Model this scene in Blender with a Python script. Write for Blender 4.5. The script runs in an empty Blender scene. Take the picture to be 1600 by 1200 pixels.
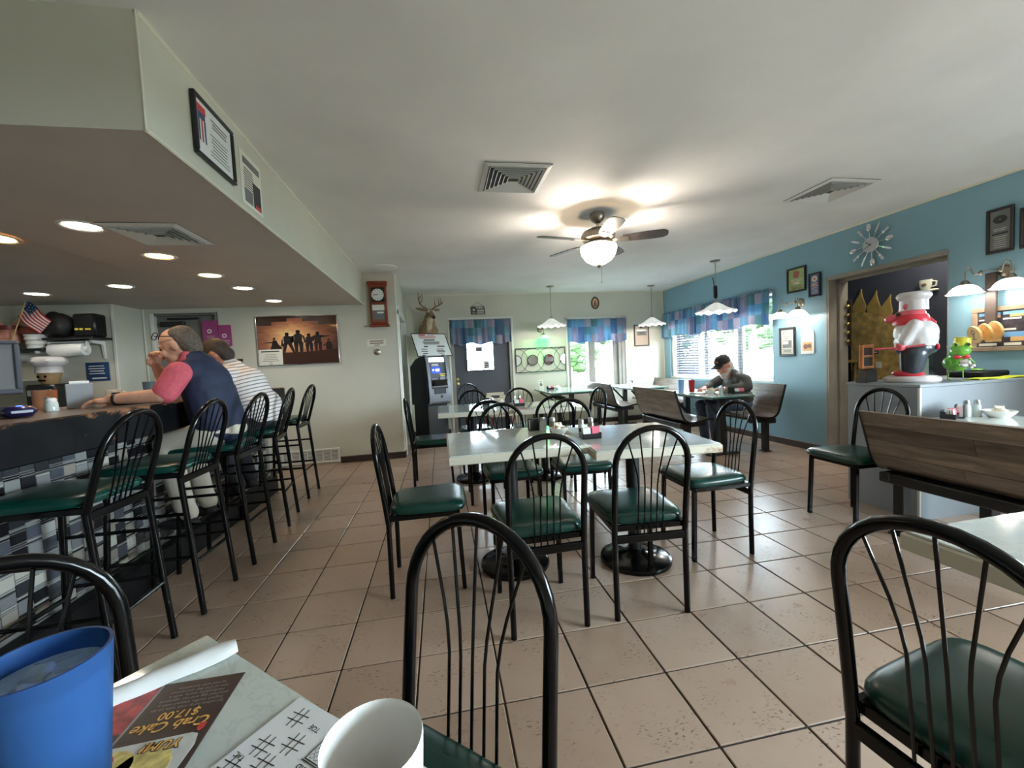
import bpy, bmesh, math, random
from mathutils import Vector, Matrix, Quaternion, noise as mnoise
random.seed(7)
PI = math.pi
scene = bpy.context.scene
COL = scene.collection

# ---------------------------------------------------------------- camera
cam_d = bpy.data.cameras.new('camera'); cam_d.sensor_fit = 'HORIZONTAL'; cam_d.sensor_width = 36.0
cam_d.lens = 36.0 * 636.8692522908476 / 1600.0
cam_d.clip_start = 0.02; cam_d.clip_end = 300
cam = bpy.data.objects.new('camera', cam_d); COL.objects.link(cam)
_R = ((0.9838030718, -0.0563141401, 0.1701770653), (-0.1726677649, -0.0427616849, 0.9840514627), (-0.0481389539, -0.9974969453, -0.0517927136))
cam.matrix_world = Matrix(((_R[0][0], -_R[0][1], -_R[0][2], 0), (_R[1][0], -_R[1][1], -_R[1][2], 0), (_R[2][0], -_R[2][1], -_R[2][2], 1.19), (0, 0, 0, 1)))
scene.camera = cam

# ---------------------------------------------------------------- sky and daylight
world = bpy.data.worlds.new('overcast_sky'); scene.world = world; world.use_nodes = True
_bg = world.node_tree.nodes['Background']
_bg.inputs[0].default_value = (0.80, 0.90, 1.0, 1); _bg.inputs[1].default_value = 44.0
def portal(name, loc, rot, sx, sy):
    d = bpy.data.lights.new(name, 'AREA'); d.shape = 'RECTANGLE'; d.size = sx; d.size_y = sy; d.cycles.is_portal = True
    o = bpy.data.objects.new(name, d); o.location = loc; o.rotation_euler = rot; COL.objects.link(o)
portal('daylight_far_window', (2.87, 7.33, 1.3), (-PI/2, 0, 0), 1.1, 1.3)
portal('daylight_side_window', (4.38, 5.79, 1.36), (0, PI/2, 0), 1.2, 2.4)
portal('daylight_added_window', (4.38, -0.3, 1.40), (0, PI/2, 0), 1.2, 2.6)  # portal of the added window out of view
vs = scene.view_settings
vs.view_transform = 'Standard'; vs.look = 'None'; vs.gamma = 1.0; vs.use_curve_mapping = False; vs.exposure = 0.52
scene.display_settings.display_device = 'sRGB'
scene.cycles.use_denoising = True
scene.cycles.max_bounces = 10; scene.cycles.diffuse_bounces = 5; scene.cycles.glossy_bounces = 4; scene.cycles.transmission_bounces = 8; scene.cycles.transparent_max_bounces = 12
scene.cycles.sample_clamp_indirect = 6.0
scene.cycles.caustics_reflective = False; scene.cycles.caustics_refractive = False

# ---------------------------------------------------------------- helpers
def lin(c):
    return tuple(((v/255)/12.92 if v/255 <= 0.04045 else ((v/255+0.055)/1.055)**2.4) for v in c)

class MB:
    """collects verts and faces (with a material index) for one mesh"""
    def __init__(s): s.v = []; s.f = []; s.m = []
    def add(s, vs, fs, m=0, T=None):
        o = len(s.v)
        s.v += [tuple(T @ Vector(p)) for p in vs] if T is not None else [tuple(p) for p in vs]
        s.f += [tuple(i+o for i in f) for f in fs]; s.m += [m]*len(fs); return s
    def box(s, x0, x1, y0, y1, z0, z1, m=0, T=None):
        return s.add([(x0,y0,z0),(x1,y0,z0),(x1,y1,z0),(x0,y1,z0),(x0,y0,z1),(x1,y0,z1),(x1,y1,z1),(x0,y1,z1)],
                     [(0,3,2,1),(4,5,6,7),(0,1,5,4),(1,2,6,5),(2,3,7,6),(3,0,4,7)], m, T)
    def bbox(s, x0, x1, y0, y1, z0, z1, b=.004, m=0, T=None):
        """box with chamfered edges"""
        b = min(b, (x1-x0)*.45, (y1-y0)*.45, (z1-z0)*.45)
        bm = bmesh.new()
        r = bmesh.ops.create_cube(bm, size=1)
        for v in bm.verts: v.co = Vector(((x0+x1)/2+v.co.x*(x1-x0), (y0+y1)/2+v.co.y*(y1-y0), (z0+z1)/2+v.co.z*(z1-z0)))
        bmesh.ops.bevel(bm, geom=bm.edges[:], offset=b, segments=1, affect='EDGES')
        return s.bm(bm, m, T)
    def bm(s, bm, m=0, T=None):
        bm.verts.ensure_lookup_table(); bm.verts.index_update()
        s.add([v.co[:] for v in bm.verts], [tuple(v.index for v in f.verts) for f in bm.faces], m, T); bm.free(); return s
    def cyl(s, x, y, z0, z1, r, n=16, m=0, r1=None, T=None):
        r1 = r if r1 is None else r1
        return s.lathe([(0.0001, z0), (r, z0), (r1, z1), (0.0001, z1)], n, m, (Matrix.Translation((x,y,0)) if T is None else T @ Matrix.Translation((x,y,0))))
    def lathe(s, prof, n=20, m=0, T=None, wob=None):
        vs = []; fs = []; k = len(prof)
        for i in range(n):
            a = 2*PI*i/n
            for j, (r, z) in enumerate(prof):
                rr, zz = (r, z) if wob is None else wob(r, z, a, j)
                vs.append((rr*math.cos(a), rr*math.sin(a), zz))
        for i in range(n):
            for j in range(k-1):
                a = i*k+j; b = ((i+1) % n)*k+j; fs.append((a, b, b+1, a+1))
        return s.add(vs, fs, m, T)
    def tube(s, pts, r, n=8, m=0, closed=False, caps=True, T=None, flat=1.0):
        pts = [Vector(p) for p in pts]; N = len(pts); rs = r if isinstance(r, (list, tuple)) else [r]*N
        tang = []
        for i in range(N):
            a = pts[(i-1) % N] if (i > 0 or closed) else pts[i]; b = pts[(i+1) % N] if (i < N-1 or closed) else pts[i]
            tang.append((b-a).normalized() if (b-a).length > 1e-9 else Vector((0,0,1)))
        u = tang[0].orthogonal().normalized(); vs = []; fs = []
        for i in range(N):
            t = tang[i]; u = (u - t*u.dot(t)); u = u.normalized() if u.length > 1e-6 else t.orthogonal().normalized(); w = t.cross(u)
            for k in range(n):
                a = 2*PI*k/n; vs.append(tuple(pts[i] + (u*math.cos(a) + w*math.sin(a)*flat)*rs[i]))
        for i in range(N if closed else N-1):
            for k in range(n):
                a = i*n+k; b = i*n+(k+1) % n; c = ((i+1) % N)*n+(k+1) % n; d = ((i+1) % N)*n+k; fs.append((a, b, c, d))
        if caps and not closed: fs.append(tuple(range(n-1, -1, -1))); fs.append(tuple((N-1)*n+k for k in range(n)))
        return s.add(vs, fs, m, T)
    def ell(s, c, r, m=0, n=16, k=10, R=None, T=None):
        vs = []; fs = []; R = R or Matrix.Identity(3); c = Vector(c)
        for j in range(k+1):
            ph = PI*j/k
            for i in range(n):
                a = 2*PI*i/n; vs.append(tuple(c + R @ Vector((r[0]*math.sin(ph)*math.cos(a), r[1]*math.sin(ph)*math.sin(a), r[2]*math.cos(ph)))))
        for j in range(k):
            for i in range(n):
                a = j*n+i; b = j*n+(i+1) % n; fs.append((a, a+n, b+n, b))
        return s.add(vs, fs, m, T)
    def cap(s, p0, p1, r0, r1, m=0, n=14):
        """tapered capsule"""
        p0 = Vector(p0); p1 = Vector(p1); d = (p1-p0); L = d.length; t = d.normalized() if L > 1e-6 else Vector((0,0,1))
        pts = []; rs = []
        for a in (-90, -60, -30, 0): pts.append(p0+t*r0*math.sin(math.radians(a))); rs.append(max(.0006, r0*math.cos(math.radians(a))))
        for a in (0, 30, 60, 90): pts.append(p1+t*r1*math.sin(math.radians(a))); rs.append(max(.0006, r1*math.cos(math.radians(a))))
        return s.tube(pts, rs, n, m)
    def prism(s, poly, z0, z1, m=0, T=None):
        """extrude a 2D polygon (x,y) from z0 to z1"""
        n = len(poly); vs = [(x,y,z0) for x,y in poly]+[(x,y,z1) for x,y in poly]
        fs = [tuple(range(n-1,-1,-1)), tuple(range(n,2*n))]+[(i,(i+1)%n,n+(i+1)%n,n+i) for i in range(n)]
        return s.add(vs, fs, m, T)
    def sheet(s, P, th, m=0, T=None, mb=None):
        """P: grid [i][j] of points -> a thickened sheet"""
        ni = len(P); nj = len(P[0]); Q = [[Vector(p) for p in r] for r in P]; vs = []; fs = []; ms = []
        nor = [[None]*nj for _ in range(ni)]
        for i in range(ni):
            for j in range(nj):
                du = Q[min(i+1,ni-1)][j]-Q[max(i-1,0)][j]; dv = Q[i][min(j+1,nj-1)]-Q[i][max(j-1,0)]
                nn = du.cross(dv); nor[i][j] = nn.normalized() if nn.length > 1e-9 else Vector((0,0,1))
        for sgn in (.5, -.5):
            for i in range(ni):
                for j in range(nj): vs.append(tuple(Q[i][j]+nor[i][j]*th*sgn))
        o = ni*nj
        for i in range(ni-1):
            for j in range(nj-1):
                a = i*nj+j; fs.append((a,a+nj,a+nj+1,a+1)); fs.append((o+a,o+a+1,o+a+nj+1,o+a+nj))
        for i in range(ni-1):
            a = i*nj; fs.append((a,o+a,o+a+nj,a+nj)); a = i*nj+nj-1; fs.append((a,a+nj,o+a+nj,o+a))
        for j in range(nj-1):
            fs.append((j,j+1,o+j+1,o+j)); a = (ni-1)*nj+j; fs.append((a,o+a,o+a+1,a+1))
        return s.add(vs, fs, m, T)
    def mesh(s, name, mats, smooth=True, angle=40):
        me = bpy.data.meshes.new(name); me.from_pydata(s.v, [], s.f)
        for m in (mats if isinstance(mats, (list, tuple)) else [mats]): me.materials.append(m)
        me.polygons.foreach_set('material_index', s.m)
        if smooth:
            me.polygons.foreach_set('use_smooth', [True]*len(me.polygons))
            me.set_sharp_from_angle(angle=math.radians(angle))
        me.validate(); me.update(); return me

def link(name, me, parent=None, loc=None, rot=None, scale=None, T=None):
    o = bpy.data.objects.new(name, me); COL.objects.link(o)
    if parent is not None: o.parent = parent
    if T is not None: o.matrix_local = T
    if loc is not None: o.location = loc
    if rot is not None: o.rotation_euler = rot
    if scale is not None: o.scale = scale
    return o
def part(name, mb, mats, parent, smooth=True, label=None, T=None, angle=40, **k):
    o = link(name, mb.mesh(name, mats, smooth, angle), parent, T=T, **k)
    if label: o['label'] = label
    return o
def tag(o, label=None, cat=None, group=None, kind=None):
    if label: o['label'] = label
    if cat: o['category'] = cat
    if group: o['group'] = group
    if kind: o['kind'] = kind
    return o
def thing(name, label, cat, loc=(0,0,0), rz=0, group=None, T=None):
    o = link(name, None, None, loc, (0,0,rz)) if T is None else link(name, None, None, T=T)
    o.empty_display_size = .05
    return tag(o, label, cat, group)
def solo(name, mb, mats, label, cat, loc=(0,0,0), rz=0, group=None, smooth=True, T=None, angle=40):
    o = part(name, mb, mats, None, smooth, T=T, angle=angle)
    if T is None: o.location = loc; o.rotation_euler = (0,0,rz)
    return tag(o, label, cat, group)
def struct(name, mb, mats, parent=None, smooth=False):
    o = part(name, mb, mats, parent, smooth)
    if parent is None: o['kind'] = 'structure'
    return o
_kids = {}
def copy_tree(o, parent=None):
    c = o.copy(); COL.objects.link(c); c.parent = parent
    for ch in [x for x in o.children]: copy_tree(ch, c)
    return c
def dup(root, loc, rz=0, label=None, group=None):
    r = copy_tree(root); r.location = loc; r.rotation_euler = (0,0,rz)
    if label: r['label'] = label
    if group: r['group'] = group
    return r
def frame_T(origin, xaxis, yaxis):
    """matrix with local x,y along the given axes (z = x cross y)"""
    x = Vector(xaxis).normalized(); y = Vector(yaxis); y = (y-x*y.dot(x)).normalized(); z = x.cross(y)
    return Matrix(((x.x,y.x,z.x,origin[0]),(x.y,y.y,z.y,origin[1]),(x.z,y.z,z.z,origin[2]),(0,0,0,1)))
# panels: local x = right on the wall as seen from the room, local y = up, local z = out of the wall
T_RIGHT = lambda y, z, off=0: frame_T((4.22-off, y, z), (0,-1,0), (0,0,1))
T_FAR = lambda x, z, off=0: frame_T((x, 7.19-off, z), (1,0,0), (0,0,1))
T_END = lambda x, z, off=0: frame_T((x, 5.55-off, z), (1,0,0), (0,0,1))
_txt = {}
def text_mb(mb, s, size, x, y, z, m=0, align='CENTER', T=None, rot=0, sx=1.0, bold=0.0, shear=0):
    """flat lettering as mesh, in the local xy plane"""
    key = (s, align, bold, shear)
    if key not in _txt:
        cu = bpy.data.curves.new('lettering', 'FONT'); cu.body = s; cu.size = 1; cu.align_x = align; cu.align_y = 'CENTER'; cu.offset = bold; cu.resolution_u = 3; cu.shear = shear
        ob = bpy.data.objects.new('lettering', cu); me = bpy.data.meshes.new_from_object(ob)
        _txt[key] = ([v.co[:] for v in me.vertices], [tuple(p.vertices) for p in me.polygons])
        bpy.data.objects.remove(ob); bpy.data.meshes.remove(me); bpy.data.curves.remove(cu)
    vs, fs = _txt[key]; c, q = math.cos(rot), math.sin(rot)
    pts = [(x+(vx*sx*c-vy*q)*size, y+(vx*sx*q+vy*c)*size, z) for vx, vy, _ in vs]
    return mb.add(pts, fs, m, T)
def remesh(mb, name, mats, voxel=.012, smooth=6, labels=None, decim=None):
    """union of overlapping pieces as one continuous smooth skin; face materials follow the nearest piece"""
    me = bpy.data.meshes.new('raw'); me.from_pydata(mb.v, [], mb.f); me.update()
    ob = bpy.data.objects.new('raw', me); COL.objects.link(ob)
    md = ob.modifiers.new('r', 'REMESH'); md.mode = 'VOXEL'; md.voxel_size = voxel; md.adaptivity = 0
    if smooth: sm = ob.modifiers.new('s', 'SMOOTH'); sm.factor = .5; sm.iterations = smooth
    if decim: dm = ob.modifiers.new('d', 'DECIMATE'); dm.ratio = decim
    dg = bpy.context.evaluated_depsgraph_get(); ev = ob.evaluated_get(dg)
    out = bpy.data.meshes.new_from_object(ev); out.name = name
    from mathutils.kdtree import KDTree
    mats = mats if isinstance(mats, (list, tuple)) else [mats]
    out.materials.clear()
    for m in mats: out.materials.append(m)
    if len(mats) > 1:
        from mathutils.bvhtree import BVHTree
        tr = BVHTree.FromPolygons([Vector(v) for v in mb.v], mb.f); idx = []
        for p in out.polygons:
            r = tr.find_nearest(p.center); idx.append(mb.m[r[2]] if r[2] is not None else 0)
        out.polygons.foreach_set('material_index', idx)
    else: out.polygons.foreach_set('material_index', [0]*len(out.polygons))
    out.polygons.foreach_set('use_smooth', [True]*len(out.polygons))
    COL.objects.unlink(ob); bpy.data.objects.remove(ob); bpy.data.meshes.remove(me)
    return out

# ---------------------------------------------------------------- materials
class N:
    def __init__(s, name):
        s.m = bpy.data.materials.new(name); s.m.use_nodes = True; s.t = s.m.node_tree; s.b = s.t.nodes['Principled BSDF']
    def n(s, ty, **k):
        x = s.t.nodes.new(ty)
        for a, v in k.items():
            if a[0] == 'i' and a[1:].isdigit(): x.inputs[int(a[1:])].default_value = v
            elif hasattr(x, a): setattr(x, a, v)
            else: x.inputs[a].default_value = v
        return x
    def l(s, a, b): s.t.links.new(a, b)
    def set(s, **k):
        for a, v in k.items(): s.b.inputs[a.replace('_', ' ')].default_value = v
    def coord(s, kind='Object', scale=(1,1,1), rot=(0,0,0)):
        tc = s.n('ShaderNodeTexCoord'); mp = s.n('ShaderNodeMapping'); mp.inputs['Scale'].default_value = scale; mp.inputs['Rotation'].default_value = rot
        s.l(tc.outputs[kind], mp.inputs[0]); return mp.outputs[0]
    def noise(s, vec, scale, detail=3, rough=.5, dist=0):
        x = s.n('ShaderNodeTexNoise'); x.inputs['Scale'].default_value = scale; x.inputs['Detail'].default_value = detail; x.inputs['Roughness'].default_value = rough; x.inputs['Distortion'].default_value = dist
        if vec is not None: s.l(vec, x.inputs['Vector'])
        return x.outputs['Fac']
    def ramp(s, fac, stops, interp='LINEAR'):
        r = s.n('ShaderNodeValToRGB'); r.color_ramp.interpolation = interp; e = r.color_ramp.elements
        while len(e) < len(stops): e.new(0.5)
        for i, (p, c) in enumerate(stops): e[i].position = p; e[i].color = (*lin(c), 1)
        s.l(fac, r.inputs[0]); return r.outputs[0]
    def mix(s, fac, a, b, mode='MIX'):
        x = s.n('ShaderNodeMix'); x.data_type = 'RGBA'; x.blend_type = mode
        for sock, v in ((x.inputs['Factor'], fac), (x.inputs['A'], a), (x.inputs['B'], b)):
            if isinstance(v, (int, float)): sock.default_value = v
            elif isinstance(v, tuple): sock.default_value = (*lin(v), 1)
            else: s.l(v, sock)
        return x.outputs['Result']
    def bump(s, h, strength=.2, dist=.002):
        b = s.n('ShaderNodeBump'); b.inputs['Strength'].default_value = strength; b.inputs['Distance'].default_value = dist
        s.l(h, b.inputs['Height']); s.l(b.outputs[0], s.b.inputs['Normal'])
    def col(s, c): s.l(c, s.b.inputs['Base Color'])
def mat(name, rgb, rough=.5, metal=0, spec=.5, var=0, vs=8, bump=0, bs=60, coat=0, coatr=.05, emit=None, es=0, alpha=None, trans=0, ior=1.45, sss=0):
    x = N(name); x.set(Base_Color=(*lin(rgb),1), Roughness=rough, Metallic=metal, Specular_IOR_Level=spec)
    if coat: x.set(Coat_Weight=coat, Coat_Roughness=coatr)
    if trans: x.set(Transmission_Weight=trans, IOR=ior)
    if emit: x.set(Emission_Color=(*lin(emit),1), Emission_Strength=es)
    if var:
        v = x.noise(x.coord(), vs, 4)
        a = tuple(max(0, c*(1-var)) for c in rgb); b = tuple(min(255, c*(1+var)) for c in rgb)
        x.col(x.ramp(v, [(.3, a), (.7, b)]))
    if bump: x.bump(x.noise(x.coord(), bs, 3), bump)
    return x.m

M = {}
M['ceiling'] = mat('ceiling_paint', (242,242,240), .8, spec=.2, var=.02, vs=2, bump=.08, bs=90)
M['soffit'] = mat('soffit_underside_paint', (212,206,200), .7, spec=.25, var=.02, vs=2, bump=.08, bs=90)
M['beige'] = mat('sage_beige_wall_paint', (204,202,188), .6, spec=.3, var=.025, vs=1.5, bump=.1, bs=120)
M['blue'] = mat('dusty_blue_wall_paint', (128,166,182), .45, spec=.4, var=.02, vs=1.2, bump=.06, bs=140)
M['grey'] = mat('grey_panel_paint', (142,147,152), .5, var=.02, vs=2)
M['navy'] = mat('navy_wall_paint', (62,66,82), .6, var=.04, vs=3)
M['trimwhite'] = mat('white_trim_paint', (228,228,220), .4)
M['edge'] = mat('cream_corner_bead', (222,218,200), .5)
M['darkbase'] = mat('dark_brown_baseboard', (52,40,36), .4)
M['taupe'] = mat('taupe_door_frame_paint', (150,146,138), .4, var=.05, vs=5)
M['slate'] = mat('slate_door_paint', (78,82,92), .4, var=.03, vs=3)
M['greydoor'] = mat('grey_door_paint', (120,120,116), .5, var=.03, vs=2)
M['black'] = mat('black_gloss_metal', (7,7,8), .16, spec=.28)
M['blackmatt'] = mat('black_matt_metal', (22,22,24), .45)
M['blackplastic'] = mat('black_plastic', (20,20,22), .35)
M['vinyl'] = mat('green_vinyl', (6,54,47), .27, spec=.5, var=.1, vs=6, bump=.12, bs=14)
M['chrome'] = mat('chrome', (225,225,228), .12, 1)
M['nickel'] = mat('brushed_nickel', (170,160,148), .28, 1)
M['brass'] = mat('brass', (200,180,110), .3, 1)
M['steel'] = mat('steel', (190,192,196), .3, 1)
M['white'] = mat('white_plastic', (232,232,228), .4)
M['ivory'] = mat('ivory_paper', (226,224,212), .7)
M['paper'] = mat('white_paper', (232,234,234), .6)
M['ink'] = mat('dark_ink', (46,46,50), .6)
M['redink'] = mat('red_ink', (196,60,60), .6)
M['pinkpaper'] = mat('pink_packets', (226,104,130), .5)
M['creamer'] = mat('creamer_cup_plastic', (238,228,208), .4)
M['ceramic'] = mat('white_ceramic', (238,238,236), .2, coat=.5)
M['saltglass'] = mat('shaker_glass', (205,212,208), .12, spec=.6, var=.05, vs=30)
M['pepper'] = mat('pepper_in_glass', (120,110,98), .15, spec=.6, var=.1, vs=200)
M['redplastic'] = mat('red_tumbler_plastic', (160,24,30), .25)
M['cherry'] = mat('cherry_wood', (128,56,34), .35, var=.12, vs=12)
M['darkred'] = mat('maroon_wood', (110,44,36), .4, var=.1, vs=10)
M['tan'] = mat('tan_plastic', (196,186,164), .45)
M['skin'] = mat('skin', (196,146,122), .5, var=.04, vs=20)
M['skin2'] = mat('tanned_skin', (150,100,78), .5, var=.04, vs=20)
M['skin3'] = mat('ruddy_skin', (214,150,130), .5, var=.05, vs=20)
M['hairdark'] = mat('dark_brown_hair', (44,36,32), .7, var=.3, vs=60, bump=.5, bs=150)
M['hairgrey'] = mat('greying_brown_hair', (84,72,62), .7, var=.25, vs=60, bump=.5, bs=150)
M['hairwhite'] = mat('white_hair', (222,218,212), .7, var=.1, vs=60, bump=.5, bs=120)
M['vest'] = mat('navy_vest_cloth', (26,36,62), .75, var=.12, vs=12, bump=.3, bs=30)
M['pink'] = mat('pink_polo_cloth', (196,84,98), .8, var=.06, vs=60, bump=.2, bs=120)
M['khaki'] = mat('light_khaki_cloth', (196,188,172), .85, var=.05, vs=10)
M['darkcloth'] = mat('dark_trouser_cloth', (30,31,36), .85, var=.1, vs=10)
M['jeans'] = mat('blue_denim', (74,90,116), .85, var=.12, vs=30)
M['jacket'] = mat('charcoal_jacket_cloth', (78,80,80), .8, var=.12, vs=14, bump=.3, bs=40)
M['capcloth'] = mat('black_cap_cloth', (36,32,32), .8)
M['orange'] = mat('orange_patch', (214,120,60), .7)
M['fur'] = mat('deer_fur', (150,122,92), .85, var=.14, vs=25, bump=.4, bs=200)
M['furlight'] = mat('pale_deer_fur', (206,188,160), .85, var=.08, vs=25, bump=.4, bs=200)
M['antler'] = mat('antler_bone', (128,102,76), .5, var=.15, vs=20)
M['furdark'] = mat('dark_deer_fur', (58,44,36), .7)
M['glassclear'] = mat('clear_glass', (240,250,250), .02, trans=1.0, ior=1.02, spec=.3)
M['pane'] = mat('window_glass', (250,255,255), 0.0, trans=1.0, ior=1.01, spec=.25)
M['mirror'] = mat('mirror', (235,238,240), .03, 1)
M['gold'] = mat('gold_paint', (206,174,104), .4, .35, var=.12, vs=6)
M['goldham'] = mat('hammered_gold', (212,182,116), .32, .35, var=.18, vs=14, bump=.9, bs=18)
M['wooddark'] = mat('dark_stained_wood', (66,56,50), .5, var=.12, vs=14)
M['woodlight'] = mat('pale_cut_wood', (222,180,116), .55, var=.08, vs=16)
M['woodframe'] = mat('weathered_wood_frame', (142,124,104), .6, var=.1, vs=14)
M['orangewood'] = mat('orange_stained_wood', (186,112,58), .45, var=.1, vs=12)
M['frogreen'] = mat('frog_green_enamel', (110,176,62), .25, var=.12, vs=14, coat=.4)
M['yellow'] = mat('yellow_enamel', (236,222,70), .35)
M['red'] = mat('red_enamel', (204,44,60), .35)
M['pigpink'] = mat('pig_pink_enamel', (226,96,110), .35, coat=.3)
M['chefwhite'] = mat('white_enamel', (212,206,206), .35, coat=.3)
M['chefdark'] = mat('dark_slate_enamel', (48,56,66), .35, coat=.3)
M['yellowgreen'] = mat('lime_cloth', (206,214,40), .7)
M['blacktop'] = mat('black_tray', (20,21,23), .5, spec=.2)
M['bluesign'] = mat('blue_sign', (36,66,112), .4)
M['magenta'] = mat('magenta_card', (160,66,124), .5)
M['purple'] = mat('dark_purple_plastic', (34,28,66), .25)
M['brownpaper'] = mat('brown_clay', (170,138,98), .6, var=.08)
M['terracotta'] = mat('terracotta', (196,136,104), .6, var=.06)
M['leaf'] = mat('tree_leaves', (50,70,38), .8, var=.3, vs=3)
M['grass'] = mat('lawn', (74,96,50), .9, var=.15, vs=2)
M['concrete'] = mat('parking_lot_asphalt', (84,84,86), .85, var=.04, vs=.6)
M['carwhite'] = mat('white_car_paint', (236,238,240), .2, coat=.6)
M['carglass'] = mat('car_glass', (66,76,88), .08, spec=.7)
M['tyre'] = mat('tyre_rubber', (40,40,42), .8)
M['brickhouse'] = mat('pale_house_siding', (226,222,212), .8)
M['navyframe'] = mat('black_frame', (24,24,28), .35)
M['gilt'] = mat('ornate_gilt', (150,132,84), .4, .7, var=.3, vs=40, bump=.9, bs=40)
M['bag'] = mat('black_bag_cloth', (24,23,24), .6, bump=.8, bs=9)

def emit(name, rgb, s, extra=None):
    x = N(name); x.set(Base_Color=(*lin(rgb),1), Roughness=.4, Emission_Color=(*lin(rgb),1), Emission_Strength=s); return x.m
M['bulbwarm'] = emit('lit_frosted_bowl', (255,236,206), 7)
M['bulb'] = emit('lit_lamp_shade', (255,244,236), 9)
M['bulbcore'] = emit('lit_bulb', (255,240,222), 26)
M['downwhite'] = emit('lit_white_downlight', (255,246,226), 22)
M['downwarm'] = emit('lit_warm_downlight', (255,196,120), 22)
M['greenbulb'] = emit('lit_green_bulb', (90,255,130), 5)
M['screen'] = emit('lit_screen_white', (240,244,255), 2.2)
M['screenblue'] = emit('lit_screen_blue', (40,70,190), .9)
M['blueled'] = emit('blue_led', (60,90,255), 4)
x = N('frosted_glass_shade'); x.set(Base_Color=(*lin((240,244,240)),1), Roughness=.25, Transmission_Weight=.55, IOR=1.2, Emission_Color=(1,.97,.93,1), Emission_Strength=.32); M['shade'] = x.m

# floor tile: each piece varies, with pitted travertine-like speckles
x = N('travertine_floor_tile'); v = x.coord('Object'); oi = x.n('ShaderNodeObjectInfo')
add = x.n('ShaderNodeVectorMath', operation='MULTIPLY_ADD'); add.inputs[1].default_value = (1,1,1); x.l(v, add.inputs[0])
cmb = x.n('ShaderNodeCombineXYZ'); mu = x.n('ShaderNodeMath', operation='MULTIPLY', i1=37.0); x.l(oi.outputs['Random'], mu.inputs[0])
x.l(mu.outputs[0], cmb.inputs[0]); x.l(mu.outputs[0], cmb.inputs[1]); x.l(cmb.outputs[0], add.inputs[2]); vec = add.outputs[0]
base = x.ramp(oi.outputs['Random'], [(0, (158,133,114)), (.5, (170,144,125)), (1, (178,154,136))])
cl = x.noise(vec, 5, 5, .6); base = x.mix(x.ramp(cl, [(.35, (0,0,0)), (.75, (120,120,120))]), base, (196,178,162))
st = x.n('ShaderNodeMapping'); st.inputs['Scale'].default_value = (1,2.2,1); st.inputs['Rotation'].default_value = (0,0,.5); x.l(vec, st.inputs[0])
pit = x.noise(st.outputs[0], 55, 3, .6); msk = x.noise(vec, 7, 3, .6)
pm = x.n('ShaderNodeMath', operation='MULTIPLY'); x.l(x.ramp(pit, [(.57, (0,0,0)), (.63, (255,255,255))]), pm.inputs[0]); x.l(x.ramp(msk, [(.48, (0,0,0)), (.62, (255,255,255))]), pm.inputs[1])
base = x.mix(pm.outputs[0], base, (108,80,62)); x.col(base)
rr = x.n('ShaderNodeMath', operation='MULTIPLY_ADD', i1=.22, i2=.2); x.l(cl, rr.inputs[0]); x.l(rr.outputs[0], x.b.inputs['Roughness'])
hb = x.n('ShaderNodeMath', operation='SUBTRACT', i0=0.6); x.l(pm.outputs[0], hb.inputs[1]); x.bump(hb.outputs[0], .35, .002)
M['tile'] = x.m
M['grout'] = mat('dark_grout', (50,40,34), .9, var=.12, vs=30)

# whitewashed marbled table top
def tabletop(name, a, b, c, dark):
    x = N(name); v = x.coord('Object', (1,1.6,1)); n1 = x.noise(v, 3.2, 6, .62, 1.2); n2 = x.noise(v, 9, 4, .6, 2.0)
    c1 = x.ramp(n1, [(.3, a), (.5, b), (.68, c)]); c2 = x.ramp(n2, [(.47, (0,0,0)), (.5, (150,150,150)), (.53, (0,0,0))])
    x.col(x.mix(c2, c1, dark)); x.set(Roughness=.09, Coat_Weight=.5, Coat_Roughness=.03); return x.m
M['top1'] = tabletop('marbled_pale_table_top', (222,226,216), (212,219,211), (200,211,206), (168,180,178))
M['top2'] = tabletop('marbled_cream_table_top', (220,222,214), (210,214,208), (198,208,208), (170,172,164))
M['top3'] = tabletop('aqua_glass_table_top', (170,198,196), (190,208,206), (206,216,212), (150,180,180))
x = N('distressed_white_paint'); v = x.coord('Object'); n1 = x.noise(v, 7, 6, .7)
x.col(x.mix(x.ramp(n1, [(.60, (0,0,0)), (.68, (255,255,255))]), (214,208,190), (160,122,80))); x.set(Roughness=.5); M['distress'] = x.m
M['greenglass'] = mat('green_glass_edge', (80,130,120), .1, spec=.6)

# weathered plank laminate
def planks(name, cols, sc=(1,1,1)):
    x = N(name); v = x.coord('Object'); oi = x.n('ShaderNodeObjectInfo')
    cm = x.n('ShaderNodeCombineXYZ'); mu = x.n('ShaderNodeMath', operation='MULTIPLY', i1=23.0); x.l(oi.outputs['Random'], mu.inputs[0]); x.l(mu.outputs[0], cm.inputs[0]); x.l(mu.outputs[0], cm.inputs[2])
    ad = x.n('ShaderNodeVectorMath', operation='ADD'); x.l(v, ad.inputs[0]); x.l(cm.outputs[0], ad.inputs[1])
    mp = x.n('ShaderNodeMapping'); mp.inputs['Scale'].default_value = (9, 1.0, 9); x.l(ad.outputs[0], mp.inputs[0])
    n1 = x.noise(mp.outputs[0], 3.0, 6, .65, .8); n2 = x.noise(mp.outputs[0], 1.2, 2, .5, 2.5)
    c = x.ramp(n1, [(.3, cols[0]), (.5, cols[1]), (.7, cols[2])]); c = x.mix(x.ramp(n2, [(.56, (0,0,0)), (.74, (170,170,170))]), c, cols[3])
    tint = x.ramp(oi.outputs['Random'], [(0, (188,184,182)), (1, (255,252,248))]); x.col(x.mix(1.0, c, tint, 'MULTIPLY')); x.set(Roughness=.38, Coat_Weight=.2, Coat_Roughness=.2)
    x.bump(n1, .15, .001); return x.m
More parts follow.
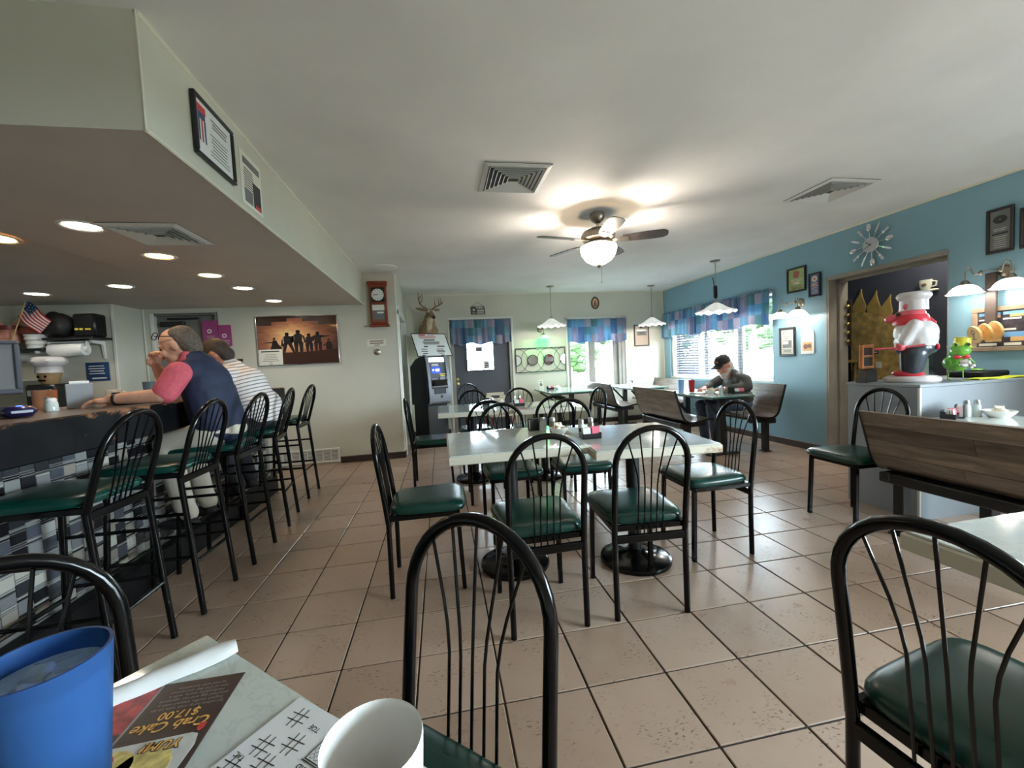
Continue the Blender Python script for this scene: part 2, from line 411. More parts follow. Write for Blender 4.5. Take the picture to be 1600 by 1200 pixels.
M['plank'] = planks('weathered_plank_laminate', ((84,74,66), (120,108,97), (148,137,124), (56,49,45)))

# patchwork curtain cloth
x = N('blue_patchwork_cloth'); v = x.coord('Object'); sn = x.n('ShaderNodeVectorMath', operation='SNAP'); sn.inputs[1].default_value = (.125, 9, .14)
ns = x.n('ShaderNodeMixRGB'); wn = x.n('ShaderNodeTexWhiteNoise'); wn.noise_dimensions = '3D'
x.t.nodes.remove(ns); x.l(v, sn.inputs[0]); x.l(sn.outputs[0], wn.inputs['Vector'])
c = x.ramp(wn.outputs['Value'], [(0, (92,134,172)), (.16, (152,154,176)), (.32, (122,168,194)), (.5, (180,176,192)), (.64, (96,124,156)), (.76, (134,176,198)), (.88, (96,146,154))], 'CONSTANT')
wv = x.n('ShaderNodeTexWave', bands_direction='X'); wv.inputs['Scale'].default_value = 16; wv.inputs['Distortion'].default_value = .4; x.l(v, wv.inputs['Vector'])
wz = x.n('ShaderNodeTexWave', bands_direction='Z'); wz.inputs['Scale'].default_value = 14; wz.inputs['Distortion'].default_value = .4; x.l(v, wz.inputs['Vector'])
c = x.mix(x.ramp(wv.outputs['Fac'], [(.75, (0,0,0)), (.95, (90,90,90))]), c, (60,62,96)); c = x.mix(x.ramp(wz.outputs['Fac'], [(.75, (0,0,0)), (.95, (80,80,80))]), c, (56,60,92))
c = x.mix(x.ramp(x.noise(v, 9, 3), [(.3, (0,0,0)), (.75, (120,120,120))]), c, (40,60,96)); x.col(c); x.set(Roughness=.85, Subsurface_Weight=0)
tr = x.n('ShaderNodeBsdfTranslucent'); x.l(c, tr.inputs[0]); ms = x.n('ShaderNodeMixShader'); ms.inputs[0].default_value = .35
out = x.t.nodes['Material Output']; x.l(x.b.outputs[0], ms.inputs[1]); x.l(tr.outputs[0], ms.inputs[2]); x.l(ms.outputs[0], out.inputs[0]); M['patch'] = x.m
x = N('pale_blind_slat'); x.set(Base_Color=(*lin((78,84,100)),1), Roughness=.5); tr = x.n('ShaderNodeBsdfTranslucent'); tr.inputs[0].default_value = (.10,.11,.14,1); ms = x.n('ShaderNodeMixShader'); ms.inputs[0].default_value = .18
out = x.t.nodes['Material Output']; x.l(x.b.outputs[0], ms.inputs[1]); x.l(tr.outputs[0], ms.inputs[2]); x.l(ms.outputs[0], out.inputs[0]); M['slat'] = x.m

# sunset print
x = N('sunset_print'); v = x.coord('Object', (1,1,1)); sp = x.n('ShaderNodeSeparateXYZ'); x.l(v, sp.inputs[0])
n1 = x.noise(x.coord('Object', (2.2,6,1)), 2.6, 5, .6, .6); ds = x.n('ShaderNodeVectorMath', operation='DISTANCE'); ds.inputs[1].default_value = (-.06,.04,0); mp = x.n('ShaderNodeMapping'); mp.inputs['Scale'].default_value = (.75,1.2,0); x.l(v, mp.inputs[0]); x.l(mp.outputs[0], ds.inputs[0])
ma = x.n('ShaderNodeMath', operation='MULTIPLY_ADD', i1=.22); x.l(n1, ma.inputs[0]); x.l(ds.outputs['Value'], ma.inputs[2])
x.col(x.ramp(ma.outputs[0], [(.1, (250,226,168)), (.24, (226,168,118)), (.36, (170,108,84)), (.5, (110,70,58)), (.64, (60,38,34))])); x.set(Roughness=.12, Coat_Weight=.4); M['sunset'] = x.m
M['silhouette'] = mat('dark_silhouette_print', (34,28,30), .3); M['darkprint'] = mat('dark_brown_print', (62,38,32), .25)
# striped polo
x = N('striped_polo_cloth'); v = x.coord('Object', (1,1,1), (0,.25,0)); wv = x.n('ShaderNodeTexWave', bands_direction='Z'); wv.inputs['Scale'].default_value = 11.5; wv.inputs['Distortion'].default_value = .5; wv.inputs['Detail'].default_value = 1; x.l(v, wv.inputs['Vector'])
x.col(x.ramp(wv.outputs['Fac'], [(.78, (216,210,204)), (.9, (110,108,120))])); x.set(Roughness=.85); x.bump(x.noise(v, 14, 3), .3, .01); M['stripes'] = x.m
# worn black laminate of the bar edge
x = N('worn_black_laminate'); v = x.coord('Object', (1,.6,1)); n1 = x.noise(v, 6, 8, .72, .4); sp = x.n('ShaderNodeSeparateXYZ'); x.l(x.coord('Object'), sp.inputs[0])
mr = x.n('ShaderNodeMapRange'); mr.inputs['From Min'].default_value = .99; mr.inputs['From Max'].default_value = 1.055; mr.inputs['To Min'].default_value = 0; mr.inputs['To Max'].default_value = .14; x.l(sp.outputs['Z'], mr.inputs['Value'])
am = x.n('ShaderNodeMath', operation='ADD'); x.l(n1, am.inputs[0]); x.l(mr.outputs[0], am.inputs[1])
x.col(x.mix(x.ramp(am.outputs[0], [(.64, (0,0,0)), (.7, (255,255,255))]), (15,16,20), (140,98,72))); x.set(Roughness=.5, Specular_IOR_Level=.15); M['wornblack'] = x.m
M['bartop'] = mat('worn_brown_bar_top', (96,78,66), .3, var=.25, vs=9)
# cup plastic and water
x = N('blue_tumbler_plastic'); x.set(Base_Color=(*lin((58,102,160)),1), Roughness=.3, Specular_IOR_Level=.4); x.bump(x.noise(x.coord(), 160, 2), .12, .001)
_tr = x.n('ShaderNodeBsdfTransparent'); _tr.inputs[0].default_value = (*lin((122,168,218)),1); _ms = x.n('ShaderNodeMixShader'); _ms.inputs[0].default_value = .52; x.l(x.b.outputs[0], _ms.inputs[1]); x.l(_tr.outputs[0], _ms.inputs[2]); x.l(_ms.outputs[0], x.t.nodes['Material Output'].inputs[0]); M['bluecup'] = x.m
x = N('water'); x.set(Base_Color=(*lin((170,196,216)),1), Roughness=.06, Specular_IOR_Level=.6, Transmission_Weight=.35, IOR=1.2); x.bump(x.noise(x.coord(), 40, 3), .6, .01); M['water'] = x.m
# mosaic tile colours
M['mosaic'] = [mat('mosaic_glass_%s' % n, c, .25, spec=.3, var=.08, vs=40) for n, c in (('black', (26,26,30)), ('charcoal', (52,54,58)), ('grey', (120,122,124)), ('silver', (136,138,136)), ('cream', (180,178,168)), ('mottled', (142,134,126)), ('slate_blue', (74,77,86)), ('white', (160,160,156)))]
M['mosaicgrout'] = mat('pale_mosaic_grout', (124,122,118), .8)

def thin_glass(name, tint, refl=.06):
    x = N(name); t = x.t; t.nodes.remove(x.b); tr = x.n('ShaderNodeBsdfTransparent'); tr.inputs[0].default_value = (*lin(tint), 1)
    gl = x.n('ShaderNodeBsdfGlossy'); gl.inputs['Roughness'].default_value = .02; lw = x.n('ShaderNodeLayerWeight'); lw.inputs[0].default_value = .5; pw = x.n('ShaderNodeMath', operation='POWER', i1=5.0); x.l(lw.outputs['Facing'], pw.inputs[0]); fr = x.n('ShaderNodeMath', operation='MULTIPLY_ADD', i1=.6, i2=.03); x.l(pw.outputs[0], fr.inputs[0])
    ms = x.n('ShaderNodeMixShader'); x.l(fr.outputs[0], ms.inputs[0]); x.l(tr.outputs[0], ms.inputs[1]); x.l(gl.outputs[0], ms.inputs[2]); x.l(ms.outputs[0], t.nodes['Material Output'].inputs[0]); return x.m
M['pane'] = thin_glass('window_glass', (250,255,255)); M['glassclear'] = thin_glass('clear_glass', (244,252,252))

# ================================================================ the room
XR, YF, ZC, XS, ZS, YE, XA = 4.22, 7.19, 2.42, -.93, 2.03, 5.55, -.53
def px(p):
    v = Vector(p)-Vector((0,0,1.19)); c = [sum(_R[i][k]*v[i] for i in range(3)) for k in range(3)]
    return (800+636.87*c[0]/c[2], 600+636.87*c[1]/c[2], c[2]) if c[2] > .05 else (-9999, -9999, c[2])
def wall_with(mb, a0, a1, z0, z1, holes, mk):
    a = a0
    for (h0, h1, b0, b1) in sorted(holes):
        if h0 > a: mk(a, h0, z0, z1)
        if b0 > z0: mk(h0, h1, z0, b0)
        if b1 < z1: mk(h0, h1, b1, z1)
        a = h1
    if a < a1: mk(a, a1, z0, z1)

floor = MB(); floor.box(-5, 6.2, -3, 7.35, -.12, -.004); floor = struct('floor', floor, M['grout'])
G = .30663; tm = MB(); hs = G/2-.0035; tm.bbox(-hs, hs, -hs, hs, -.011, 0, .0022); tile_me = tm.mesh('floor_tile', M['tile'], False)
cells = []
for i in range(-7, 16):
    for j in range(-14, 20):
        cx = .1557+(i+.5)*G; cy = 1.3657+(j+.5)*G
        if cy > 7.3 or cx > 4.5 or cx < -1.95 or (cy > 5.75 and cx < XA-.1): continue
        q = px((cx, cy, 0)); vis = -30 < q[0] < 1630 and 560 < q[1] < 1230
        cells.append(((0 if vis else 1, q[2] if q[2] > 0 else 99), cx, cy))
cells.sort(); rest = MB()
for k, (_, cx, cy) in enumerate(cells):
    jz = random.uniform(-.0006, .0006); tl = random.uniform(-.0012, .0012); tl2 = random.uniform(-.0012, .0012)
    if k < 300: link('tile', tile_me, floor, (cx, cy, jz), (tl, tl2, 0))
    else:
        o = len(rest.v); rest.v += [(v.co.x+cx, v.co.y+cy, v.co.z+jz) for v in tile_me.vertices]
        rest.f += [tuple(i+o for i in p.vertices) for p in tile_me.polygons]; rest.m += [0]*len(tile_me.polygons)
tag(part('tiles_beyond', rest, M['tile'], floor, False), kind='stuff')

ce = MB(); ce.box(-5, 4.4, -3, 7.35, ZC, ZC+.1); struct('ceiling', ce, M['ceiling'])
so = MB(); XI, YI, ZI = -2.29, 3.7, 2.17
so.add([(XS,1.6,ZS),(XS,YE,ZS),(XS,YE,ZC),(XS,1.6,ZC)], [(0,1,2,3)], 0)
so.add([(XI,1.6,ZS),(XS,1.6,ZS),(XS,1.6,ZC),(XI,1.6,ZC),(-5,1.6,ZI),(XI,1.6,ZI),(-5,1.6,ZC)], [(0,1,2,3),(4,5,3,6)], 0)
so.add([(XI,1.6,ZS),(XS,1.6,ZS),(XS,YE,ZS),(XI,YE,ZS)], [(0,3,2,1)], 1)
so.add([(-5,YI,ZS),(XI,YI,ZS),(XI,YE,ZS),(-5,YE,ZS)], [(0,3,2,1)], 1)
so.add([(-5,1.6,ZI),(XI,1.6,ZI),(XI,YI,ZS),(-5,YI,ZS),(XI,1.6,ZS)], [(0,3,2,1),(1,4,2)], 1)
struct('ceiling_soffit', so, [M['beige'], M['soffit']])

wr = MB(); RH = [(2.76, 3.84, 0, 1.94), (4.6, 6.97, .77, 1.95), (-1.6, 1.0, .8, 2.0)]
wall_with(wr, -3, YF, 0, ZC, RH, lambda a,b,c,d: wr.box(XR, XR+.22, a, b, c, d))
struct('wall_right', wr, M['blue'])
wf = MB(); FH = [(.19, 1.27, 0, 1.98), (2.31, 3.43, .63, 1.93)]
wall_with(wf, XA-.15, 4.44, 0, ZC, FH, lambda a,b,c,d: wf.box(a, b, YF, YF+.18, c, d)); struct('wall_far', wf, M['beige'])
we = MB(); wall_with(we, -3.5, XA, 0, ZC, [(-3.36, -2.65, 0, 1.97)], lambda a,b,c,d: we.box(a, b, YE, YE+.12, c, d)); struct('wall_bar_end', we, M['beige'])
wa = MB(); wall_with(wa, YE+.12, YF, 0, ZC, [(5.72, 6.78, 0, 1.95)], lambda a,b,c,d: wa.box(XA-.15, XA, a, b, c, d)); struct('wall_alcove', wa, M['beige'])
wb = MB(); wb.box(-5, -3.45, 5.1, 5.56, 0, ZC); struct('wall_back_bar', wb, M['beige'])
wl = MB(); wl.box(-5.1, -5, -3, 5.6, 0, ZC); struct('wall_left', wl, M['beige'])
wn = MB(); wn.box(-5, 4.4, -3.1, -3, 0, ZC); struct('wall_near', wn, M['beige'])
# hall behind the right doorway
XH = 4.95
wh = MB(); wh.box(XH, XH+.1, 2.2, 4.55, 0, 2.5); wh.box(XR+.22, XH, 2.1, 2.2, 0, 2.5); wh.box(XR+.22, XH+.1, 4.45, 4.55, 0, 2.5); struct('wall_hall', wh, M['navy'])
ch = MB(); ch.box(XR+.22, XH+.1, 2.1, 4.55, 2.4, 2.5); struct('ceiling_hall', ch, M['ceiling'])

# trims, beads, baseboards
def trim(n, mb, m): return struct('trim_%d' % n, mb, m)
t = MB(); t.tube([(XS,1.6,ZS),(XS,YE,ZS)], .007, 6); t.tube([(XS,1.6,ZC-.006),(XS,YE,ZC-.006)], .009, 6); t.tube([(XS,1.6,ZS),(XS,1.6,ZC)], .004, 6); trim(1, t, M['edge'])
t = MB(); t.tube([(XA,YE,0),(XA,YE,ZC)], .008, 6); t.tube([(XA,YE,ZC-.006),(XA,YF,ZC-.006)], .008, 6); trim(2, t, M['trimwhite'])
t = MB(); t.box(XA, 4.22, YF-.012, YF, ZC-.016, ZC); trim(3, t, M['edge'])
t = MB(); t.box(XR-.012, XR, -3, YF, ZC-.016, ZC); t.box(XR-.008, XR, YF-.02, YF, 0, ZC); trim(4, t, M['edge'])
t = MB(); t.box(-3.462, -3.44, 5.09, 5.102, 0, ZS); t.box(-3.44, -3.428, 5.535, 5.55, 0, ZS); trim(5, t, M['trimwhite'])
b = MB(); b.bbox(XR-.016, XR, 3.92, YF, 0, .085, .006); b.bbox(XR-.016, XR, -3, 2.1, 0, .085, .006); struct('baseboard_right', b, M['darkbase'])
b = MB(); b.bbox(-1.34, XA+.016, YE-.016, YE, 0, .085, .006); b.bbox(XA, XA+.016, YE-.016, 5.66, 0, .085, .006); struct('baseboard_bar_end', b, M['darkbase'])
b = MB(); b.bbox(1.34, 4.2, YF-.016, YF, 0, .085, .006); b.bbox(XA, .12, YF-.016, YF, 0, .085, .006); struct('baseboard_far', b, M['darkbase'])

# ---- right doorway frame (taupe boards lining the opening)
t = MB()
t.bbox(XR-.012, XR, 3.84, 3.86, 0, 1.96, .003); t.bbox(XR-.012, XR, 2.76, 3.86, 1.94, 1.96, .003)
t.bbox(XR-.01, XR+.24, 3.82, 3.84, 0, 1.94, .004); t.bbox(XR+.0, XR+.24, 2.76, 2.772, 0, 1.94, .004); t.bbox(XR-.01, XR+.24, 2.76, 3.84, 1.92, 1.94, .004)
t.bbox(XR+.1, XR+.13, 3.79, 3.82, 0, 1.92, .004); t.bbox(XR+.1, XR+.13, 2.78, 3.82, 1.89, 1.92, .004)
trim(6, t, M['taupe'])

# ---- far slate door
def mk_door(n, label): 
    o = link('door_%d' % n, None); o['kind'] = 'structure'; return o
d = mk_door(1, '')
DX0, DX1 = .25, 1.22
m = MB(); wall_with(m, DX0, DX1, .01, 1.96, [(.47, .94, 1.09, 1.62)], lambda a,b,c,e: m.box(a, b, YF+.05, YF+.095, c, e)); part('door_leaf', m, M['slate'], d, False)
m = MB(); m.box(.47, .94, YF+.068, YF+.076, 1.09, 1.62); part('pane', m, M['pane'], d, False)
m = MB()
for (a, b, c, e) in ((.455,.955,1.075,1.095),(.455,.955,1.615,1.635),(.455,.475,1.095,1.615),(.935,.955,1.095,1.615)): m.bbox(a, b, YF+.03, YF+.05, c, e, .004)
part('pane_trim', m, M['slate'], d, False)
for zz in (.944, .866):
    m = MB(); m.lathe([(.0001,0),(.03,0),(.032,.006),(.022,.012),(.018,.03),(.026,.04),(.024,.055),(.0001,.06)] if zz < .9 else [(.0001,0),(.03,0),(.03,.008),(.022,.016),(.0001,.018)], 16)
    part('door_knob' if zz < .9 else 'deadbolt', m, M['brass'], d, T=frame_T((.282, YF+.05, zz), (1,0,0), (0,0,1)))
m = MB()
for (a, b, c, e) in ((.19, .25, 0, 1.98), (1.22, 1.27, 0, 1.98), (.19, 1.27, 1.955, 1.98)): m.bbox(a, b, YF-.005, YF+.14, c, e, .004)
part('door_frame', m, M['taupe'], d, False)
m = MB(); m.bbox(.155, .19, YF-.012, YF+.0, 0, 2.0, .003); m.bbox(1.27, 1.305, YF-.012, YF, 0, 2.0, .003); m.bbox(.155, 1.305, YF-.012, YF, 1.98, 2.015, .003); part('casing', m, M['trimwhite'], d, False)
for (a, b, c, e, tx, col) in ((.63, .75, 1.42, 1.50, 'OPEN', 'ink'), (.76, .86, 1.115, 1.245, 'HOURS', 'ink')):
    m = MB(); m.box(a, b, YF+.062, YF+.067, c, e, 0)
    for k in range(3): m.box(a+.012, b-.012, YF+.0612, YF+.0619, c+(e-c)*(.22+.26*k), c+(e-c)*(.34+.26*k), 1)
    part('sticker', m, [M['greydoor'], M['ink']] if tx == 'OPEN' else [M['ink'], M['ivory']], d, False)

# ---- alcove door with white frame
d = mk_door(2, '')
m = MB(); m.bbox(XA-.1, XA-.06, 5.76, 6.74, .01, 1.92, .004); part('door_leaf', m, M['greydoor'], d, False)
m = MB()
for (a, b, c, e) in ((5.66, 5.76, 0, 1.97), (6.74, 6.84, 0, 1.97), (5.66, 6.84, 1.91, 1.99)): m.bbox(XA-.1, XA+.018, a, b, c, e, .004)
part('door_frame', m, M['trimwhite'], d, False)
m = MB(); m.lathe([(.0001,0),(.03,0),(.018,.03),(.028,.045),(.0001,.065)], 14); part('door_knob', m, M['brass'], d, T=frame_T((XA-.06, 5.84, .95), (0,1,0), (0,0,1)))

# ---- grey door behind the bar seats
d = mk_door(3, '')
m = MB(); m.bbox(-3.33, -2.68, YE+.05, YE+.09, .01, 1.95, .004); part('door_leaf', m, M['greydoor'], d, False)
m = MB(); m.bbox(-3.37, -3.33, YE-.012, YE+.1, 0, 1.98, .003); part('door_frame', m, M['trimwhite'], d, False)
m = MB(); m.bbox(-2.68, -2.64, YE+.0, YE+.1, 0, 1.98, .003); m.bbox(-3.33, -2.68, YE+0, YE+.1, 1.95, 1.98, .003); part('door_stop', m, M['greydoor'], d, False)
m = MB(); m.bbox(-3.28, -3.02, YE+.0, YE+.05, 1.82, 1.88, .008); m.bbox(-3.2, -2.86, YE+.01, YE+.025, 1.9, 1.925, .003); part('door_closer', m, M['blackmatt'], d, False)

# ---- far window: two sashes
w = link('window_1', None); w['kind'] = 'structure'
WX0, WX1, WZ0, WZ1 = 2.31, 3.43, .63, 1.93
m = MB()
for (a, b, c, e, y0, y1) in ((WX0, WX0+.05, WZ0, WZ1, 0, .18), (WX1-.07, WX1, WZ0, WZ1, 0, .18), (WX0, WX1, WZ1-.05, WZ1, 0, .18), (WX0, WX1, WZ0, WZ0+.04, 0, .18), (2.71, 2.84, WZ0, WZ1, .02, .16), (3.2, 3.3, WZ0, WZ1, .05, .16), (3.3,3.36,WZ0,WZ1,.01,.16)): m.bbox(a, b, YF+y0, YF+y1, c, e, .004)
part('window_frame', m, M['taupe'], w, False)
for (a, b) in ((2.36, 2.71), (2.84, 3.2)):
    m = MB(); m.box(a, b, YF+.1, YF+.106, WZ0+.04, WZ1-.05); part('pane', m, M['pane'], w, False)
m = MB()
for (a, b, c, e) in ((WX0-.035, WX0, WZ0-.03, WZ1+.03), (WX1, WX1+.035, WZ0-.03, WZ1+.03), (WX0-.035, WX1+.035, WZ1, WZ1+.035), (WX0-.05, WX1+.05, WZ0-.035, WZ0)): m.bbox(a, b, YF-.014, YF, c, e, .003)
part('casing', m, M['trimwhite'], w, False)
# ---- right window: three casements
w = link('window_2', None); w['kind'] = 'structure'
m = MB()
for (a, b) in ((4.6, 4.63), (6.92, 6.97), (5.335, 5.40), (6.12, 6.185)): m.bbox(XR+.03, XR+.2, a, b, .77, 1.95, .004)
m.bbox(XR+.0, XR+.2, 4.6, 6.97, .77, .80, .004); m.bbox(XR+.0, XR+.2, 4.6, 6.97, 1.92, 1.95, .004)
part('window_frame', m, M['trimwhite'], w, False)
m = MB()
for (a, b) in ((4.63, 5.335), (5.40, 6.12), (6.185, 6.92)):
    p = MB(); p.box(XR+.15, XR+.156, a, b, .80, 1.92); part('pane', p, M['pane'], w, False)
    m.bbox(XR+.13, XR+.18, a, a+.045, .80, 1.92, .003); m.bbox(XR+.13, XR+.18, b-.045, b, .80, 1.92, .003); m.bbox(XR+.13, XR+.18, a, b, .80, .84, .003)
part('sash', m, M['trimwhite'], w, False)
m = MB(); m.bbox(XR-.012, XR+.03, 4.55, 7.02, .735, .77, .004); part('window_sill', m, M['blue'], w, False)
w = link('added_window_3', None); w['kind'] = 'structure'  # unseen window, added to bring more daylight into the near room
m = MB(); 
for (a, b) in ((-1.6, -1.55), (.95, 1.0), (-.33, -.27)): m.bbox(XR+.03, XR+.2, a, b, .8, 2.0, .004)
m.bbox(XR, XR+.2, -1.6, 1.0, .8, .83, .004); part('window_frame', m, M['trimwhite'], w, False)
for (a, b) in ((-1.55, -.33), (-.27, .95)): p = MB(); p.box(XR+.15, XR+.156, a, b, .83, 2.0); part('pane', p, M['pane'], w, False)

# ---- low grey partition by the doorway
hw = link('wall_partition', None); hw['kind'] = 'structure'
m = MB(); m.box(3.1, XR, 2.18, 2.66, 0, .895); part('partition_body', m, M['grey'], hw, False)
m = MB(); m.bbox(3.09, XR, 2.17, 2.67, .895, .917, .004); part('partition_top', m, M['grey'], hw, False)
m = MB(); m.box(3.092, 3.106, 2.172, 2.186, 0, .895); part('corner_strip', m, M['trimwhite'], hw, False)

# ---------------------------------------------------------------- outside
g = MB(); g.box(-30, 60, 7.45, 70, -.5, -.35); g.box(4.6, 60, -30, 7.45, -.5, -.35); g.box(-30, 4.6, -30, -3.3, -.5, -.35); tag(struct('floor_parking_lot', g, M['concrete']))
g = MB(); g.box(-30, 60, 16, 24, -.35, -.3); g.box(16, 22, -20, 16, -.35, -.3); tag(struct('floor_lawn', g, M['grass']))
def tree(name, label, x, y, h, r, seed):
    random.seed(seed); t = thing(name, label, 'tree', (x, y, -.35), 0, 'trees outside the windows')
    m = MB(); m.tube([(0,0,0),(.05,0,h*.3),(0,.08,h*.55)], [.16,.12,.07], 8); part('trunk', m, M['antler'], t)
    m = MB()
    for k in range(150):
        a = random.uniform(0, 2*PI); u = random.uniform(-1, 1); q = (1-u*u)**.5; rr = r*random.uniform(.55, 1)
        c = Vector((q*math.cos(a)*rr, q*math.sin(a)*rr, h*.62+u*rr*.8)); s = random.uniform(.16,.34)*r*.6
        R = Matrix.Rotation(random.uniform(0,3), 3, 'Z') @ Matrix.Rotation(random.uniform(0,3), 3, 'X'); m.ell(c, (s, s*.7, s*.5), 0, 6, 4, R)
    part('crown', m, M['leaf'], t); return t
tree('tree', 'broad pale green tree behind the double window', 6.3, 19.5, 4.6, 2.5, 3)
tree('tree', 'round green tree outside the far window, nearer the corner', 10.9, 19.6, 3.8, 1.9, 4)
tree('tree', 'green tree seen through the blinds beside the capped man', 15.2, 12.6, 4.6, 2.1, 5)
tree('tree', 'leafy tree at the edge of the side window by the sconce', 15.0, 17.4, 5.2, 2.2, 8)
random.seed(11)
# house across the lawn
hs_ = thing('house', 'pale house with dark paned window across the street', 'house', (24.5, 24.2, -.35), -.6)
m = MB(); m.box(-4, 4, -3, 3, 0, 3.2); part('wall', m, M['brickhouse'], hs_, False)
m = MB(); m.prism([(-4.4,3.2),(4.4,3.2),(0,5.2)], -3.3, 3.3, 0, Matrix.Rotation(PI/2, 4, 'X')); part('roof', m, M['greydoor'], hs_, False)
for xx in (-2.5, 0, 2.4):
    m = MB(); m.box(xx-.7, xx+.7, -3.06, -3.0, 1.0, 2.4); f = part('window', m, M['carglass'], hs_, False)
    m = MB()
    for k in range(4): m.box(xx-.7+.466*k-.03, xx-.7+.466*k+.03, -3.1, -3.06, 1.0, 2.4)
    for k in range(4): m.box(xx-.73, xx+.73, -3.1, -3.06, 1.0+.466*k-.03, 1.0+.466*k+.03)
    part('glazing_bars', m, M['trimwhite'], f, False)
# parked white car
def car(label, loc, rz):
    c = thing('car', label, 'car', loc, rz)
    prof = [(-2.2,.35),(-2.25,.8),(-1.9,.95),(-1.2,1.0),(-.7,1.42),(.9,1.45),(1.6,1.02),(2.15,.95),(2.25,.6),(2.2,.35)]
    Tm = Matrix.Rotation(PI/2, 4, 'X'); m = MB(); m.prism(prof, -.85, .85, 0, Tm); part('body', m, M['carwhite'], c)
    m = MB(); m.prism([(-1.05,1.02),(-.65,1.36),(.0,1.38),(.0,1.02)], -.86, .86, 0, Tm); m.prism([(.08,1.02),(.08,1.38),(.85,1.38),(1.4,1.02)], -.86, .86, 0, Tm); part('side_window', m, M['carglass'], c)
    for sx in (-1.4, 1.4):
        for sy in (-.8, .8):
            m = MB(); m.lathe([(.0001,-.1),(.2,-.1),(.33,-.08),(.33,.08),(.2,.1),(.0001,.1)], 18, 0, Matrix.Translation((sx, sy, .33)) @ Tm); part('wheel', m, M['tyre'], c)
    return c
car('white car parked outside the blinds behind the capped man', (10.2, 11.2, -.35), .75)

# ================================================================ chairs, stools, tables, benches
def arch_path(xw, zc, yf, z0, n=14):
    p = [(-xw, yf(z0), z0)]
    for k in range(1, 4): z = z0+(zc-z0)*k/4; p.append((-xw, yf(z), z))
    for k in range(n+1):
        a = PI-PI*k/n; z = zc+xw*math.sin(a); p.append((xw*math.cos(a), yf(z), z))
    for k in range(3, 0, -1): z = z0+(zc-z0)*k/4; p.append((xw, yf(z), z))
    p.append((xw, yf(z0), z0)); return p
def cushion(w0, w1, d, z0, h):
    """padded seat: w0 rear half width, w1 front half width, d half depth"""
    def outline(s, n=9):
        pts = []; 
        for k in range(4*n):
            a = 2*PI*k/(4*n); c, q = math.cos(a), math.sin(a)
            X = math.copysign(abs(c)**.32, c); Y = math.copysign(abs(q)**.32, q); w = w0+(w1-w0)*(Y+1)/2
            pts.append((X*w*s, Y*d*s))
        return pts
    prof = [(.90, 0), (.97, .1), (1.0, .32), (.995, .52), (.965, .72), (.90, .86), (.74, .95), (.5, .99), (.25, 1.0)]
    m = MB(); rings = []
    for s, z in prof:
        rings.append([(x, y, z0+h*z) for x, y in outline(s)])
    n = len(rings[0]); vs = [p for r in rings for p in r]; fs = [tuple(range(n-1, -1, -1)), tuple((len(rings)-1)*n+k for k in range(n))]
    for i in range(len(rings)-1):
        for k in range(n): fs.append((i*n+k, i*n+(k+1) % n, (i+1)*n+(k+1) % n, (i+1)*n+k))
    return m.add(vs, fs)
def spokes(t, zc, xw, yf, zb, zbend):
    for k in range(-2, 3):
        xt = (.114, .062, 0, -.062, -.114)[k+2]*-1*xw/.1675; xb = k*.029; zt = zc+(xw*xw-xt*xt)**.5-.006
        pts = [(xb, yf(zb), zb), (xb, yf(zbend-.05), zbend-.05), (xb+(xt-xb)*.12, yf(zbend), zbend), (xb+(xt-xb)*.34, yf(zbend+.05), zbend+.05), (xt, yf(zt), zt)]
        m = MB(); m.tube(pts, .0034, 6); part('spoke', m, M['black'], t)
def make_chair():
    t = thing('dining_chair', '', 'chair')
    yf = lambda z: -.19 if z < .38 else -.19-.065*((z-.38)/.51)**1.2
    m = MB(); m.tube(arch_path(.1675, .714, yf, .40, 18), .0138, 10); part('back_hoop', m, M['black'], t)
    for s in (-1, 1):
        m = MB(); m.tube([(s*.1675, -.19, .415), (s*.1675, -.19, .2), (s*.1675, -.192, .004)], .0134, 10); part('leg', m, M['black'], t)
        m = MB(); m.tube([(s*.160, .165, .425), (s*.166, .18, .004)], .0150, 4); part('leg', m, M['black'], t, False)
    m = MB(); m.bbox(-.165, .165, -.2, -.18, .355, .39, .003); part('crossbar', m, M['black'], t, False)
    m = MB()
    for (a, b, c, d) in ((-.175,.175,.15,.172), (-.176,-.156,-.19,.17), (.156,.176,-.19,.17), (-.16,.16,-.185,-.165)): m.bbox(a, b, c, d, .405, .432, .003)
    part('seat_frame', m, M['black'], t, False)
    part('seat', cushion(.178, .202, .2, .43, .056), M['vinyl'], t, T=Matrix.Translation((0, .012, 0)))
    spokes(t, .714, .1675, yf, .375, .665)
    return t
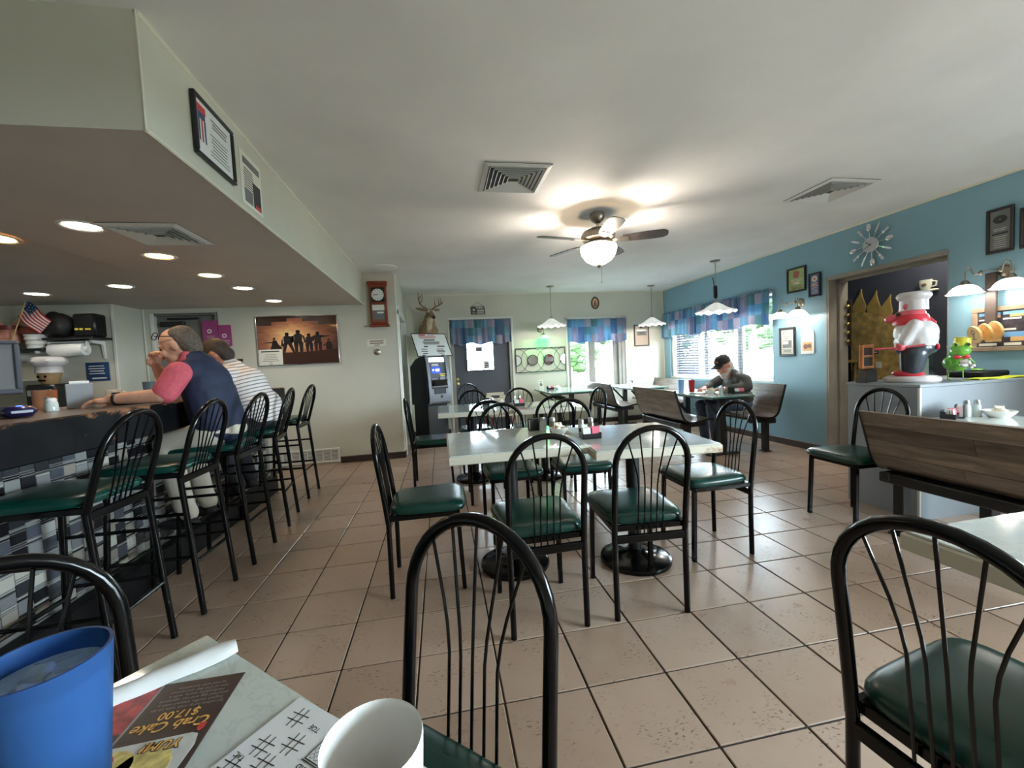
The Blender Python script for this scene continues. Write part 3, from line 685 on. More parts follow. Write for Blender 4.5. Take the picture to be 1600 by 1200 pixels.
def make_stool():
    t = thing('bar_stool', '', 'bar stool')
    yl = lambda z: -.215+.055*z/.70
    yf = lambda z: -.16-.11*((z-.70)/.37)
    m = MB(); m.tube(arch_path(.16, .905, yf, .70, 18), .0135, 10); part('back_hoop', m, M['black'], t)
    for s in (-1, 1):
        m = MB(); m.tube([(s*.16, yl(.70), .71), (s*.16, yl(.35), .35), (s*.162, yl(0), .004)], .0134, 10); part('leg', m, M['black'], t)
        m = MB(); m.tube([(s*.15, .16, .715), (s*.165, .205, .004)], .0134, 10); part('leg', m, M['black'], t)
        for z in (.30, .52):
            m = MB(); m.tube([(s*.16, yl(z), z), (s*(.163-.01*z/.7), .203-.043*z/.7, z)], .0085, 8); part('side_rung', m, M['black'], t)
    m = MB(); m.tube([(-.16, yl(.27), .27), (.16, yl(.27), .27)], .0085, 8); part('rear_rung', m, M['black'], t)
    m = MB(); m.tube([(-.16, .188, .25), (.16, .188, .25)], .011, 8); part('foot_rest', m, M['black'], t)
    m = MB(); m.bbox(-.16, .16, -.172, -.152, .672, .705, .003); part('crossbar', m, M['black'], t, False)
    m = MB()
    for (a, b, c, d) in ((-.17,.17,.145,.168), (-.17,-.15,-.17,.16), (.15,.17,-.17,.16)): m.bbox(a, b, c, d, .705, .73, .003)
    part('seat_frame', m, M['black'], t, False)
    part('seat', cushion(.172, .198, .2, .728, .05), M['vinyl'], t, T=Matrix.Translation((0, .03, 0)))
    spokes(t, .905, .16, yf, .69, .84); return t
# chairs: (x, y of seat centre, facing angle, label)
FN, FE, FS, FW = 0, -PI/2, PI, PI/2      # faces +Y, +X, -Y, -X
chairs = [
 (.408, 1.875, FN+.03, 'black fan-back chair, back to the viewer, pushed to the near glass-topped table'),
 (.905, 1.872, FN-.06, 'black fan-back chair, back to the viewer, pushed to the worn-corner table'),
 (-.118, 2.305, FE, 'black fan-back chair seen edge-on at the narrow end of the near glass-topped table'),
 (1.548, 2.24, FW, 'black fan-back chair beside the worn orange table corner, in front of the booth'),
 (2.755, 2.33, FW, 'black fan-back chair standing alone against the grey partition below the chef statue'),
 (-.115, 4.17, FE, 'black fan-back chair seen edge-on in front of the cash machine'),
 (.445, 2.80, FS+.05, 'black fan-back chair facing the viewer behind the near glass-topped table'),
 (.955, 2.80, FS-.05, 'black fan-back chair facing the viewer behind the sugar packet caddy'),
 (.37, 3.60, FN, 'black fan-back chair at the rear table end nearest the cash machine, back to the viewer'),
 (.98, 3.68, FN-.05, 'black fan-back chair at the rear table with the scuffed edge, back to the viewer'),
 (1.40, 4.08, FW+.1, 'narrow-looking black fan-back chair in front of the curved grey booth back'),
 (.90, 4.38+.14, FS, 'black fan-back chair behind the rear table, showing against the pale wall under the mirrors'),
 (.36, 4.66, FS, 'black fan-back chair behind the rear table, showing against the slate door'),
 (.46, 6.35, FS+.2, 'black fan-back chair standing right at the slate door below its knobs'),
 (.09, .70+.0, PI-.724+.0, 'large black fan-back chair in the foreground, across the corner of the viewer\'s table'),
 (-.86, .64, 0, 'black chair hoop showing behind the blue tumbler'),
 (.945, .515, FE, 'large black fan-back chair in the foreground beside the partly seen glass table'),
]
proto = make_chair()
CHAIRS = []
for i, (x, y, a, lb) in enumerate(chairs):
    o = proto if i == 0 else copy_tree(proto)
    o.location = (x, y, 0); o.rotation_euler = (0, 0, a); tag(o, lb, 'chair', 'black fan-back dining chairs'); CHAIRS.append(o)
def place_by_hoop(o, hx, hy, a):
    """put a chair so that the top of its hoop is at (hx,hy)"""
    v = Matrix.Rotation(a, 3, 'Z') @ Vector((0, -.255, 0)); o.location = (hx-v.x, hy-v.y, 0); o.rotation_euler = (0, 0, a)
place_by_hoop(CHAIRS[14], .055, .80, math.atan2(.66, -.75)+.0)
place_by_hoop(CHAIRS[15], -.80, .83, math.atan2(-.756, -.655)+0)
place_by_hoop(CHAIRS[16], .79, .535, FE+.12)

stool0 = make_stool()
for i, (x, y, a, lb) in enumerate([
 (-1.49, 1.905, FW, 'tall black bar stool with green seat nearest the viewer, empty, beside the mosaic bar'),
 (-1.455, 2.40, FW, 'tall black bar stool directly in front of the man in the navy vest'),
 (-1.435, 2.915, FW, 'tall black bar stool that the man in the navy vest sits on'),
 (-1.46, 3.515, FW+.12, 'tall black bar stool that the man in the striped shirt sits on'),
 (-1.505, 4.23, FW, 'farthest tall black bar stool, empty, near the wall vent')]):
    o = stool0 if i == 0 else copy_tree(stool0)
    o.location = (x, y, 0); o.rotation_euler = (0, 0, a); tag(o, lb, 'bar stool', 'bar stools along the counter')

def pedestal(t, r=.21, h=.70, kind='round', cx=0, cy=0):
    m = MB(); m.cyl(cx, cy, .05, h, .038, 16); part('column', m, M['blackmatt'], t)
    m = MB(); m.lathe([(.0001,.002),(r,.002),(r+.004,.012),(r,.026),(r*.9,.034),(r*.6,.042),(.06,.056),(.045,.075),(.0001,.078)], 28, 0, Matrix.Translation((cx,cy,0))); part('base', m, M['black'], t)
    m = MB(); m.bbox(cx-.18, cx+.18, cy-.025, cy+.025, h-.02, h, .004); m.bbox(cx-.025, cx+.025, cy-.18, cy+.18, h-.02, h, .004); part('top_bracket', m, M['blackmatt'], t, False)
def square_table(label, x, y, w, d, rz, top, edge='distress', z=.75, glass=True, group='square pedestal tables'):
    t = thing('dining_table', label, 'table', (x, y, 0), rz, group)
    m = MB(); m.bbox(-w/2, w/2, -d/2, d/2, z-.046, z-.006, .004); part('tabletop', m, M[edge], t, False)
    m = MB(); m.bbox(-w/2+.006, w/2-.006, -d/2+.006, d/2-.006, z-.006, z, .002); part('glass_top', m, M[top], t, False)
    pedestal(t, .2, z-.046); return t
square_table('whitewashed square table with glass top and salt shakers, in front of the edge-on chair', .372, 2.33, .72, .71, 0, 'top1')
square_table('whitewashed square table with worn orange corner, slightly skewed', 1.068, 2.196, .645, .75, -.09, 'top2', z=.742)
square_table('rear whitewashed table with blue-tinted glass beside the cash machine', .30, 4.215, .70, .78, 0, 'top3')
square_table('rear whitewashed table with scuffed edge under the oval mirrors', 1.01, 4.07, .68, .72, -.03, 'top2', z=.745)

def booth_table(label, x0, x1, y0, y1, top='top3', z=.705):
    t = thing('booth_table', label, 'table', ((x0+x1)/2, (y0+y1)/2, 0), 0, 'booth tables'); w = (x1-x0)/2; d = (y1-y0)/2
    m = MB(); m.bbox(-w, w, -d, d, z-.022, z-.004, .003); part('tabletop', m, M['greenglass'], t, False)
    m = MB(); m.bbox(-w+.003, w-.003, -d+.003, d-.003, z-.004, z, .0015); part('glass_top', m, M[top], t, False)
    m = MB(); m.bbox(-w+.04, w-.04, -d+.04, d-.04, z-.04, z-.022, .003); part('under_frame', m, M['blackmatt'], t, False)
    for s in (-1, 1):
        m = MB(); m.bbox(-.035, .035, s*d*.62-.03, s*d*.62+.03, .01, z-.04, .004); part('post', m, M['blackmatt'], t, False)
        m = MB(); m.tube([(-w+.06, s*d*.62, z-.05), (-.02, s*d*.62, z-.26)], .02, 4); part('brace', m, M['blackmatt'], t, False)
        m = MB(); m.bbox(-.2, .2, s*d*.62-.035, s*d*.62+.035, 0, .025, .006); part('foot', m, M['blackmatt'], t, False)
    return t
booth_table('booth table with tumblers where the capped man sits', 2.92, 3.46, 4.03, 5.12)
booth_table('white booth table in the far corner under the pendant lamp', 2.92, 3.48, 5.85, 7.0, 'top2')
booth_table('glass-edged table at the far wall beneath the oval mirrors and green lamp', 1.61, 2.4, 5.94, 7.06)
booth_table('booth table behind the big plank bench, below the grey partition', 2.92, 3.55, .98, 2.12, 'top2')

PROF = [(0,.785),(.008,.755),(.03,.68),(.055,.60),(.078,.52),(.1,.465),(.13,.43),(.17,.411),(.22,.405),(.28,.411),(.35,.424),(.42,.438),(.455,.438),(.475,.428)]
def prof_pts(a, b, n):
    L = [0]
    for i in range(1, len(PROF)): L.append(L[-1]+math.dist(PROF[i], PROF[i-1]))
    out = []
    for k in range(n+1):
        s = a+(b-a)*k/n
        for i in range(1, len(L)):
            if s <= L[i]+1e-9: break
        f = (s-L[i-1])/(L[i]-L[i-1]); out.append((PROF[i-1][0]+f*(PROF[i][0]-PROF[i-1][0]), PROF[i-1][1]+f*(PROF[i][1]-PROF[i-1][1])))
    return out
PL = sum(math.dist(PROF[i], PROF[i-1]) for i in range(1, len(PROF)))
def bench(label, x0, y0, y1, f, seed=0):
    random.seed(seed); t = thing('booth_bench', label, 'bench', (x0, (y0+y1)/2, 0), 0, 'plank booth benches'); h = (y1-y0)/2
    rows = 8; w = PL/rows
    for k in range(rows):
        a, b = k*w+.0012, (k+1)*w-.0012; pp = prof_pts(a, b, 5); cut = random.uniform(-.5, .5)*h if k % 2 else None
        spans = [(-h+.005, h-.005)] if cut is None else [(-h+.005, cut-.0008), (cut+.0008, h-.005)]
        for (s0, s1) in spans:
            m = MB(); m.sheet([[(f*u, y, z) for u, z in pp] for y in (s0, s1)], .018); part('plank', m, M['plank'], t, True)
    for s in (-1, 1):
        m = MB(); pp = prof_pts(0, PL, 26); m.sheet([[(f*u, y, z) for u, z in pp] for y in (s*h-.005, s*h+.005)], .024); part('edge_band', m, M['blackplastic'], t)
    m = MB(); xx = (f*.10, f*.22); m.bbox(min(xx), max(xx), -h+.03, h-.03, .335, .395, .006); m.bbox(min(f*.09,f*.42), max(f*.09,f*.42), -h+.05, -h+.1, .35, .402, .006); m.bbox(min(f*.09,f*.42), max(f*.09,f*.42), h-.1, h-.05, .35, .402, .006); part('seat_beam', m, M['blackmatt'], t, False)
    for s in (-1, 1):
        m = MB(); c = f*.2; m.bbox(c-.032, c+.032, s*(h-.09)-.03, s*(h-.09)+.03, .008, .35, .004); part('post', m, M['blackmatt'], t, False)
        m = MB(); m.bbox(c-.05, c+.05, s*(h-.09)-.05, s*(h-.09)+.05, 0, .01, .003); part('foot_plate', m, M['blackmatt'], t, False)
    return t
bench('grey-brown plank bench with its back to the aisle, opposite the capped man', 2.58, 4.2, 5.2, 1, 1)
bench('curved plank bench against the far window wall, its pale back to the aisle', 2.6, 6.03, 7.1, 1, 2)
bench('plank bench under the side window that the capped man sits on', 3.94, 4.12, 5.18, -1, 3)
bench('plank bench in the far corner under the blinds', 3.96, 5.95, 7.08, -1, 4)
bench('large brown plank bench in front of the grey partition', 2.584, .9, 2.14, 1, 5)

# viewer's own table (corner towards the room) and the table at the frame edge
ca, sa = .21, -.187; L = math.hypot(ca, sa); ex = Vector((ca/L, sa/L, 0)); ey = Vector((-sa/L, ca/L, 0))*-1; ey = Vector((-.655, -.756, 0)); ex = Vector((.756, -.655, 0))
tc = Vector((-.42, .765, 0))+ex*.36+ey*.36
t = thing('dining_table', 'pale glass-topped table in the foreground holding the menu and blue tumbler', 'table', tc, math.atan2(ex.y, ex.x), 'square pedestal tables')
m = MB(); m.bbox(-.36, .36, -.36, .36, .712, .745, .004); part('tabletop', m, M['distress'], t, False)
m = MB(); m.bbox(-.357, .357, -.357, .357, .745, .75, .0015); part('glass_top', m, M['top1'], t, False); pedestal(t, .2, .712)
VT = t
t = square_table('glass-topped table at the frame edge reflecting the wall lamps', 1.46, .43, .8, .72, .02, 'top2')

# ---------------------------------------------------------------- the bar
bar = thing('bar_counter', 'long bar counter with worn black edge and mosaic tile front', 'bar counter')
B0, B1 = .55, 4.5
m = MB(); m.bbox(-2.35, -1.62, B0, B1, 1.02, 1.05, .004); part('counter_top', m, M['bartop'], bar, False)
m = MB(); m.bbox(-1.62, -1.59, B0, B1, .885, 1.052, .006); m.bbox(-2.35, -1.59, B1, B1+.03, .885, 1.052, .006); part('edge_fascia', m, M['wornblack'], bar, False)
m = MB(); m.box(-2.3, -1.765, B0, B1-.03, .0, 1.02); part('carcass', m, M['mosaicgrout'], bar, False)
m = MB(); m.bbox(-1.765, -1.69, B0, B1-.05, .0, .17, .006); part('kick_plinth', m, M['blacktop'], bar, False)
random.seed(21)
un = MB(); un.bbox(-.5, .5, -.5, .5, -.5, .5, .04); mos = []
cube_me = [un.mesh('mosaic_tile', mm, False) for mm in M['mosaic']]
cw = .066; ny = int((B1-.06-B0)/cw); pieces = []
for j in range(ny):
    z = .885; yc = B0+.02+(j+.5)*cw; k = random.randint(0, 2)
    while z > .18:
        h = .0085 if k % 3 else random.choice((.046, .05, .054)); 
        if z-h < .17: break
        ci = random.choice((0,0,2,3,4,5,6,7,1,0)) if h > .02 else random.choice((0,7,1,3))
        pieces.append((yc, z-h/2, cw-.004, h-.003 if h > .02 else h-.002, ci)); z -= h+.0012; k += 1
pieces.sort(key=lambda p: (abs(p[0]-1.95)) + (0 if p[3] > .02 else .35))
rest = MB()
for i, (y, z, w, h, ci) in enumerate(pieces):
    if i < 300 and px((-1.76, y, z))[0] > -40: link('mosaic_tile', cube_me[ci], bar, (-1.7645, y, z), None, (.008, w, h))
    else: rest.box(-1.768, -1.7605, y-w/2, y+w/2, z-h/2, z+h/2, ci)
tag(part('mosaic_tiles_beyond', rest, M['mosaic'], bar, False), kind='stuff')

# ================================================================ lamps
def lamp(name, loc, power, color, r=.04, kind='POINT', parent=None, rot=None, spot=None, blend=.6):
    d = bpy.data.lights.new(name, kind); d.energy = power; d.color = color
    if kind in ('POINT', 'SPOT'): d.shadow_soft_size = r
    if kind == 'SPOT': d.spot_size = spot; d.spot_blend = blend
    o = bpy.data.objects.new(name, d); COL.objects.link(o); o.location = loc
    if rot: o.rotation_euler = rot
    if parent is not None: o.parent = parent
    return o
# ---- ceiling fan with lit bowl
fan = thing('ceiling_fan', 'five-blade ceiling fan with lit frosted bowl hanging mid-ceiling', 'ceiling fan', (1.385, 3.35, ZC))
m = MB(); m.lathe([(.0001,0),(.062,0),(.064,-.03),(.05,-.065),(.02,-.082),(.0001,-.083)], 20); part('canopy', m, M['nickel'], fan)
m = MB(); m.cyl(0, 0, -.13, -.08, .012, 10); part('down_rod', m, M['nickel'], fan)
m = MB(); m.lathe([(.0001,-.12),(.07,-.125),(.125,-.15),(.145,-.185),(.14,-.215),(.10,-.235),(.085,-.25),(.0001,-.25)], 28); part('motor_housing', m, M['nickel'], fan)
m = MB(); m.lathe([(.0001,-.235),(.09,-.238),(.125,-.25),(.125,-.262),(.08,-.27),(.0001,-.272)], 28); part('switch_cup', m, M['nickel'], fan)
m = MB(); m.lathe([(.152,-.275),(.154,-.3),(.142,-.345),(.11,-.39),(.06,-.42),(.015,-.432),(.0001,-.432)], 30); part('glass_bowl', m, M['bulbwarm'], fan)
m = MB(); m.lathe([(.0001,-.43),(.02,-.432),(.015,-.445),(.006,-.455),(.0001,-.46)], 12); m.tube([(0.02,0,-.44),(.02,0,-.57)], .0025, 5); m.ell((.02,0,-.575), (.005,.005,.01), 0, 8, 5); part('finial_and_chain', m, M['nickel'], fan)
fan_rot = [-25, 47, 119, 191, 263]
M['blade'] = mat('dark_walnut_blade', (52,44,42), .4, var=.1, vs=20)
for k, a in enumerate(fan_rot):
    R = Matrix.Rotation(math.radians(a), 4, 'Z') @ Matrix.Translation((0,0,-.228)) @ Matrix.Rotation(math.radians(-12), 4, 'X')
    pl = [(.2,-.048),(.3,-.06),(.45,-.066),(.53,-.06),(.56,-.035),(.565,0),(.56,.035),(.53,.06),(.45,.066),(.3,.06),(.2,.048)]
    m = MB(); m.prism(pl, -.003, .003, 0, R); b = part('blade', m, M['blade'], fan, False)
    m = MB(); m.prism([(.1,-.02),(.17,-.02),(.2,-.04),(.25,-.035),(.25,.035),(.2,.04),(.17,.02),(.1,.02)], -.009, -.003, 0, R); part('blade_iron', m, M['nickel'], fan)
lamp('fan_bulb', (0,0,-.29), 150, (1,.88,.76), .09, parent=fan, rot=None)
FAN = fan

# ---- pendants: scalloped glass shade on chain
def pendant(label, x, y, ztop, zrim, sc=1.0, chain=True):
    t = thing('pendant_lamp', label, 'pendant lamp', (x, y, ZC), 0, 'glass pendant lamps')
    m = MB(); m.lathe([(.0001,0),(.065,0),(.06,-.012),(.02,-.02),(.0001,-.02)], 18); part('canopy', m, M['nickel'], t)
    dz = zrim-ZC; m = MB()
    if chain:
        z = -.02; k = 0
        while z > dz+.17:
            a = PI/2*(k % 2); pts = [(.008*math.cos(u)*math.cos(a), .008*math.cos(u)*math.sin(a), z-.014+.018*math.sin(u)) for u in [2*PI*i/8 for i in range(8)]]
            m.tube(pts, .0022, 5, closed=True); z -= .03; k += 1
        m.tube([(0,0,-.02),(.004,0,dz+.16)], .0022, 5)
    else: m.tube([(0,0,-.02),(0,0,dz+.16)], .005, 8)
    part('chain' if chain else 'stem', m, M['nickel'], t)
    m = MB(); m.lathe([(.0001,dz+.165),(.016,dz+.165),(.022,dz+.15),(.03,dz+.12),(.0001,dz+.118)], 14); part('socket_cap', m, M['nickel'], t)
    pr_ = [(.028,.125),(.05,.112),(.085,.085),(.12,.055),(.16,.03),(.2,.012),(.222,0)]
    pr_ = [(r*sc, z) for r, z in pr_]; n = 72
    wob = lambda r, z, a, j: (r*(1+.03*(j/6)*math.cos(12*a)), z+dz+.012*(j/6)**2*math.cos(12*a))
    m = MB(); m.lathe(pr_+[(r*.985, z-.004) for r, z in reversed(pr_)], n, 0, None, lambda r, z, a, j: wob(r, z, a, min(j, 13-j))); part('glass_shade', m, M['shade'], t)
    m = MB(); m.ell((0,0,dz+.075), (.034,.034,.045), 0, 14, 10); part('bulb', m, M['bulbcore'], t)
    lamp('pendant_bulb', (0,0,dz+.02), 12, (1,.93,.84), .04, parent=t)
    return t
pendant('scalloped glass pendant lamp over the glass-edged table, in front of the mirrors', 1.85, 6.58, 0, 1.765, 1.05)
pendant('scalloped glass pendant lamp in the far corner beside the framed print', 3.69, 6.65, 0, 1.74, 1.05, chain=False)
p3 = pendant('scalloped glass pendant lamp over the capped man with a black box on its cord', 3.68, 4.95, 0, 1.735, 1.15)
m = MB(); m.bbox(-.03, .02, -.02, .02, -.5, -.33, .012); part('cord_box', m, M['blackplastic'], p3)
m = MB(); m.tube([(-.02,0,-.34),(-.035,0,-.24),(-.05,0,-.22)], .006, 6); m.tube([(0,0,-.5),(.005,0,-.56)], .006, 6); part('cord', m, M['blackplastic'], p3)

# ---- wall sconces: arms, caps and bell shades
def sconce(label, T, shades, lit='bulb', power=3, color=(1,.93,.85), s=1.0, green=False):
    t = thing('wall_sconce', label, 'wall lamp', T=T)
    m = MB(); m.lathe([(.0001,0),(.062,0),(.064,.006),(.05,.014),(.045,.022),(.02,.028),(.0001,.03)], 22, 0, Matrix.Scale(s, 4)); part('back_plate', m, M['nickel'], t)
    for (dx, dy, out, r) in shades:
        m = MB()
        if abs(dx) > .02:
            pts = [(0,0,.03*s), (dx*.25, .02*s, out*.55), (dx*.45, .0*s, out*.8), (dx*.6, -.012*s, out*.95), (dx*.68, .03*s, out), (dx*.8, .07*s, out), (dx*.95, .06*s, out), (dx, .02*s, out), (dx, dy+.1*s, out)]
        else: pts = [(0,0,.03*s), (dx*.3, .05*s, out*.4), (dx*.7, .06*s, out*.8), (dx, .03*s, out), (dx, dy+.1*s, out)]
        m.tube(pts, .0065*s, 8); m.ell((dx*.45, 0, out*.8), (.016*s,.026*s,.016*s), 0, 10, 8)
        arm = part('arm', m, M['nickel'], t)
        TR = Matrix.Translation((dx, dy, out)) @ Matrix.Rotation(-PI/2, 4, 'X')
        m = MB(); m.lathe([(.0001,.125*s),(.02*s,.12*s),(.034*s,.1*s),(.04*s,.075*s),(.0001,.07*s)], 16, 0, TR); part('shade_cap', m, M['nickel'], t)
        pr_ = [(.035*s,.08*s),(.06*s,.072*s),(.085*s,.055*s),(.105*s,.03*s),(.12*s,.005*s),(.134*s,-.004*s)]; pr_ = [(q*r, z) for q, z in pr_]
        m = MB(); m.lathe(pr_+[(q*.97, z-.003) for q, z in reversed(pr_)], 28, 0, TR); part('shade', m, M[lit] if not green else M['shadegreen'], t)
        m = MB(); m.ell((dx, dy+.03*s, out), (.026*s,.034*s,.026*s), 0, 12, 8); part('bulb', m, M['bulbcore'] if not green else M['greenbulb'], t)
        lamp('sconce_bulb', (dx, dy-.005*s, out), power, color, .03, parent=t)
    return t
x = N('green_lit_glass'); x.set(Base_Color=(*lin((200,240,205)),1), Roughness=.3, Transmission_Weight=.4, Emission_Color=(*lin((60,255,110)),1), Emission_Strength=.8); M['shadegreen'] = x.m
x = N('lit_frosted_shade'); x.set(Base_Color=(*lin((245,240,236)),1), Roughness=.35, Emission_Color=(*lin((255,240,228)),1), Emission_Strength=1.9); M['bulb'] = x.m
sconce('chrome wall lamp with lit white bell shades beside the side window', T_RIGHT(4.18, 1.73), [(-.125,-.155,.17,1), (.125,-.155,.17,1)], power=2.6, s=.82)
sconce('large chrome wall lamp with lit white shades above the wood slices', T_RIGHT(2.41, 1.70), [(-.13,-.14,.18,1.0), (.13,-.14,.18,1.0)], power=3.5, s=.8)
sconce('chrome wall lamp with lit white shades by the viewer, beyond the frame edge', T_RIGHT(.69, 1.70), [(-.13,-.14,.18,1.0), (.13,-.14,.18,1.0)], power=3.5, s=.8)
sconce('small wall lamp glowing green between the slate door and the double window', T_FAR(1.80, 1.76), [(.03,-.17,.15,.95)], power=5, color=(.03,1,.14), s=.85, green=True)

# ---- recessed downlights in the soffit
def downlight(label, x, y, warm, power, z=None, tilt=0):
    z = ZS if z is None else z
    t = thing('recessed_light', label, 'downlight', (x, y, z), 0, 'recessed lights over the bar'); t.rotation_euler.x = tilt
    m = MB(); m.lathe([(.1,-.001),(.098,-.006),(.085,-.007),(.076,-.002),(.072,.0)], 28); part('trim_ring', m, M['white'], t)
    m = MB(); m.lathe([(.0001,-.0025),(.05,-.0025),(.074,-.001)], 24); part('lens', m, M['downwarm' if warm else 'downwhite'], t)
    lamp('downlight_bulb', (0,0,-.03), power, (1,.70,.42) if warm else (1,.93,.8), .05, 'SPOT', t, None, math.radians(125), .8)
    return t
for (x, y, wm, lb) in ((-1.842, 2.575, 0, 'white recessed light beside the soffit vent, nearest the viewer'), (-1.838, 3.178, 1, 'warm orange recessed light just beyond the soffit vent'),
    (-1.826, 3.773, 1, 'smaller warm orange recessed light, next one beyond the vent'), (-1.819, 4.331, 0, 'white recessed light above the man in the striped shirt'),
    (-1.835, 5.105, 0, 'white recessed light nearest the soldier poster'), (-2.733, 4.163, 0, 'white recessed light over the back counter end'), (-3.6, 4.46, 0, 'white recessed light above the little flag')):
    downlight(lb, x, y, wm, 5)
sl = math.atan2(ZI-ZS, YI-1.6); zz = ZS+(3.7-2.95)*(ZI-ZS)/(YI-1.6)
downlight('warm recessed light at the frame edge in the sloping soffit', -2.55, 2.95, 1, 5, zz-.003, -sl)

# ---- air vents: nested louvres
def vent(label, x, y, z, s=.215):
    t = thing('air_vent', label, 'air vent', (x, y, z), 0, 'square ceiling vents')
    m = MB(); m.box(-s, s, -s, s, -.004, -.001); part('duct_back', m, M['navyframe'], t, False)
    def ring(a, w, z0, z1):
        q = MB(); o = [(-a,-a),(a,-a),(a,a),(-a,a)]; i = [(-a+w,-a+w),(a-w,-a+w),(a-w,a-w),(-a+w,a-w)]
        vs = [(x_,y_,z0) for x_,y_ in o]+[(x_,y_,z1) for x_,y_ in i]+[(x_,y_,z0-.002) for x_,y_ in o]+[(x_,y_,z1-.002) for x_,y_ in i]
        fs = []
        for k in range(4):
            n = (k+1) % 4; fs += [(k,n,4+n,4+k), (8+k,12+k,12+n,8+n), (k,8+k,8+n,n), (4+k,4+n,12+n,12+k)]
        return q.add(vs, fs)
    part('frame', ring(s, .03, -.004, -.012), M['white'], t, False)
    a = s-.036
    while a > .02:
        part('louvre', ring(a, .009, -.018, -.005), M['white'], t, False); a -= .027
    return t
vent('square white ceiling vent nearest the middle of the room', .55, 2.74, ZC)
vent('square white ceiling vent close to the blue wall', 3.09, 2.79, ZC)
vent('square vent in the underside of the soffit', -1.55, 2.70, ZS, .19)
m = MB(); m.lathe([(.0001,0),(.15,0),(.15,-.008),(.13,-.016),(.0001,-.018)], 30); solo('ceiling_plate', m, M['ceiling'], 'round flat plate on the ceiling above the pendulum clock', 'ceiling plate', (-.60, 5.18, ZC))
# unseen second fan lamp behind the viewer, added to brighten the near ceiling
fill_fan = dup(FAN, (2.7, -.7, ZC), .3, 'five-blade ceiling fan with lit bowl added behind the viewer as fill light')
for c in fill_fan.children:
    pass

t = thing('hall_ceiling_lamp', 'flush ceiling lamp in the navy hall, hidden above the doorway', 'ceiling lamp', (4.68, 3.05, 2.4))
m = MB(); m.lathe([(.0001,0),(.13,0),(.13,-.02),(.0001,-.022)], 24); part('base', m, M['nickel'], t)
m = MB(); m.lathe([(.12,-.02),(.115,-.05),(.08,-.08),(.0001,-.095)], 24); part('globe', m, M['bulbwarm'], t)
lamp('hall_bulb', (0,0,-.13), 14, (1,.87,.68), .06, parent=t)

# ================================================================ on the walls
def framed(name, label, cat, T, w, h, fw=.02, dep=.02, fm='navyframe', pm='ivory', marks=None, mm=('ink',), mat_w=0, mat_m='ivory', glass=False):
    t = thing(name, label, cat, T=T)
    m = MB()
    for (a, b, c, d) in ((-w/2, w/2, h/2-fw, h/2), (-w/2, w/2, -h/2, -h/2+fw), (-w/2, -w/2+fw, -h/2+fw, h/2-fw), (w/2-fw, w/2, -h/2+fw, h/2-fw)): m.bbox(a, b, c, d, .001, dep, min(.004, fw*.3))
    part('frame', m, M[fm], t, False)
    m = MB(); m.box(-w/2+fw, w/2-fw, -h/2+fw, h/2-fw, .002, dep*.45); part('mount' if mat_w else 'print', m, M[mat_m if mat_w else pm], t, False)
    if mat_w: m = MB(); m.box(-w/2+fw+mat_w, w/2-fw-mat_w, -h/2+fw+mat_w, h/2-fw-mat_w, dep*.45, dep*.45+.001); part('print', m, M[pm], t, False)
    if marks:
        m = MB(); marks(m, w/2-fw, h/2-fw, dep*.45+.0016); part('print_marks', m, [M[k] for k in mm], t, False)
    return t
def bar_(m, x0, x1, y, t, z, k=0): m.box(x0, x1, y-t/2, y+t/2, z-.0004, z, k)
def lines(m, x0, x1, y0, y1, n, z, k=0, t=.004, jag=.25, seed=1):
    r = random.Random(seed)
    for i in range(n):
        y = y0+(y1-y0)*i/max(1, n-1); a = (x1-x0)*r.uniform(0, jag)/2; bar_(m, x0+a, x1-a, y, t, z, k)
def disc(m, x, y, r, z, k=0, n=20, rin=None, sy=1):
    if rin is None: m.prism([(x+r*math.cos(2*PI*i/n), y+r*sy*math.sin(2*PI*i/n)) for i in range(n)], z-.0004, z, k)
    else:
        for i in range(n):
            a, b = 2*PI*i/n, 2*PI*(i+1)/n
            m.add([(x+q*math.cos(u), y+q*sy*math.sin(u), z) for q, u in ((rin,a),(r,a),(r,b),(rin,b))], [(0,1,2,3)], k)
M['certgreen'] = mat('green_certificate_print', (150,166,110), .25, var=.08, vs=9); M['certblue'] = mat('violet_blue_certificate_print', (96,104,150), .3, var=.08, vs=9)
M['dullprint'] = mat('faded_tan_print', (178,158,142), .45); M['salmon'] = mat('salmon_print', (206,140,120), .4); M['brownink'] = mat('brown_print', (120,84,66), .5); M['greyprint'] = mat('grey_print', (110,112,114), .5); M['skyprint'] = mat('sky_blue_print', (110,160,206), .4); M['sandprint'] = mat('sand_print', (208,166,110), .4); M['darkscene'] = mat('dark_scene_print', (52,50,58), .3, var=.3, vs=20)
def mk1(m, w, h, z):
    disc(m, 0, h*.5, w*.42, z, 0, 24, w*.2); disc(m, 0, h*.5, w*.3, z, 0); lines(m, -w*.7, w*.8, h*.02, -h*.12, 2, z, 1); bar_(m, -w*.8, w*.1, -h*.18, .012, z, 0); bar_(m, -w*.3, w*.4, -h*.32, .012, z, 1); lines(m, -w*.8, w*.8, -h*.55, -h*.85, 4, z, 2)
framed('certificate', 'green certificate in black frame above the sconce, wider of two', 'certificate', T_RIGHT(4.226, 2.01, .003), .26, .29, pm='certgreen', marks=mk1, mm=('salmon','ivory','brownink'))
def mk2(m, w, h, z):
    disc(m, 0, h*.58, w*.62, z, 0, 22, w*.3); disc(m, 0, h*.58, w*.4, z, 2); lines(m, -w*.7, w*.7, h*.16, h*.06, 2, z, 0); bar_(m, -w*.8, w*.8, -h*.08, .018, z, 1); lines(m, -w*.75, w*.75, -h*.3, -h*.85, 5, z, 0, .003)
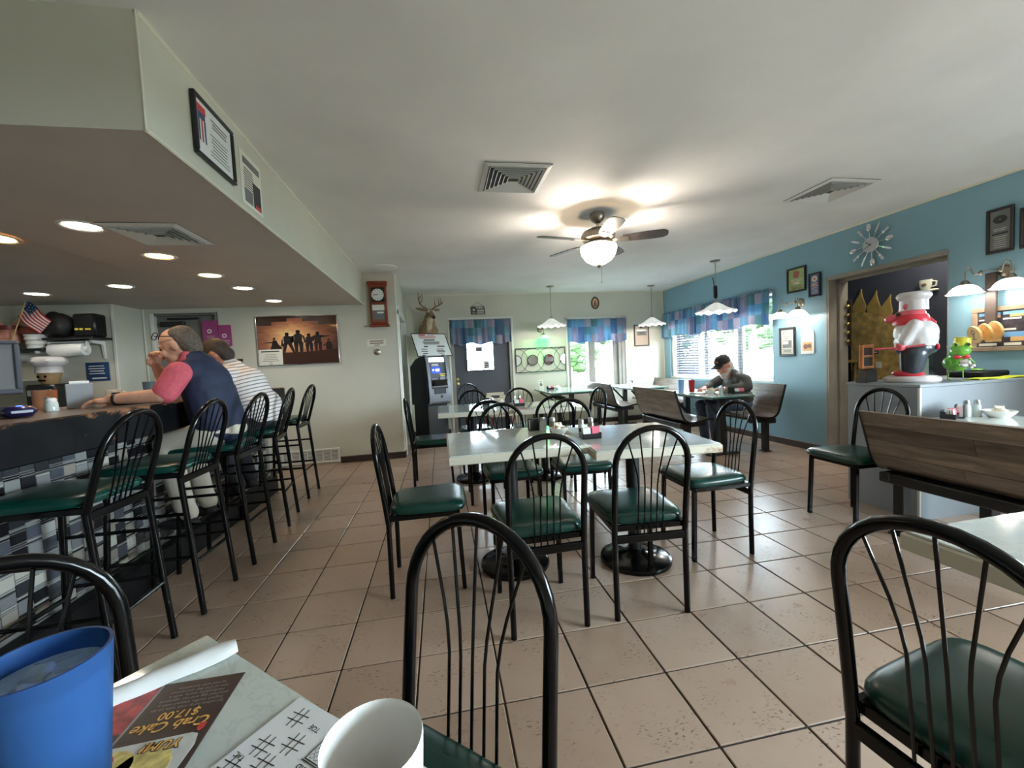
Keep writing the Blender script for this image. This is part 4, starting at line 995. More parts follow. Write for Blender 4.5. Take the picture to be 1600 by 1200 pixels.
framed('certificate', 'narrow violet certificate in black frame between the green one and the doorway', 'certificate', T_RIGHT(3.987, 1.905, .003), .15, .265, pm='certblue', marks=mk2, mm=('ivory','salmon','salmon'))
def mk3(m, w, h, z):
    lines(m, -w*.8, w*.2, h*.85, h*.65, 3, z, 0, .005); lines(m, -w*.7, w*.75, h*.5, h*.3, 3, z, 0, .004); m.box(-w*.75, w*.75, -h*.5, h*.1, z-.0004, z, 1); m.box(-w*.7, w*.2, -h*.2, h*.05, z, z+.0003, 2); lines(m, -w*.8, w*.8, -h*.62, -h*.9, 4, z, 0, .005)
framed('framed_clipping', 'newspaper clipping in black frame under the sconce beside the window', 'framed clipping', T_RIGHT(4.367, 1.285, .003), .23, .35, .026, pm='ivory', marks=mk3, mm=('ink','greyprint','ivory'))
# tag-shaped plaque
t = thing('wall_plaque', 'pale tag-shaped paper plaque with pointed top beside the doorway', 'plaque', T=T_RIGHT(4.09, 1.285, .003))
m = MB(); m.prism([(-.085,-.155),(.085,-.155),(.085,.09),(.06,.125),(.03,.14),(.02,.16),(-.02,.16),(-.03,.14),(-.06,.125),(-.085,.09)], 0, .008); part('board', m, M['paper'], t, False)
m = MB(); lines(m, -.06, .06, .1, 0, 7, .009, 0, .004); m.box(-.065, .065, -.12, -.02, .008, .009, 1); disc(m, -.02, -.07, .03, .0095, 2); disc(m, .03, -.065, .025, .0095, 2); part('print_marks', m, [M['salmon'], M['sandprint'], M['brownink']], t, False)
def mk5(m, w, h, z):
    disc(m, 0, h*.55, w*.7, z, 0, 24, w*.12, .75); lines(m, -w*.7, w*.7, h*.08, h*.0, 2, z, 1, .003); bar_(m, -w*.8, w*.8, -h*.16, .012, z, 0); lines(m, -w*.7, w*.7, -h*.32, -h*.85, 6, z, 1, .003)
framed('certificate', 'grey certificate with oval seal in black frame above the large sconce', 'certificate', T_RIGHT(2.438, 2.01, .003), .155, .335, pm='greyprint', mat_w=0, marks=mk5, mm=('navyframe','ivory')) 
framed('certificate', 'dark-framed certificate cut by the frame edge above the large sconce', 'certificate', T_RIGHT(2.25, 1.985, .003), .16, .29, pm='certblue', marks=mk2, mm=('ivory','salmon','salmon'))
# collage picture with weathered frame, plank and wood slices
def mk6(m, w, h, z):
    for i, (a, b, c, d) in enumerate(((-.95,-.05,.5,.95), (.05,.95,.5,.95), (-.95,.95,-.1,.4), (.1,.95,-.95,-.2), (-.95,.0,-.95,-.2))):
        m.box(w*a, w*b, h*c, h*d, z-.0004, z, 3)
        if i != 2: m.box(w*a, w*b, h*(c+(d-c)*.62), h*d, z, z+.0004, 0); m.box(w*(a+.3*(b-a)), w*b, h*(c+(d-c)*.3), h*(c+(d-c)*.62), z, z+.0004, 1)
        m.box(w*a, w*(a+(b-a)*.8), h*c, h*(c+(d-c)*.2), z, z+.0004, 2)
framed('photo_collage', 'collage of building photos in weathered wood frame behind the wood slices', 'framed photos', T_RIGHT(2.42, 1.27, .003), .35, .34, .036, .022, 'woodframe', 'darkscene', mk6, ('skyprint','sandprint','ivory','darkscene'))
m = MB(); m.bbox(-.034, .034, -.40, .02, .026, .045, .004); solo('hanging_board', m, M['wooddark'], 'dark upright plank hanging below the large sconce', 'board', T=T_RIGHT(2.47, 1.68))
for k, (dx, dy, dz) in enumerate(((0,0,.17), (.032,.016,.12), (.062,.03,.07))):
    m = MB(); T_ = Matrix.Translation((dx,dy,dz)) @ Matrix.Rotation(.25, 4, 'X') @ Matrix.Rotation(-.5, 4, 'Y'); m.lathe([(.0001,0),(.066,0),(.068,.004),(.068,.012),(.066,.016),(.0001,.016)], 26, 0, T_)
    o = solo('wood_slice', m, M['woodlight'], ('round pale wood slice with burnt figure, front of three by the collage', 'round pale wood slice in the middle of the three by the collage', 'round pale wood slice at the back of the three, nearest the collage')[k], 'wood slice', T=T_RIGHT(2.475, 1.235), group='pale wood slices')
    if k == 0:
        q = MB(); disc(q, 0, .02, .02, .0168, 0, 12, .012); q.box(-.006,.006,-.03,.015,.0164,.0168); q.box(-.025,.025,-.036,-.03,.0164,.0168); q.v = [tuple(T_ @ Vector(v)) for v in q.v]; part('burnt_figure', q, M['brownink'], o, False)
    q = MB(); q.tube([(dx*1, dy+.0, .026), (dx, dy, dz)], .006, 6); part('peg', q, M['wooddark'], o)
# cutlery wall clock
t = thing('cutlery_clock', 'starburst wall clock made of chrome spoons, forks and knives above the doorway', 'clock', T=T_RIGHT(3.365, 2.17))
m = MB(); m.lathe([(.0001,.02),(.068,.02),(.074,.03),(.07,.036),(.0001,.036)], 30); part('dial', m, M['steel'], t)
m = MB(); m.box(-.003,.003,-.01,.05,.037,.039,0,Matrix.Rotation(.9,4,'Z')); m.box(-.002,.002,-.015,.06,.037,.039,0,Matrix.Rotation(2.1,4,'Z')); part('hands', m, M['ink'], t, False)
for k in range(12):
    a = 2*PI*k/12+.1; R = Matrix.Rotation(a, 4, 'Z'); m = MB(); ty = k % 3
    m.tube([(0,.06,.024),(0,.14,.03)], [.004,.005], 6, T=R)
    if ty == 0: m.ell((0,.172,.032), (.024,.036,.009), 0, 12, 8, None, R); nm = 'spoon'
    elif ty == 1:
        m.box(-.012,.012,.135,.165,.028,.032,0,R); nm = 'fork'
        for q in (-.01,-.0035,.0035,.01): m.box(q-.0022,q+.0022,.16,.205,.029,.032,0,R)
    else: m.prism([(-.008,.12),(.008,.12),(.01,.18),(.002,.215),(-.008,.2)], .028, .032, 0, R); nm = 'knife'
    part(nm, m, M['chrome'], t)

# ---- far wall
def valance(label, T, L, h, folds, seed, amp=.022):
    r = random.Random(seed); ph = [r.uniform(0, 6) for _ in range(4)]; n = int(folds*8)
    P = []
    for i in range(n+1):
        s = i/n; row = []
        for j in range(11):
            v = j/10; a = amp*(.35+.65*(1-v) if v > .15 else .9); 
            off = a*(math.sin(2*PI*folds*s+ph[0]+.8*math.sin(5*s+ph[1]))+.4*math.sin(2*PI*folds*1.7*s+ph[2])) + .03
            if v > .86: off *= .9; 
            top = h*v + (.012*math.sin(2*PI*folds*2.3*s) if v > .95 else 0) + (.02*math.sin(3.1*s*2*PI+ph[3])*(1-v) )
            row.append((s*L-L/2, -off, top))
        P.append(row)
    m = MB(); m.sheet(P, .003); o = link('valance', None, T=T); tag(o, label, 'curtain', 'blue patchwork valances')
    part('cloth', m, M['patch'], o, angle=80)
    m = MB(); m.tube([(-L/2-.02,-.001,h*.9),(L/2+.02,-.001,h*.9)], .006, 8); part('rod', m, M['white'], o)
    return o
TV = lambda p, xa: frame_T(p, xa, Vector((0,0,1)).cross(Vector(xa)))    # local x along, y away from room, z up
valance('blue patchwork valance across the top of the slate door', TV((.735, YF-.015, 1.55), (1,0,0)), 1.06, .42, 9, 1, .016)
valance('blue patchwork valance over the double far window', TV((2.88, YF-.015, 1.50), (1,0,0)), 1.14, .42, 10, 2, .018)
valance('long ruffled blue patchwork valance over the blinds of the side window', TV((XR-.015, 5.86, 1.53), (0,-1,0)), 2.56, .44, 24, 3, .024)
# iron frame with round mirrors
t = thing('mirror_panel', 'black iron panel of overlapping rings with round mirrors', 'wall mirror', T=T_FAR(1.787, 1.22))
w, h = .455, .215; m = MB()
for a, b in (((-w,-h),(w,-h)),((w,-h),(w,h)),((w,h),(-w,h)),((-w,h),(-w,-h))): m.tube([(a[0],a[1],.02),(b[0],b[1],.02)], .009, 4)
part('frame', m, M['navyframe'], t)
for cx in (-.447, -.147, .153, .453):
    R_ = .212; m = MB(); run = []
    for i in range(61):
        a = 2*PI*i/60; p = (cx+R_*math.cos(a), R_*math.sin(a), .02)
        if -w <= p[0] <= w: run.append(p)
        elif len(run) > 1: m.tube(run, .004, 5); run = []
        else: run = []
    if len(run) > 1: m.tube(run, .004, 5)
    part('ring', m, M['navyframe'], t)
    rr = .092; poly = [(min(w, max(-w, cx+rr*math.cos(2*PI*i/32))), rr*math.sin(2*PI*i/32)) for i in range(32)]
    m = MB(); m.prism(poly, .014, .02); q = part('round_mirror', m, M['mirror'], t, False)
    m = MB(); m.tube([(p[0], p[1], .02) for p in poly], .007, 6, closed=True); part('rim', m, M['navyframe'], q)
# hanging family sign
t = thing('family_sign', 'small dark wooden sign reading FAMILY hung from a cord above the slate door', 'sign', T=T_FAR(.70, 2.135))
m = MB(); m.bbox(-.125, .125, -.07, .07, .004, .016, .003); part('board', m, M['wooddark'], t, False)
m = MB(); text_mb(m, 'FAMILY', .05, .045, .042, .0168, 0, bold=.01); text_mb(m, 'IS A GIFT', .036, .045, 0, .0168, 0, bold=.01) if False else lines(m, -.02, .11, .005, -.012, 2, .0168, 0, .009, .1, 3); lines(m, -.02, .11, -.035, -.052, 2, .0168, 0, .009, .2, 4)
star = []
for i in range(10):
    q = .03 if i % 2 == 0 else .013; star.append((-.072+q*math.sin(2*PI*i/10), .008+q*math.cos(2*PI*i/10)))
m.prism(star, .0162, .0168); lines(m, -.105, -.04, -.045, -.05, 1, .0168, 0, .008); part('lettering', m, M['ivory'], t, False)
m = MB(); m.tube([(-.1,.07,.01),(-.03,.125,.006),(0,.135,.006),(.03,.125,.006),(.1,.07,.01)], .003, 6); part('cord', m, M['wooddark'], t)
# oval portrait, framed print
t = thing('oval_picture', 'small oval picture in dark wood frame high above the double window', 'picture', T=T_FAR(2.865, 2.215))
m = MB(); m.tube([(.066*math.cos(a), .1*math.sin(a), .012) for a in [2*PI*i/32 for i in range(32)]], .014, 8, closed=True); m.lathe([(.004,.0),(.01,.004)], 8, 0, Matrix.Translation((-.01,.12,.01))); part('frame', m, M['wooddark'], t)
m = MB(); disc(m, 0, 0, .062, .008, 0, 28, None, 1.55); part('print', m, M['sandprint'], t, False)
m = MB(); disc(m, .002, .03, .015, .0095, 0); m.prism([(-.03,-.07),(.035,-.07),(.028,-.005),(.012,.018),(-.012,.018),(-.026,-.005)], .0088, .0095); part('figure', m, M['brownink'], t, False)
def mk7(m, w, h, z): m.box(-w*.75, w*.75, h*.0, h*.62, z-.0004, z, 0); m.box(-w*.75, w*.75, h*.42, h*.62, z, z+.0004, 1); m.box(-w*.3, w*.1, h*.72, h*.88, z, z+.0004, 2); lines(m, -w*.6, w*.6, h*.1, h*.3, 3, z+.0006, 2, .01, .5, 8)
framed('framed_print', 'framed sepia street print in the far corner behind the pendant lamp', 'framed print', T_FAR(3.763, 1.59, .003), .30, .40, .018, .02, 'wooddark', 'dullprint', mk7, ('greyprint','ivory','wooddark'))
# ---- bar end wall: poster, clock, note, bell
t = thing('soldier_poster', 'framed sunset poster with silhouettes of soldiers on the bar end wall', 'poster', T=T_END(-1.742, 1.605, .004))
w, h = .48, .31; m = MB()
for (a, b, c, d) in ((-w, w, h-.012, h), (-w, w, -h, -h+.012), (-w, -w+.012, -h, h), (w-.012, w, -h, h)): m.bbox(a, b, c, d, 0, .018, .003)
part('frame', m, M['chrome'], t, False)
m = MB(); m.box(-w+.01, w-.01, -h+.01, h-.01, .002, .008); part('print', m, M['sunset'], t, False)
m = MB()
for (a, b, c, d) in ((-.47,-.3,.19,.3),(-.3,-.12,.235,.3),(-.12,.06,.275,.3),(.06,.25,.235,.3),(.25,.47,.19,.3)): m.box(a, b, c, d, .0082, .0088)
m.prism([(-.47,-.3),(.47,-.3),(.47,-.12),(.3,-.135),(.1,-.15),(-.2,-.15),(-.47,-.10)], .0082, .0088); part('dark_print', m, M['darkprint'], t, False)
def soldier(m, cx, cy, s, pose):
    z = .0092
    def P(*pts): m.prism([(cx+a*s, cy+b*s) for a, b in pts], z-.0004, z)
    disc(m, cx, cy+.86*s, .075*s, z, 0, 12); P((-.1,.87),(.1,.87),(.07,.97),(-.07,.97))
    if pose == 'kneel':
        P((-.35,0),(.55,0),(.5,.2),(.3,.42),(.15,.75),(-.1,.78),(-.2,.4)); P((-.75,.55),(-.1,.55),(-.1,.66),(-.75,.6))
    elif pose == 'crouch':
        P((-.25,0),(.28,0),(.3,.35),(.2,.7),(-.12,.78),(-.25,.4)); P((-.45,.3),(-.1,.5),(-.1,.62),(-.5,.4))
    else:
        P((-.15,.42),(.15,.42),(.17,.76),(.08,.82),(-.08,.82),(-.17,.76))
        if pose == 'walk': P((-.2,.45),(.02,.45),(-.12,.0),(-.24,.0),(-.2,.2)); P((0,.45),(.2,.45),(.34,.0),(.22,.0),(.12,.22)); P((.12,.48),(.34,.5),(.3,.78),(.15,.8)); P((-.3,.3),(-.2,.3),(-.2,.7),(-.26,.6))
        else: P((-.2,.45),(0,.45),(-.04,.0),(-.15,.0)); P((0,.45),(.2,.45),(.16,.0),(.05,.0))
        if pose == 'front': P((-.32,.42),(-.24,.4),(-.16,.74),(-.24,.72)); P((.32,.42),(.24,.4),(.16,.74),(.24,.72))
        if pose == 'aim': P((.1,.66),(.62,.72),(.62,.76),(.1,.8)); P((-.3,.5),(-.18,.5),(-.14,.8),(-.3,.72))
    return m
for (cx, cy, s, pose) in ((-.28,-.115,.16,'kneel'), (-.13,-.15,.255,'walk'), (.0,-.155,.29,'front'), (.125,-.15,.235,'stand'), (.23,-.14,.245,'aim'), (.36,-.13,.14,'crouch')):
    m = MB(); soldier(m, cx, cy, s, pose); part('soldier_silhouette', m, M['silhouette'], t, False)
m = MB(); m.box(-.475, -.195, -.305, -.105, .0095, .0115); q = part('certificate', m, M['ivory'], t, False)
m = MB(); lines(m, -.45, -.22, -.128, -.134, 2, .0122, 0, .007, .1, 2); lines(m, -.43, -.24, -.165, -.25, 5, .0122, 0, .004, .4, 6); disc(m, -.335, -.28, .016, .0122, 0, 16, .011); part('certificate_text', m, M['ink'], q, False)
t = thing('pendulum_clock', 'cherry wood wall clock with white dial and landscape panel', 'clock', T=T_END(-.74, 2.03))
m = MB(); m.bbox(-.105, .105, -.26, .26, 0, .07, .006); part('case', m, M['cherry'], t, False)
m = MB(); m.bbox(-.125, .125, .25, .285, 0, .095, .012); m.bbox(-.115, .115, .225, .25, 0, .08, .006); m.bbox(-.125, .125, -.295, -.265, 0, .09, .01); part('cornice', m, M['cherry'], t, False)
m = MB(); m.box(-.082, .082, .02, .205, .07, .073); part('dial_panel', m, M['blackplastic'], t, False)
m = MB(); m.lathe([(.0001,.073),(.074,.073),(.076,.078),(.072,.08),(.0001,.08)], 32, 0, Matrix.Translation((0,.112,0))); part('dial', m, M['paper'], t, False)
m = MB()
for k in range(12): a = 2*PI*k/12; m.box(-.003,.003,.054,.066,.0805,.081,0,Matrix.Translation((0,.112,0)) @ Matrix.Rotation(a,4,'Z'))
for a, l in ((math.radians(84), .036), (math.radians(98), .055)): m.box(-.0028,.0028,-.008,l,.081,.0815,0,Matrix.Translation((0,.112,0)) @ Matrix.Rotation(a,4,'Z'))
part('hands_and_numerals', m, M['ink'], t, False)
m = MB()
for (a, b, c, d) in ((-.088,.088,-.015,.0),(-.088,.088,-.245,-.23),(-.088,-.076,-.23,-.015),(.076,.088,-.23,-.015)): m.bbox(a, b, c, d, .07, .082, .003)
part('panel_frame', m, M['cherry'], t, False)
m = MB(); m.box(-.076,.076,-.23,-.015,.07,.072,0); m.box(-.076,.076,-.085,-.015,.072,.0725,1); m.box(-.02,.06,-.125,-.105,.072,.0725,1); m.box(-.076,.076,-.23,-.2,.072,.0724,2); part('landscape_print', m, [M['greyprint'], M['ivory'], M['brownink']], t, False)
t = thing('paper_note', 'small handwritten paper note under the cherry clock', 'note', T=T_END(-.80, 1.535)); m = MB(); m.box(-.12,.12,-.045,.045,.001,.003); part('sheet', m, M['ivory'], t, False)
m = MB(); lines(m, -.1, .1, .022, -.005, 2, .0036, 0, .012, .2, 5); lines(m, -.03, .04, -.03, -.031, 1, .0036, 0, .01); part('handwriting', m, M['brownink'], t, False)
t = thing('door_stop_knob', 'round chrome knob fixed to the wall under the paper note', 'wall knob', T=T_END(-.80, 1.415)); m = MB(); m.lathe([(.0001,0),(.042,0),(.04,.01),(.03,.016),(.0001,.016)], 20); part('plate', m, M['nickel'], t); m = MB(); m.ell((.012,0,.03), (.022,.022,.022), 0, 14, 10); part('knob', m, M['chrome'], t)
# wall register
t = thing('wall_register', 'white louvred air register set low in the bar end wall', 'air register', T=T_END(-1.69, .115)); m = MB()
for (a, b, c, d) in ((-.35,.35,.07,.09),(-.35,.35,-.09,-.07),(-.35,-.33,-.07,.07),(.33,.35,-.07,.07)): m.bbox(a, b, c, d, 0, .016, .003)
part('frame', m, M['white'], t, False); m = MB(); m.box(-.33,.33,-.07,.07,.0005,.002); part('back', m, M['greyprint'], t, False)
for k in range(7):
    m = MB(); x0 = -.325+k*.094
    for j in range(9): m.box(x0, x0+.084, -.064+j*.0155, -.064+j*.0155+.007, .004, .011)
    m.box(x0+.084, x0+.094, -.07, .07, .003, .013); part('louvre_block', m, M['white'], t, False)
# frames on the soffit side
T_SOF = lambda y, z: frame_T((XS, y, z), (0,1,0), (0,0,1))
def mk8(m, w, h, z):
    bar_(m, -w*.9, -w*.45, h*.7, .03, z, 1); bar_(m, -w*.85, -w*.5, h*.45, .025, z, 2)
    for k in range(3): m.box(-w*.85+k*.022, -w*.85+k*.022+.009, -h*.5, h*.35, z-.0004, z, 1 if k % 2 else 2)
    lines(m, -w*.2, w*.8, h*.7, h*.45, 3, z, 0, .006); lines(m, -w*.3, w*.8, h*.1, -h*.7, 7, z, 0, .004, .4, 3)
framed('award_certificate', 'award certificate with red and blue flag corner in black frame on the soffit', 'certificate', T_SOF(2.035, 2.225), .32, .25, .014, .022, 'navyframe', 'paper', mk8, ('greyprint','redink','bluesign'))
t = thing('news_sheet', 'laminated news page without frame on the soffit beside the award', 'news page', T=T_SOF(2.40, 2.19)); m = MB(); m.box(-.12,.12,-.13,.14,.001,.004); part('sheet', m, M['ivory'], t, False)
m = MB(); m.box(-.09,.1,.08,.115,.004,.0046,0); lines(m, -.09, .02, .06, -.03, 8, .0046, 1, .005, .1, 2); m.box(-.09,.0,-.11,-.04,.004,.0046,0); m.box(.01,.1,-.11,.02,.004,.0046,1); m.box(.03,.1,-.11,-.09,.0046,.005,2); part('print_marks', m, [M['greyprint'], M['ink'], M['redink']], t, False)
# magenta flyers and small easel behind the striped man
for k, (xx, zz, ww) in enumerate(((-2.73, 1.78, .17), (-2.57, 1.72, .14))):
    t = thing('flyer', ('taller magenta flyer with white dots taped beside the grey door', 'shorter magenta flyer taped next to the taller one')[k], 'flyer', T=T_END(xx, zz, .008)); m = MB(); m.box(-ww/2, ww/2, -.16, .1, 0, .002); part('sheet', m, M['magenta'], t, False)
    m = MB(); disc(m, -.01, -.03, .026, .0026, 0); disc(m, -.01, -.03, .014, .003, 1); lines(m, -.05, .05, -.09, -.13, 3, .0026, 0); part('print_marks', m, [M['paper'], M['magenta']], t, False)
t = framed('easel_frame', 'black framed purple card standing at the far end of the bar', 'framed card', frame_T((-2.02, 4.40, 1.21), (.97,.1,0), (-.1,.25,1)), .21, .30, .022, .016, 'navyframe', 'purple', lambda m, w, h, z: (lines(m, -w*.7, w*.7, h*.7, h*.3, 3, z, 0, .01), lines(m, -w*.7, w*.4, h*.0, -h*.7, 4, z, 1, .012)), ('salmon','greyprint'))
m = MB(); m.tube([(0,.05,-.0),(0,-.148,-.07)], .006, 6); part('easel_leg', m, M['navyframe'], t)

# ---- window blinds
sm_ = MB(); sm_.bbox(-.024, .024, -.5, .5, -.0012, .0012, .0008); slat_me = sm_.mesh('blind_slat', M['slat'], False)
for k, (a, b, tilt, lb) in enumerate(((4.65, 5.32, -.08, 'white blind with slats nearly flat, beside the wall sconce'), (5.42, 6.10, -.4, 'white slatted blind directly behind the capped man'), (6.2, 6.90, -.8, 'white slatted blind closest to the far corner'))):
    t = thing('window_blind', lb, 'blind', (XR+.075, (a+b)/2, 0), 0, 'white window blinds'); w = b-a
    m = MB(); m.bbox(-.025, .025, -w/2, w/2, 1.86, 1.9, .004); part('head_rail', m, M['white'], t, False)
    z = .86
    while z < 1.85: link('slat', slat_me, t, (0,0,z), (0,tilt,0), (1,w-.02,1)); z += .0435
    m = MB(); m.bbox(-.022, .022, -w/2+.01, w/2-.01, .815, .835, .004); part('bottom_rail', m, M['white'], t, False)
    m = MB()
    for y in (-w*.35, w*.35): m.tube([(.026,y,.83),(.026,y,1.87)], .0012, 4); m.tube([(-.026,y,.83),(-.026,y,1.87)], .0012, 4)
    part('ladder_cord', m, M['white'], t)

# ================================================================ cash machine, board, deer
AX, AY = Vector((.86,.51,0)).normalized(), Vector((-.51,.86,0)).normalized()
T_ = Matrix(((AX.x,AY.x,0,-.218),(AX.y,AY.y,0,6.06),(0,0,1,0),(0,0,0,1)))
t = thing('cash_machine', 'black and silver cash machine with lit blue screen in the alcove', 'cash machine', T=T_); W = .38
TS = Matrix(((0,0,1,0),(1,0,0,0),(0,1,0,0),(0,0,0,1)))      # prism (y,z) extruded along x
m = MB(); m.bbox(.02, W-.02, .03, .46, .0, .62, .008); part('cabinet', m, M['blackmatt'], t, False)
head = [(.48,.62),(.48,1.2),(.3,1.31),(.12,1.35),(.06,1.34),(.04,1.3),(.02,1.1),(.0,.95),(-.01,.85),(-.02,.7),(.0,.62)]
m = MB(); m.prism(head, 0, W, 0, TS); part('head_body', m, M['blackplastic'], t, False)
fp = [(.09,1.362),(.03,1.34),(.0,1.25),(-.02,1.12),(-.035,.98),(-.045,.85),(-.05,.72),(-.035,.655),(.0,.64)]
M['atmsilver'] = mat('silver_grey_plastic', (128,132,140), .35, .3)
for x0, x1 in ((.01,.055), (W-.05,W-.005)):
    m = MB(); m.sheet([[(x, y-.008, z) for y, z in fp] for x in (x0, x1)], .016); part('side_rail', m, M['atmsilver'], t)
m = MB(); m.sheet([[(x, y-.006, z) for y, z in ((-.048,.86),(-.055,.74),(-.045,.67),(-.01,.645))] for x in (.05, .12, .26, W-.05)], .014); part('cash_door', m, M['atmsilver'], t)
m = MB(); m.bbox(.09, W-.09, -.07, -.055, .785, .865, .004); part('cash_tray', m, M['blackmatt'], t, False)
m = MB(); m.lathe([(.0001,0),(.022,0),(.022,.008),(.0001,.01)], 16, 0, frame_T((.21,-.062,.745), (1,0,0), (0,0,1))); part('lock', m, M['blackplastic'], t)
m = MB(); m.bbox(.055, W-.05, -.075, .0, .885, .90, .004); part('shelf', m, M['atmsilver'], t, False)
m = MB(); m.box(.1, W-.08, 0, .001, .0, .10, 0, frame_T((0,-.062,.905), (1,0,0), (0,.9,.45)) @ Matrix.Identity(4)); part('slope', m, M['blackplastic'], t, False)
m = MB()
for i in range(4):
    for j in range(3): m.bbox(.14+i*.026, .16+i*.026, -.062+j*.018, -.048+j*.018, .912+j*.009, .92+j*.009, .002)
part('keypad', m, M['steel'], t, False)
m = MB(); m.bbox(.07, .17, -.045, -.02, 1.0, 1.02, .004); m.bbox(.2, .3, -.05, -.02, .985, 1.035, .006); m.bbox(.31,.33,-.05,-.02,.93,1.03,.004); part('card_slots', m, M['atmsilver'], t, False)
TSC = lambda z0, y0: frame_T((.0, y0, z0), (1,0,0), (0,.16,1))
m = MB(); m.box(.055, W-.05, 0, .36, -.001, .003, 0, TSC(.99,-.03)); part('fascia_panel', m, M['slate'], t, False)
m = MB(); m.box(.065, W-.06, .27, .335, .004, .008, 0, TSC(.99,-.03)); part('marquee', m, M['screen'], t, False)
m = MB(); lines(m, .1, .22, .235, .216, 2, .005, 0, .012, .3, 4); m.v = [tuple(TSC(.99,-.03) @ Vector(v)) for v in m.v]; part('lettering', m, M['paper'], t, False)
m = MB(); m.box(.085, W-.14, .10, .195, .004, .008, 0, TSC(.99,-.03)); q = part('screen', m, M['screenblue'], t, False)
m = MB(); disc(m, .12, .15, .014, .009); m.box(.16,.22,.13,.165,.0084,.009); m.v = [tuple(TSC(.99,-.03) @ Vector(v)) for v in m.v]; part('screen_print', m, M['screen'], q, False)
m = MB(); lines(m, .22, .32, .085, .06, 2, .005, 0, .014); m.v = [tuple(TSC(.99,-.03) @ Vector(v)) for v in m.v]; part('label_strip', m, M['yellow'], t, False)
# whiteboard leaning on the machine
u, v = Vector((.54,.3,0)), Vector((.108,-.19,-.38)); c = Vector((-.115, 6.61, 1.535))
t = thing('whiteboard', 'white menu board with red and black handwriting leaning above the cash machine', 'whiteboard', T=frame_T(c, u, -v)); w, h = .305, .215
m = MB()
for (a, b, e, d) in ((-w,w,h-.012,h),(-w,w,-h,-h+.012),(-w,-w+.012,-h,h),(w-.012,w,-h,h)): m.bbox(a, b, e, d, -.006, .008, .003)
part('frame', m, M['navyframe'], t, False); m = MB(); m.box(-w+.01,w-.01,-h+.01,h-.01,-.004,.002); part('board', m, M['paper'], t, False)
m = MB(); lines(m, -.18, -.06, .185, .184, 1, .0026, 1, .022); lines(m, -.2, .12, .155, .13, 2, .0026, 1, .012, .3, 3); lines(m, -.03, .1, .182, .18, 1, .0026, 1, .01)
lines(m, -.12, .08, .09, .089, 1, .0026, 0, .022); lines(m, -.2, .2, .055, .015, 3, .0026, 0, .012, .4, 5); lines(m, -.15, -.08, -.03, -.031, 1, .0026, 0, .02); lines(m, .08, .22, -.03, -.031, 1, .0026, 0, .02); lines(m, -.22, -.1, -.08, -.16, 3, .0026, 0, .014, .5, 7); lines(m, .04, .2, -.08, -.16, 4, .0026, 0, .012, .4, 9)
part('handwriting', m, [M['ink'], M['redink']], t, False)
# mounted deer head
t = thing('deer_head', 'mounted deer head with antlers and eyeglasses above the menu board', 'deer head', (-.17, YF, 1.75)); OX, OY, OZ = -.17, YF, 1.75
L_ = lambda x, y, z: (x-OX, y-OY, z-OZ)
m = MB(); m.ell(L_(-.17,7.1,1.78), (.17,.11,.17), 0); m.cap(L_(-.17,7.06,1.74), L_(-.14,6.93,2.0), .155, .082, 0); m.cap(L_(-.16,6.97,1.78), L_(-.13,6.885,1.98), .07, .05, 1); m.ell(L_(-.125,6.87,2.075), (.062,.078,.062), 0); m.cap(L_(-.115,6.83,2.07), L_(-.07,6.71,1.985), .052, .034, 0); m.cap(L_(-.062,6.70,1.985), L_(-.058,6.685,1.972), .03, .026, 2); m.ell(L_(-.095,6.79,2.03), (.04,.05,.035), 1)
part('neck_and_head', MB(), M['fur'], t).data = remesh(m, 'deer_body', [M['fur'], M['furlight'], M['furdark']], .011, 4)
for s, tip in ((-1, (-.36,6.93,2.165)), (1, (.05,6.98,2.14))):
    b = (-.125+s*.05, 6.9, 2.115); m = MB(); mid = [(b[i]+tip[i])/2 for i in range(3)]
    m.tube([L_(*b), L_(*[b[i]+(tip[i]-b[i])*.35 for i in range(3)]), L_(*[b[i]+(tip[i]-b[i])*.75 for i in range(3)]), L_(*tip)], [.012,.035,.028,.003], 10, flat=.45); part('ear', m, M['fur'], t)
an = {-1: ([(-.155,6.86,2.125),(-.22,6.86,2.165),(-.275,6.83,2.22),(-.295,6.79,2.30),(-.285,6.76,2.395)], [[(-.27,6.83,2.215),(-.235,6.79,2.27),(-.225,6.76,2.345)],[(-.294,6.8,2.29),(-.25,6.77,2.325),(-.22,6.75,2.37)],[(-.19,6.86,2.145),(-.185,6.82,2.19)]]),
       1: ([(-.09,6.86,2.125),(-.03,6.86,2.165),(.03,6.83,2.19),(.085,6.79,2.215),(.10,6.76,2.24)], [[(-.03,6.86,2.165),(-.035,6.81,2.22),(-.028,6.78,2.295)],[(.03,6.83,2.19),(.03,6.8,2.24),(.025,6.77,2.31)],[(.06,6.81,2.205),(.07,6.78,2.25),(.06,6.76,2.29)]])}
for s in (-1, 1):
    m = MB(); mainp, tines = an[s]; m.tube([L_(*p) for p in mainp], [.013,.012,.011,.009,.003], 8)
    for tn in tines: m.tube([L_(*p) for p in tn], [.009,.007,.002][:len(tn)] if len(tn) == 3 else [.008,.002], 7)
    part('antler', m, M['antler'], t)
m = MB()
for c in ((-.13,6.785,2.085), (-.065,6.80,2.08)):
    m.tube([L_(c[0]+.024*math.cos(a), c[1]-.004, c[2]+.022*math.sin(a)) for a in [2*PI*i/18 for i in range(18)]], .003, 6, closed=True); m.ell(L_(c[0], c[1]+.004, c[2]), (.02,.004,.018), 0, 12, 6)
m.tube([L_(-.107,6.78,2.087), L_(-.088,6.785,2.086)], .003, 6); part('eyeglasses', m, M['ivory'], t)
